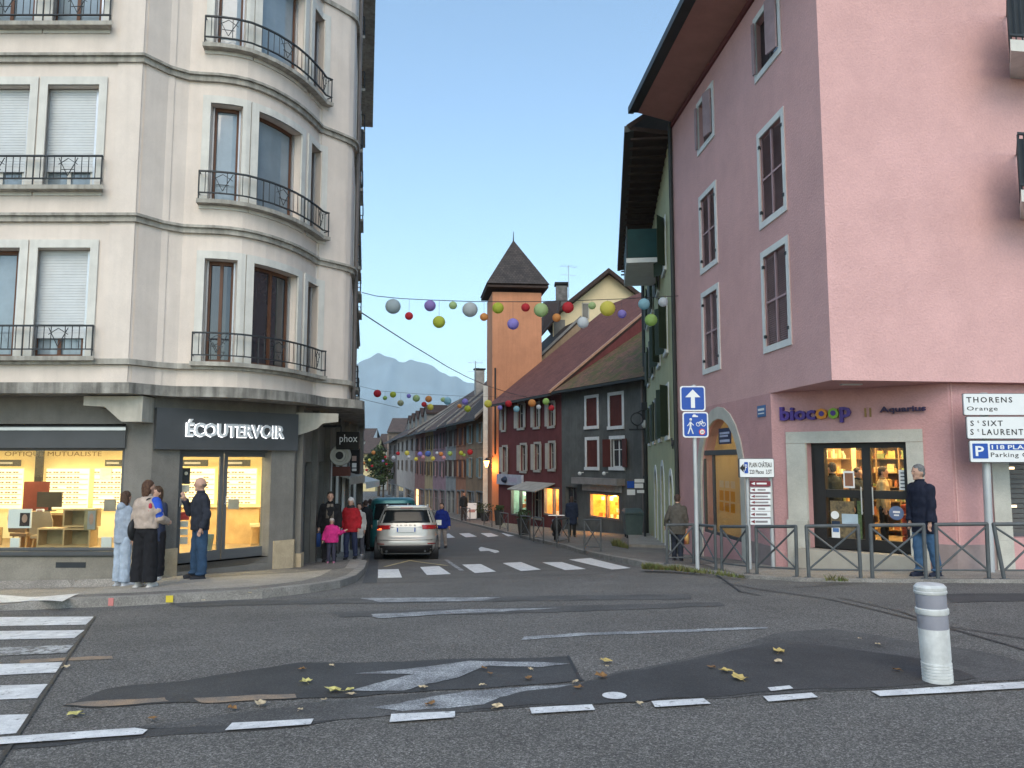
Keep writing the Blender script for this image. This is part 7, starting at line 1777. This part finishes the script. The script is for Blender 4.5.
# teal van beyond
vs_ = [(.22,.1,4.3,.84),(.4,.0,4.4,.9),(.9,.0,4.4,.915),(1.05,.02,4.1,.91),(1.25,.06,3.6,.88),(1.6,.13,3.2,.82),(1.8,.18,2.95,.77),(1.88,.3,2.8,.70),(1.91,.5,2.6,.58)]
T2, Mp2, at, rear, side, patch = car('teal blue van parked in front of the silver SUV', (.03,.17,.18), 'teal_paint', None, 0, vs_, 4.4, [(.8,.32),(3.5,.32)], 'cars parked along the left kerb')
patch('rear_window', rear, lambda t: -.78+.1*t, lambda t: .78-.1*t, 1.15, 1.7, M_cglass, na=12)
for s_ in (-1,1):
    patch('tail_light', lambda x,z: rear(x,z,.01), s_*.80, s_*.90, .9, 1.35, M_tail); patch('side_window', lambda y,z: side(s_,y,z,.004), lambda t: .5+.1*t, lambda t: 3.2-.5*t, 1.2, 1.7, M_cglass, na=12)
m = MB(); m.box((0,-.01,.8),(.52,.02,.11)); m.build('number_plate', M_signw, T2)
T2.location = (-4.05, 26.6, g(-4,28)+.02); T2.rotation_euler = (-.07,0,R(9))
# farther cars
ss = [(.2,.1,4.0,.78),(.35,.0,4.1,.85),(.6,.0,4.1,.87),(.85,.05,4.0,.87),(.95,.1,3.1,.85),(1.2,.3,2.8,.76),(1.4,.55,2.4,.66),(1.46,.8,2.1,.52)]
for k,(colr,cn_,lab,x,y,rz) in enumerate((((.55,.56,.55),'pale_grey_paint','pale grey car parked beyond the teal van',-6.2,34,13),((.60,.60,.58),'white_paint','white car parked third beyond the teal van',-7.8,41,14),((.05,.05,.055),'black_paint','black car parked far down the left side',-9.7,49.5,14),((.4,.42,.43),'light_silver_paint','light silver car parked at the bend of the street',-14.2,68,16),((.5,.08,.06),'dark_red_paint','dark red car at the far bend of the street',-18.7,86,17))):
    T3, Mp3, at, rear, side, patch = car(lab, colr, cn_, None, 0, ss, 4.1, [(.75,.3),(3.3,.3)], 'cars parked along the left kerb')
    patch('rear_window', rear, lambda t: -.7+.1*t, lambda t: .7-.1*t, .98, 1.33, M_cglass)
    for s_ in (-1,1): patch('tail_light', lambda x,z: rear(x,z,.01), s_*.6, s_*.84, .72, .86, M_tail); patch('side_window', lambda y,z: side(s_,y,z,.004), lambda t: .6+.25*t, lambda t: 2.9-.5*t, .99, 1.33, M_cglass)
    T3.location = (x,y,g(x,y+2)+.02); T3.rotation_euler = (-.05,0,R(rz))
# ================================================================== people
M_skin = mat('skin', (.50,.30,.22), .55, var=.04, scale=12); M_skin2 = mat('skin_rosy', (.55,.33,.26), .55, var=.04, scale=12)
def vox(mb, size, sm=2, fold=0, fscale=9, cut=None):
    me = bpy.data.meshes.new('v'); me.from_pydata(mb.v, [], mb.f); bm = bmesh.new(); bm.from_mesh(me); bmesh.ops.recalc_face_normals(bm, faces=bm.faces); bm.to_mesh(me); bm.free()
    o = bpy.data.objects.new('v', me)
    r = o.modifiers.new('r','REMESH'); r.mode = 'VOXEL'; r.voxel_size = size; r.adaptivity = 0
    if sm: s = o.modifiers.new('s','SMOOTH'); s.iterations = sm; s.factor = .5
    out = evaluated(o); bpy.data.meshes.remove(me)
    if fold:
        NRM = [v.normal.copy() for v in out.vertices]
        for v, vn in zip(out.vertices, NRM):
            n = noise.noise(v.co*fscale)+.5*noise.noise(Vector((v.co.x*fscale*2,v.co.y*fscale*2,v.co.z*fscale*1.2))); v.co += vn*n*fold
    out.polygons.foreach_set('use_smooth', [True]*len(out.polygons)); return out
def limb(m, a, b, r0, r1, k=5, sx=1.0):
    a, b = Vector(a), Vector(b)
    m.tube(a, b, r0, r1, seg=12); m.ell(a, r0, nu=12, nv=8); m.ell(b, r1, nu=12, nv=8)
def rings(m, rs, seg=20):
    """rs: (z, rx, ry, cx, cy) elliptical sections"""
    R_ = []
    for z, rx_, ry_, cx, cy in rs: R_.append([Vector((cx+rx_*math.cos(2*math.pi*i/seg), cy+ry_*math.sin(2*math.pi*i/seg), z)) for i in range(seg)])
    m.loft(R_)
def person(label, foot, head_py, rz, top=(.1,.1,.1), topn='cloth', legs=(.05,.05,.05), legn='trousers', shoe=(.03,.03,.03), hair=(.05,.03,.02), hairn='hair', hairstyle='short',
           arms=None, legp=None, lean=0, jl=.80, build=1.0, skirt=0, hat=None, vs=.009, turn=0, puff=0, wide=0, off=KH, female=False, zoff=None, extra=None, H=None, group=None, worldpos=None, hoodc=None):
    """local figure faces -Y, x is sideways; joints in metres for a 1.75 m body, scaled to the height in the photograph"""
    p = G(foot[0], foot[1], off) if worldpos is None else Vector(worldpos)
    if H is None: H = W(foot[0], head_py, p.y).z-p.z
    k = H/1.76; T = thing('person', label, 'person', (0,0,0), group)
    shx = (.150 if female else .172)*(.5+.5*build); hx = .088; ly = -lean
    def sp(z): return ly*max(0, (z-.95)/.6)   # forward lean of the spine
    # arms: per side (elbow dir, forearm dir)
    A = {-1:((-.12,.03,-1),(-.04,-.18,-1)), 1:((.12,.03,-1),(.04,-.18,-1))}
    if arms: A.update(arms)
    LG = {-1:((-.03,0,-1),(-.01,.02,-1)), 1:((.03,0,-1),(.01,.02,-1))}
    if legp: LG.update(legp)
    J = {}
    for s in (-1,1):
        sh_ = Vector((s*shx, sp(1.40), 1.395)); el = sh_+Vector(A[s][0]).normalized()*.29; wr = el+Vector(A[s][1]).normalized()*.25
        hp = Vector((s*hx, 0, .90)); kn = hp+Vector(LG[s][0]).normalized()*.42; an = kn+Vector(LG[s][1]).normalized()*.41
        J[s] = (sh_, el, wr, hp, kn, an)
    low = min(J[-1][5].z, J[1][5].z)-.075
    def sh(m):  # drop so that the lower foot stands on the ground
        m.v = [(x,y,z-low) for x,y,z in m.v]; return m
    hc = Vector((0, sp(1.6)-.02, 1.62))
    # body: one continuous surface
    m = MB()
    rings(m, [(.84,.12,.09,0,0),(.92,.16*build,.11,0,0),(1.05,.14*build,.10,0,sp(1.05)),(1.22,.155*build,.105,0,sp(1.22)),(1.34,shx,.10,0,sp(1.34)),(1.42,.12,.08,0,sp(1.42)),(1.47,.062,.06,0,sp(1.47)),(1.56,.05,.055,0,sp(1.56)-.01)])
    for s in (-1,1):
        sh_, el, wr, hp, kn, an = J[s]
        limb(m, sh_+Vector((-s*.012,0,-.03)), el, .046, .040); limb(m, el, wr, .042, .027); limb(m, hp+Vector((0,0,-.03)), kn, .083, .054); limb(m, kn, an, .052, .036)
        m.ell(an+Vector((0,-.06,-.040)), (.034,.10,.024), nu=12, nv=8)
        fd = (wr-el).normalized(); pal = wr+fd*.05; sd_ = fd.orthogonal().normalized(); 
        fw = Vector((0,-1,0)); sd_ = fd.cross(Vector((1,0,0))).normalized() if abs(fd.x) < .9 else Vector((0,1,0))
        tn_ = fd.cross(sd_).normalized()
        limb(m, wr, pal, .024, .03); m.ell(pal+fd*.01, .033, nu=10, nv=6)
        for q in range(4):
            b0 = pal+fd*.03+sd_*(-.027+.018*q); l_ = (.062,.072,.068,.052)[q]; b1 = b0+fd*l_*.5; b2 = b1+(fd*.8-tn_*s*.55).normalized()*l_*.5; limb(m, b0, b1, .0095, .009); limb(m, b1, b2, .009, .0075)
        t0 = pal+sd_*-.028-fd*.02; t1 = t0+(fd*.7-sd_*.7).normalized()*.035; t2 = t1+(fd*.95-sd_*.25).normalized()*.03; limb(m, t0, t1, .012, .010); limb(m, t1, t2, .010, .008)
    Rh = Matrix.Translation(hc) @ Matrix.Rotation(R(turn),4,'Z')
    def hp_(x,y,z): return Rh @ Vector((x,y,z))
    Mh = Matrix.Rotation(R(turn),3,'Z')
    m.ell(hc+Vector((0,0,.02)), (.080,.100,.108), M=Mh, nu=18, nv=12); m.ell(hp_(0,-.02,-.055), (.055,.07,.06), M=Mh, nu=14, nv=8)
    m.ell(hp_(0,-.1,-.008), (.012,.018,.024), M=Mh, nu=8, nv=6); m.ell(hp_(0,-.072,-.095), (.026,.02,.02), M=Mh, nu=8, nv=6)
    for s in (-1,1): m.ell(hp_(s*.077,.01,0), (.012,.022,.03), M=Mh, nu=8, nv=6)
    def fin(me, name, mt):
        me.transform(Matrix.Scale(k,4)); me.materials.clear(); me.materials.append(mt); o = link(name, me, T); o.matrix_parent_inverse = Matrix.Identity(4); return o
    body = fin(vox(sh(m), vs), 'body', M_skin)
    if vs < .012:
        for s in (-1,1): e = MB(); e.ell(hp_(s*.03,-.088,.02), (.011,.008,.006), M=Mh, nu=8, nv=6); eo = e; fin(mesh_of(sh(e)), 'eye', mat('eye_dark',(.02,.02,.02),.3))
        e = MB(); e.ell(hp_(0,-.092,-.05), (.022,.006,.005), M=Mh, nu=8, nv=6); fin(mesh_of(sh(e)), 'mouth', mat('lips',(.32,.13,.11),.5))
    # trousers
    m = MB(); q = .016+wide*.3
    rings(m, [(.82,.145*build,.10,0,0),(.90,.168*build+q*.5,.118+q*.4,0,0),(1.0,.16*build+q*.3,.11+q*.3,0,sp(1.0)),(1.04,.15*build,.105,0,sp(1.04))])
    for s in (-1,1):
        hp, kn, an = J[s][3:]; d_ = (an-kn).normalized()
        limb(m, hp+Vector((0,.005,-.02)), kn, .092+q*.6, .064+q+wide*.5); m.tube(kn, an-d_*.015, .064+q+wide*.5, .050+q+wide, seg=14)
        if wide < .03: m.ell(an-d_*.02+Vector((0,-.03,0)), (.06+q,.075+q,.03), nu=12, nv=6)
    fin(vox(sh(m), vs*1.15, 2, .010, 11), 'trousers', mat(legn, legs, .85, var=.12, scale=9, bump=.2, bscale=90))
    # shoes
    for s in (-1,1):
        an = J[s][5]; m = MB(); m.ell(an+Vector((s*.01,-.075,-.038)), (.048,.135,.042), nu=14, nv=8); m.ell(an+Vector((0,.0,-.0)), (.045,.055,.05), nu=12, nv=8)
        m.box(an+Vector((s*.01,-.06,-.07)), (.085,.26,.02)); fin(vox(sh(m), .011, 2), 'shoe', mat('shoe_%d_%d'%(int(shoe[0]*99),int(shoe[2]*99)), shoe, .6))
    # top
    m = MB(); u = .022+puff
    zb_ = jl
    rs = [(zb_,.155*build+u+skirt,.115+u+skirt*.6,0,0),(max(zb_+.05,.92),.163*build+u+skirt*.5,.12+u,0,0),(1.06,.152*build+u,.112+u,0,sp(1.06)),(1.22,.165*build+u,.118+u,0,sp(1.22)),(1.34,shx+.015+u*.7,.108+u,0,sp(1.34)),(1.40,shx-.005+u*.4,.095+u*.8,0,sp(1.40)),(1.445,.115+u*.3,.08+u*.6,0,sp(1.445)),(1.49,.070+u*.3,.066+u*.3,0,sp(1.49))]
    if zb_ > .9: rs = [rs[0]]+rs[2:]
    rings(m, rs)
    for s in (-1,1):
        sh_, el, wr = J[s][:3]; limb(m, sh_+Vector((-s*.010,0,-.008-u*.35)), el, .062+u*.55, .052+u*.5); m.tube(el, wr, .053+u*.5, .040+u*.5, seg=12)
    if hoodc: m.ell((0,sp(1.45)+.07,1.47), (.11,.075,.08), nu=14, nv=8)
    fin(vox(sh(m), vs*1.15, 2, .010+puff*.2, 10), 'jacket', mat(topn, top, .85, var=.14, scale=7, bump=.2, bscale=80))
    m = MB(); m.lathe([(.068,0),(.074,.04),(.062,.05),(.056,0)], Matrix.Translation((0,sp(1.5)-.005,1.475)), 16); fin(mesh_of(sh(m)), 'collar', MATS[topn])
    # hair
    m = MB()
    if hairstyle != 'bald':
        m.ell(hp_(0,.012,.045), (.086,.100,.098), M=Mh, nu=18, nv=12)
        if hairstyle in ('long','bob'):
            zl = -.30 if hairstyle == 'long' else -.12
            rr = [(hp_(0,.03,.05),.088,.085),(hp_(0,.04,-.06),.095,.07),(hp_(0,.055,zl),.075,.045)]
            for a, b in zip(rr[:-1], rr[1:]):
                for t in range(5): c_ = a[0].lerp(b[0],t/4); m.ell(c_, (a[1]+(b[1]-a[1])*t/4, a[2]+(b[2]-a[2])*t/4, .05), M=Mh, nu=14, nv=8)
        else: m.ell(hp_(0,.045,-.005), (.078,.06,.07), M=Mh, nu=14, nv=8)
        hm = vox(sh(m), .010, 2, .006, 30)
        bm = bmesh.new(); bm.from_mesh(hm); c0_ = hp_(0,-.085,-.005); c0_.z -= low; fwd = (Mh @ Vector((0,-1,0)))
        kill = [v for v in bm.verts if (v.co-Vector((hc.x,hc.y,hc.z-low))).dot(fwd) > .052 and v.co.z < hc.z-low+.068]
        bmesh.ops.delete(bm, geom=kill, context='VERTS'); bm.to_mesh(hm); bm.free()
        fin(hm, 'hair', mat(hairn, hair, .7, var=.25, scale=40, bump=.3, bscale=150))
    else:
        m.ell(hp_(0,.03,.0), (.081,.085,.045), M=Mh, nu=16, nv=8); hm = vox(sh(m), .010, 1); fin(hm, 'hair', mat(hairn, hair, .7))
    if hat:
        m = MB(); m.ell(hp_(0,.008,.045), (.098,.112,.098), M=Mh, nu=18, nv=10); m.ell(hp_(0,.005,.0), (.099,.113,.03), M=Mh, nu=18, nv=8); me = vox(sh(m), .010, 2)
        bm = bmesh.new(); bm.from_mesh(me); bmesh.ops.delete(bm, geom=[v for v in bm.verts if v.co.z < hc.z-low-.012 or ((v.co-Vector((hc.x,hc.y,hc.z-low))).dot(Mh@Vector((0,-1,0)))>.05 and v.co.z < hc.z-low+.045)], context='VERTS'); bm.to_mesh(me); bm.free(); fin(me, 'hat', mat('knit_hat_%d'%int(hat[0]*100), hat, .9, bump=.4, bscale=60))
    if extra: extra(T, J, k, low, fin, sh)
    T.location = p; T.rotation_euler = (0,0,R(rz)); return T
def mesh_of(m):
    me = bpy.data.meshes.new('p'); me.from_pydata(m.v, [], m.f); bm = bmesh.new(); bm.from_mesh(me); bmesh.ops.recalc_face_normals(bm, faces=bm.faces); bm.to_mesh(me); bm.free(); me.polygons.foreach_set('use_smooth',[True]*len(me.polygons)); return me

# --- the group by the optician's pillar (facing right, towards the others / away)
person('girl in a light blue hooded top and pale jeans at the optician pillar', (121,586), 491, 148, (.36,.42,.50), 'light_blue_fleece', (.42,.50,.60), 'pale_jeans', (.55,.58,.62), (.10,.055,.035), 'brown_hair', 'long',
       arms={1:((.10,-.1,-1),(-.05,-.55,-.8)), -1:((-.1,.0,-1),(-.02,-.3,-1))}, jl=.80, build=.88, female=True, wide=.022, puff=.016, turn=15, hoodc=True)
def bag_and_stripe(T, J, k, low, fin, sh):
    m = MB(); m.ell((.20,.02,.93),(.07,.16,.19),nu=14,nv=10); fin(mesh_of(sh(m)), 'shoulder_bag', M_black)
    m = MB(); m.path([(.19,.0,1.05),(.10,.115,1.30),(-.08,.10,1.45),(-.1,-.02,1.46)],.012,6); fin(mesh_of(sh(m)), 'strap', M_black)
    m = MB(); m.ell((-.12,.10,1.32),(.035,.03,.06),nu=10,nv=8); m.ell((-.10,.115,1.25),(.05,.02,.025),nu=10,nv=8); fin(mesh_of(sh(m)), 'red_back_print', mat('red_print_cloth',(.5,.05,.08),.8))
    m = MB(); limb(m, J[-1][0], J[-1][0].lerp(J[-1][1],.8), .083, .073); fin(mesh_of(sh(m)), 'blue_sleeve', mat('bright_blue_cloth',(.03,.10,.55),.8))
person('woman in a beige and blue jacket and wide black trousers, seen from behind', (143.5,587), 480, 172, (.50,.40,.33), 'beige_cloth', (.012,.012,.015), 'black_trousers', (.72,.70,.66), (.12,.06,.035), 'dark_brown_hair', 'bob',
       arms={1:((.25,-.1,-1),(.05,-.85,.2)), -1:((-.3,-.05,-1),(.1,-.8,-.2))}, jl=.96, build=1.05, female=True, wide=.045, puff=.02, turn=-25, extra=bag_and_stripe)
person('woman in a dark coat touching her face, behind the woman in beige', (154,580), 486, -10, (.03,.04,.08), 'navy_cloth', (.015,.015,.02), 'black_trousers2', (.70,.70,.70), (.09,.05,.03), 'brown_hair2', 'bob',
       arms={1:((.25,-.3,-1),(-.35,-.6,1)), -1:((-.2,-.1,-1),(.1,-.6,-.6))}, jl=.72, build=.95, female=True, wide=.01, turn=-20)
person('balding man in dark jacket and jeans, hand at mouth, by the corner door', (198,578.5), 477, -52, (.028,.032,.045), 'dark_navy_jacket', (.035,.075,.14), 'blue_jeans', (.025,.025,.03), (.20,.15,.12), 'cropped_hair', 'bald',
       arms={-1:((-.15,-.45,-.9),(.28,-.45,1)), 1:((.2,.15,-1),(.02,-.35,-.9))}, legp={-1:((-.10,-.05,-1),(-.03,.02,-1)),1:((.12,.02,-1),(.03,.02,-1))}, jl=.84, build=1.12, wide=.012, puff=.012, turn=-18)
# --- family on the left pavement
def scarf_bag(T, J, k, low, fin, sh):
    m = MB()
    for s in (-1,1): m.loft([[(s*.04-.035,-.125,1.45),(s*.04+.035,-.125,1.45),(s*.04+.035,-.10,1.45),(s*.04-.035,-.10,1.45)],[(s*.06-.04,-.165,1.1),(s*.06+.04,-.165,1.1),(s*.06+.04,-.13,1.1),(s*.06-.04,-.13,1.1)]])
    fin(mesh_of(sh(m)), 'scarf', mat('grey_brown_scarf',(.20,.17,.14),.9))
    w_ = J[-1][2]; m = MB(); m.box((w_.x,w_.y-.02,w_.z-.30),(.10,.22,.32)); m.path([(w_.x,w_.y-.08,w_.z-.14),(w_.x,w_.y-.02,w_.z-.07),(w_.x,w_.y+.05,w_.z-.14)],.008,6); fin(mesh_of(sh(m)), 'blue_bag', mat('blue_bag_cloth',(.02,.06,.22),.7))
person('man in a black coat and scarf walking beside the child', (329,562), 491, 12, (.012,.012,.014), 'black_coat', (.03,.03,.035), 'charcoal_trousers', (.02,.02,.02), (.06,.045,.035), 'short_dark_hair', 'short',
       arms={-1:((-.2,-.02,-1),(-.1,-.15,-1)), 1:((.2,.02,-1),(-.02,-.3,-1))}, legp={-1:((-.05,-.18,-1),(-.02,.15,-1)),1:((.05,.15,-1),(.02,.35,-1))}, jl=.70, build=1.1, puff=.02, extra=scarf_bag)
person('small child in a bright pink jacket and pale hat walking between the two adults', (331,563), 518, 5, (.62,.03,.22), 'pink_jacket', (.05,.05,.08), 'child_trousers', (.5,.2,.3), (.3,.2,.12), 'fair_hair', 'bob',
       arms={1:((.5,-.1,-.8),(.35,-.2,.2)), -1:((-.35,-.05,-1),(-.2,-.2,-1))}, jl=.80, build=1.35, puff=.04, hat=(.52,.48,.46), female=True, vs=.012)
def scarf_red(T, J, k, low, fin, sh):
    m = MB(); m.lathe([(.09,0),(.115,.04),(.10,.10),(.07,.11)], Matrix.Translation((0,-.01,1.43)), 16); fin(mesh_of(sh(m)), 'scarf', mat('dark_scarf',(.04,.035,.04),.9))
person('woman in a red winter jacket and white knit hat on the left pavement', (350,559.5), 497, -4, (.42,.015,.025), 'red_jacket', (.03,.04,.09), 'dark_blue_jeans', (.03,.03,.03), (.3,.22,.15), 'grey_fair_hair', 'bob',
       arms={-1:((-.3,.0,-1),(-.1,-.4,-.6)), 1:((.3,.05,-1),(.02,-.3,-1))}, legp={-1:((-.04,-.15,-1),(0,.1,-1)),1:((.05,.12,-1),(0,.3,-1))}, jl=.78, build=1.12, puff=.035, hat=(.66,.64,.62), female=True, extra=scarf_red)
person('person in a white coat partly hidden behind the woman in red', (358.5,556), 503, 0, (.6,.58,.55), 'white_coat', (.1,.1,.12), 'grey_trousers', (.5,.5,.5), (.08,.05,.04), 'dark_hair', 'bob', jl=.6, female=True, vs=.014)
person('dark dressed pedestrian behind the white coat on the left pavement', (365,549), 500, 180, (.02,.025,.03), 'dark_cloth_a', (.02,.02,.02), 'dark_cloth_b', (.03,.03,.03), (.04,.03,.02), 'dark_hair', 'short', vs=.016)
person('pedestrian in dark green farther along the left pavement', (369.5,541), 499, 170, (.02,.06,.05), 'dark_green_cloth', (.03,.03,.03), 'dark_cloth_b', (.03,.03,.03), (.04,.03,.02), 'dark_hair', 'short', vs=.016, build=1.1)
person('distant pedestrian in maroon near the white awning', (362,545), 502, 0, (.12,.03,.04), 'maroon_cloth', (.03,.03,.03), 'dark_cloth_b', (.03,.03,.03), (.04,.03,.02), 'dark_hair', 'short', vs=.016)
# --- woman in blue beside the car
person('woman in a bright blue jacket and pale trousers walking beside the silver car', (441.5,549), 502.5, -12, (.012,.03,.24), 'royal_blue_jacket', (.38,.34,.32), 'pale_trousers', (.04,.03,.03), (.06,.03,.025), 'dark_hair', 'bob',
       arms={-1:((-.25,.1,-1),(-.1,-.1,-1)), 1:((.35,.15,-1),(.15,-.1,-1))}, legp={-1:((-.03,-.18,-1),(0,.1,-1)),1:((.04,.18,-1),(0,.45,-1))}, jl=.78, build=1.15, puff=.03, female=True, off=0, vs=.012)
# --- far right pavement
person('person in a dark blue coat standing before the slate house', (572,537), 496, 170, (.02,.03,.06), 'dark_blue_cloth', (.03,.03,.035), 'dark_cloth_b', (.03,.03,.03), (.03,.02,.02), 'dark_hair', 'bob', jl=.55, build=1.1, vs=.016, puff=.03)
person('distant person in black walking by the sandwich board', (463.5,520.5), 492, 20, (.02,.02,.02), 'dark_cloth_a', (.07,.06,.06), 'dark_cloth_c', (.03,.03,.03), (.03,.02,.02), 'dark_hair', 'short', vs=.018)
person('seated looking figure by the barriers at the maroon house', (512,531), 503, 200, (.04,.04,.045), 'charcoal_cloth', (.03,.03,.03), 'dark_cloth_b', (.03,.03,.03), (.03,.02,.02), 'dark_hair', 'short', vs=.018) if False else None
# --- man with the bag behind the first barrier
def redbag(T, J, k, low, fin, sh):
    w_ = J[-1][2]; m = MB(); m.loft([[(w_.x-.05,w_.y-.17,w_.z-.42),(w_.x+.05,w_.y-.17,w_.z-.42),(w_.x+.05,w_.y+.13,w_.z-.42),(w_.x-.05,w_.y+.13,w_.z-.42)],[(w_.x-.06,w_.y-.15,w_.z-.12),(w_.x+.06,w_.y-.15,w_.z-.12),(w_.x+.06,w_.y+.12,w_.z-.12),(w_.x-.06,w_.y+.12,w_.z-.12)]])
    m.path([(w_.x,w_.y-.1,w_.z-.12),(w_.x,w_.y,w_.z-.06),(w_.x,w_.y+.08,w_.z-.12)],.008,6); fin(mesh_of(sh(m)), 'shopping_bag', mat('red_yellow_bag',(.55,.10,.10),.6,var=.3,scale=5,col2=(.6,.42,.12)))
person('man in an olive grey coat carrying a shopping bag behind the first barrier', (678,560.5), 494, 160, (.10,.09,.075), 'olive_grey_coat', (.025,.03,.045), 'dark_jeans', (.03,.03,.03), (.03,.025,.02), 'dark_hair', 'short',
       arms={-1:((-.15,-.05,-1),(.0,-.1,-1)), 1:((.35,.1,-1),(.2,-.35,-.8))}, legp={-1:((-.02,.15,-1),(0,.3,-1)),1:((.04,-.22,-1),(0,.08,-1))}, jl=.70, build=1.1, puff=.02, lean=.10, extra=redbag)
# --- man in navy at the grocery
person('grey haired man in a navy jacket and blue jeans standing before the grocery door', (927,576.5), 464, -70, (.012,.016,.035), 'navy_jacket', (.07,.15,.27), 'mid_blue_jeans', (.02,.025,.05), (.20,.20,.20), 'grey_hair', 'short',
       arms={-1:((-.03,-.05,-1),(.03,-.2,-1)), 1:((.02,.0,-1),(-.02,-.15,-1))}, legp={-1:((-.02,-.12,-1),(0,.06,-1)),1:((.02,.10,-1),(0,.22,-1))}, jl=.68, build=1.0, puff=.016, turn=-12, lean=.05)
# --- customers inside the grocery
def inside(px, py_head, Y, lab, rz, H, top, tn, hairc=(.04,.03,.02), hn='dark_hair', style='short'):
    q = W(px, py_head, Y); person(lab, (0,0), 0, rz, top, tn, (.04,.04,.05), 'dark_cloth_b', (.03,.03,.03), hairc, hn, style, worldpos=(q.x, Y, door_h[2]+.01), H=H, vs=.014, group='customers inside the grocery')
inside(832, 466, 15.0, 'dark dressed customer behind the left leaf of the grocery door', 200, W(832,463,15.0).z-door_h[2], (.03,.035,.03), 'dark_green_cloth2')
inside(857, 472, 15.1, 'shorter customer in dark clothes between the door leaves of the grocery', 30, W(857,468,15.1).z-door_h[2], (.04,.045,.05), 'charcoal_cloth')
inside(882, 469, 14.6, 'shopkeeper in a cream top and white collar inside the grocery', 60, W(882,467,14.6).z-door_h[2], (.62,.48,.28), 'cream_cloth')

bpy.data.scenes.remove(TMP)
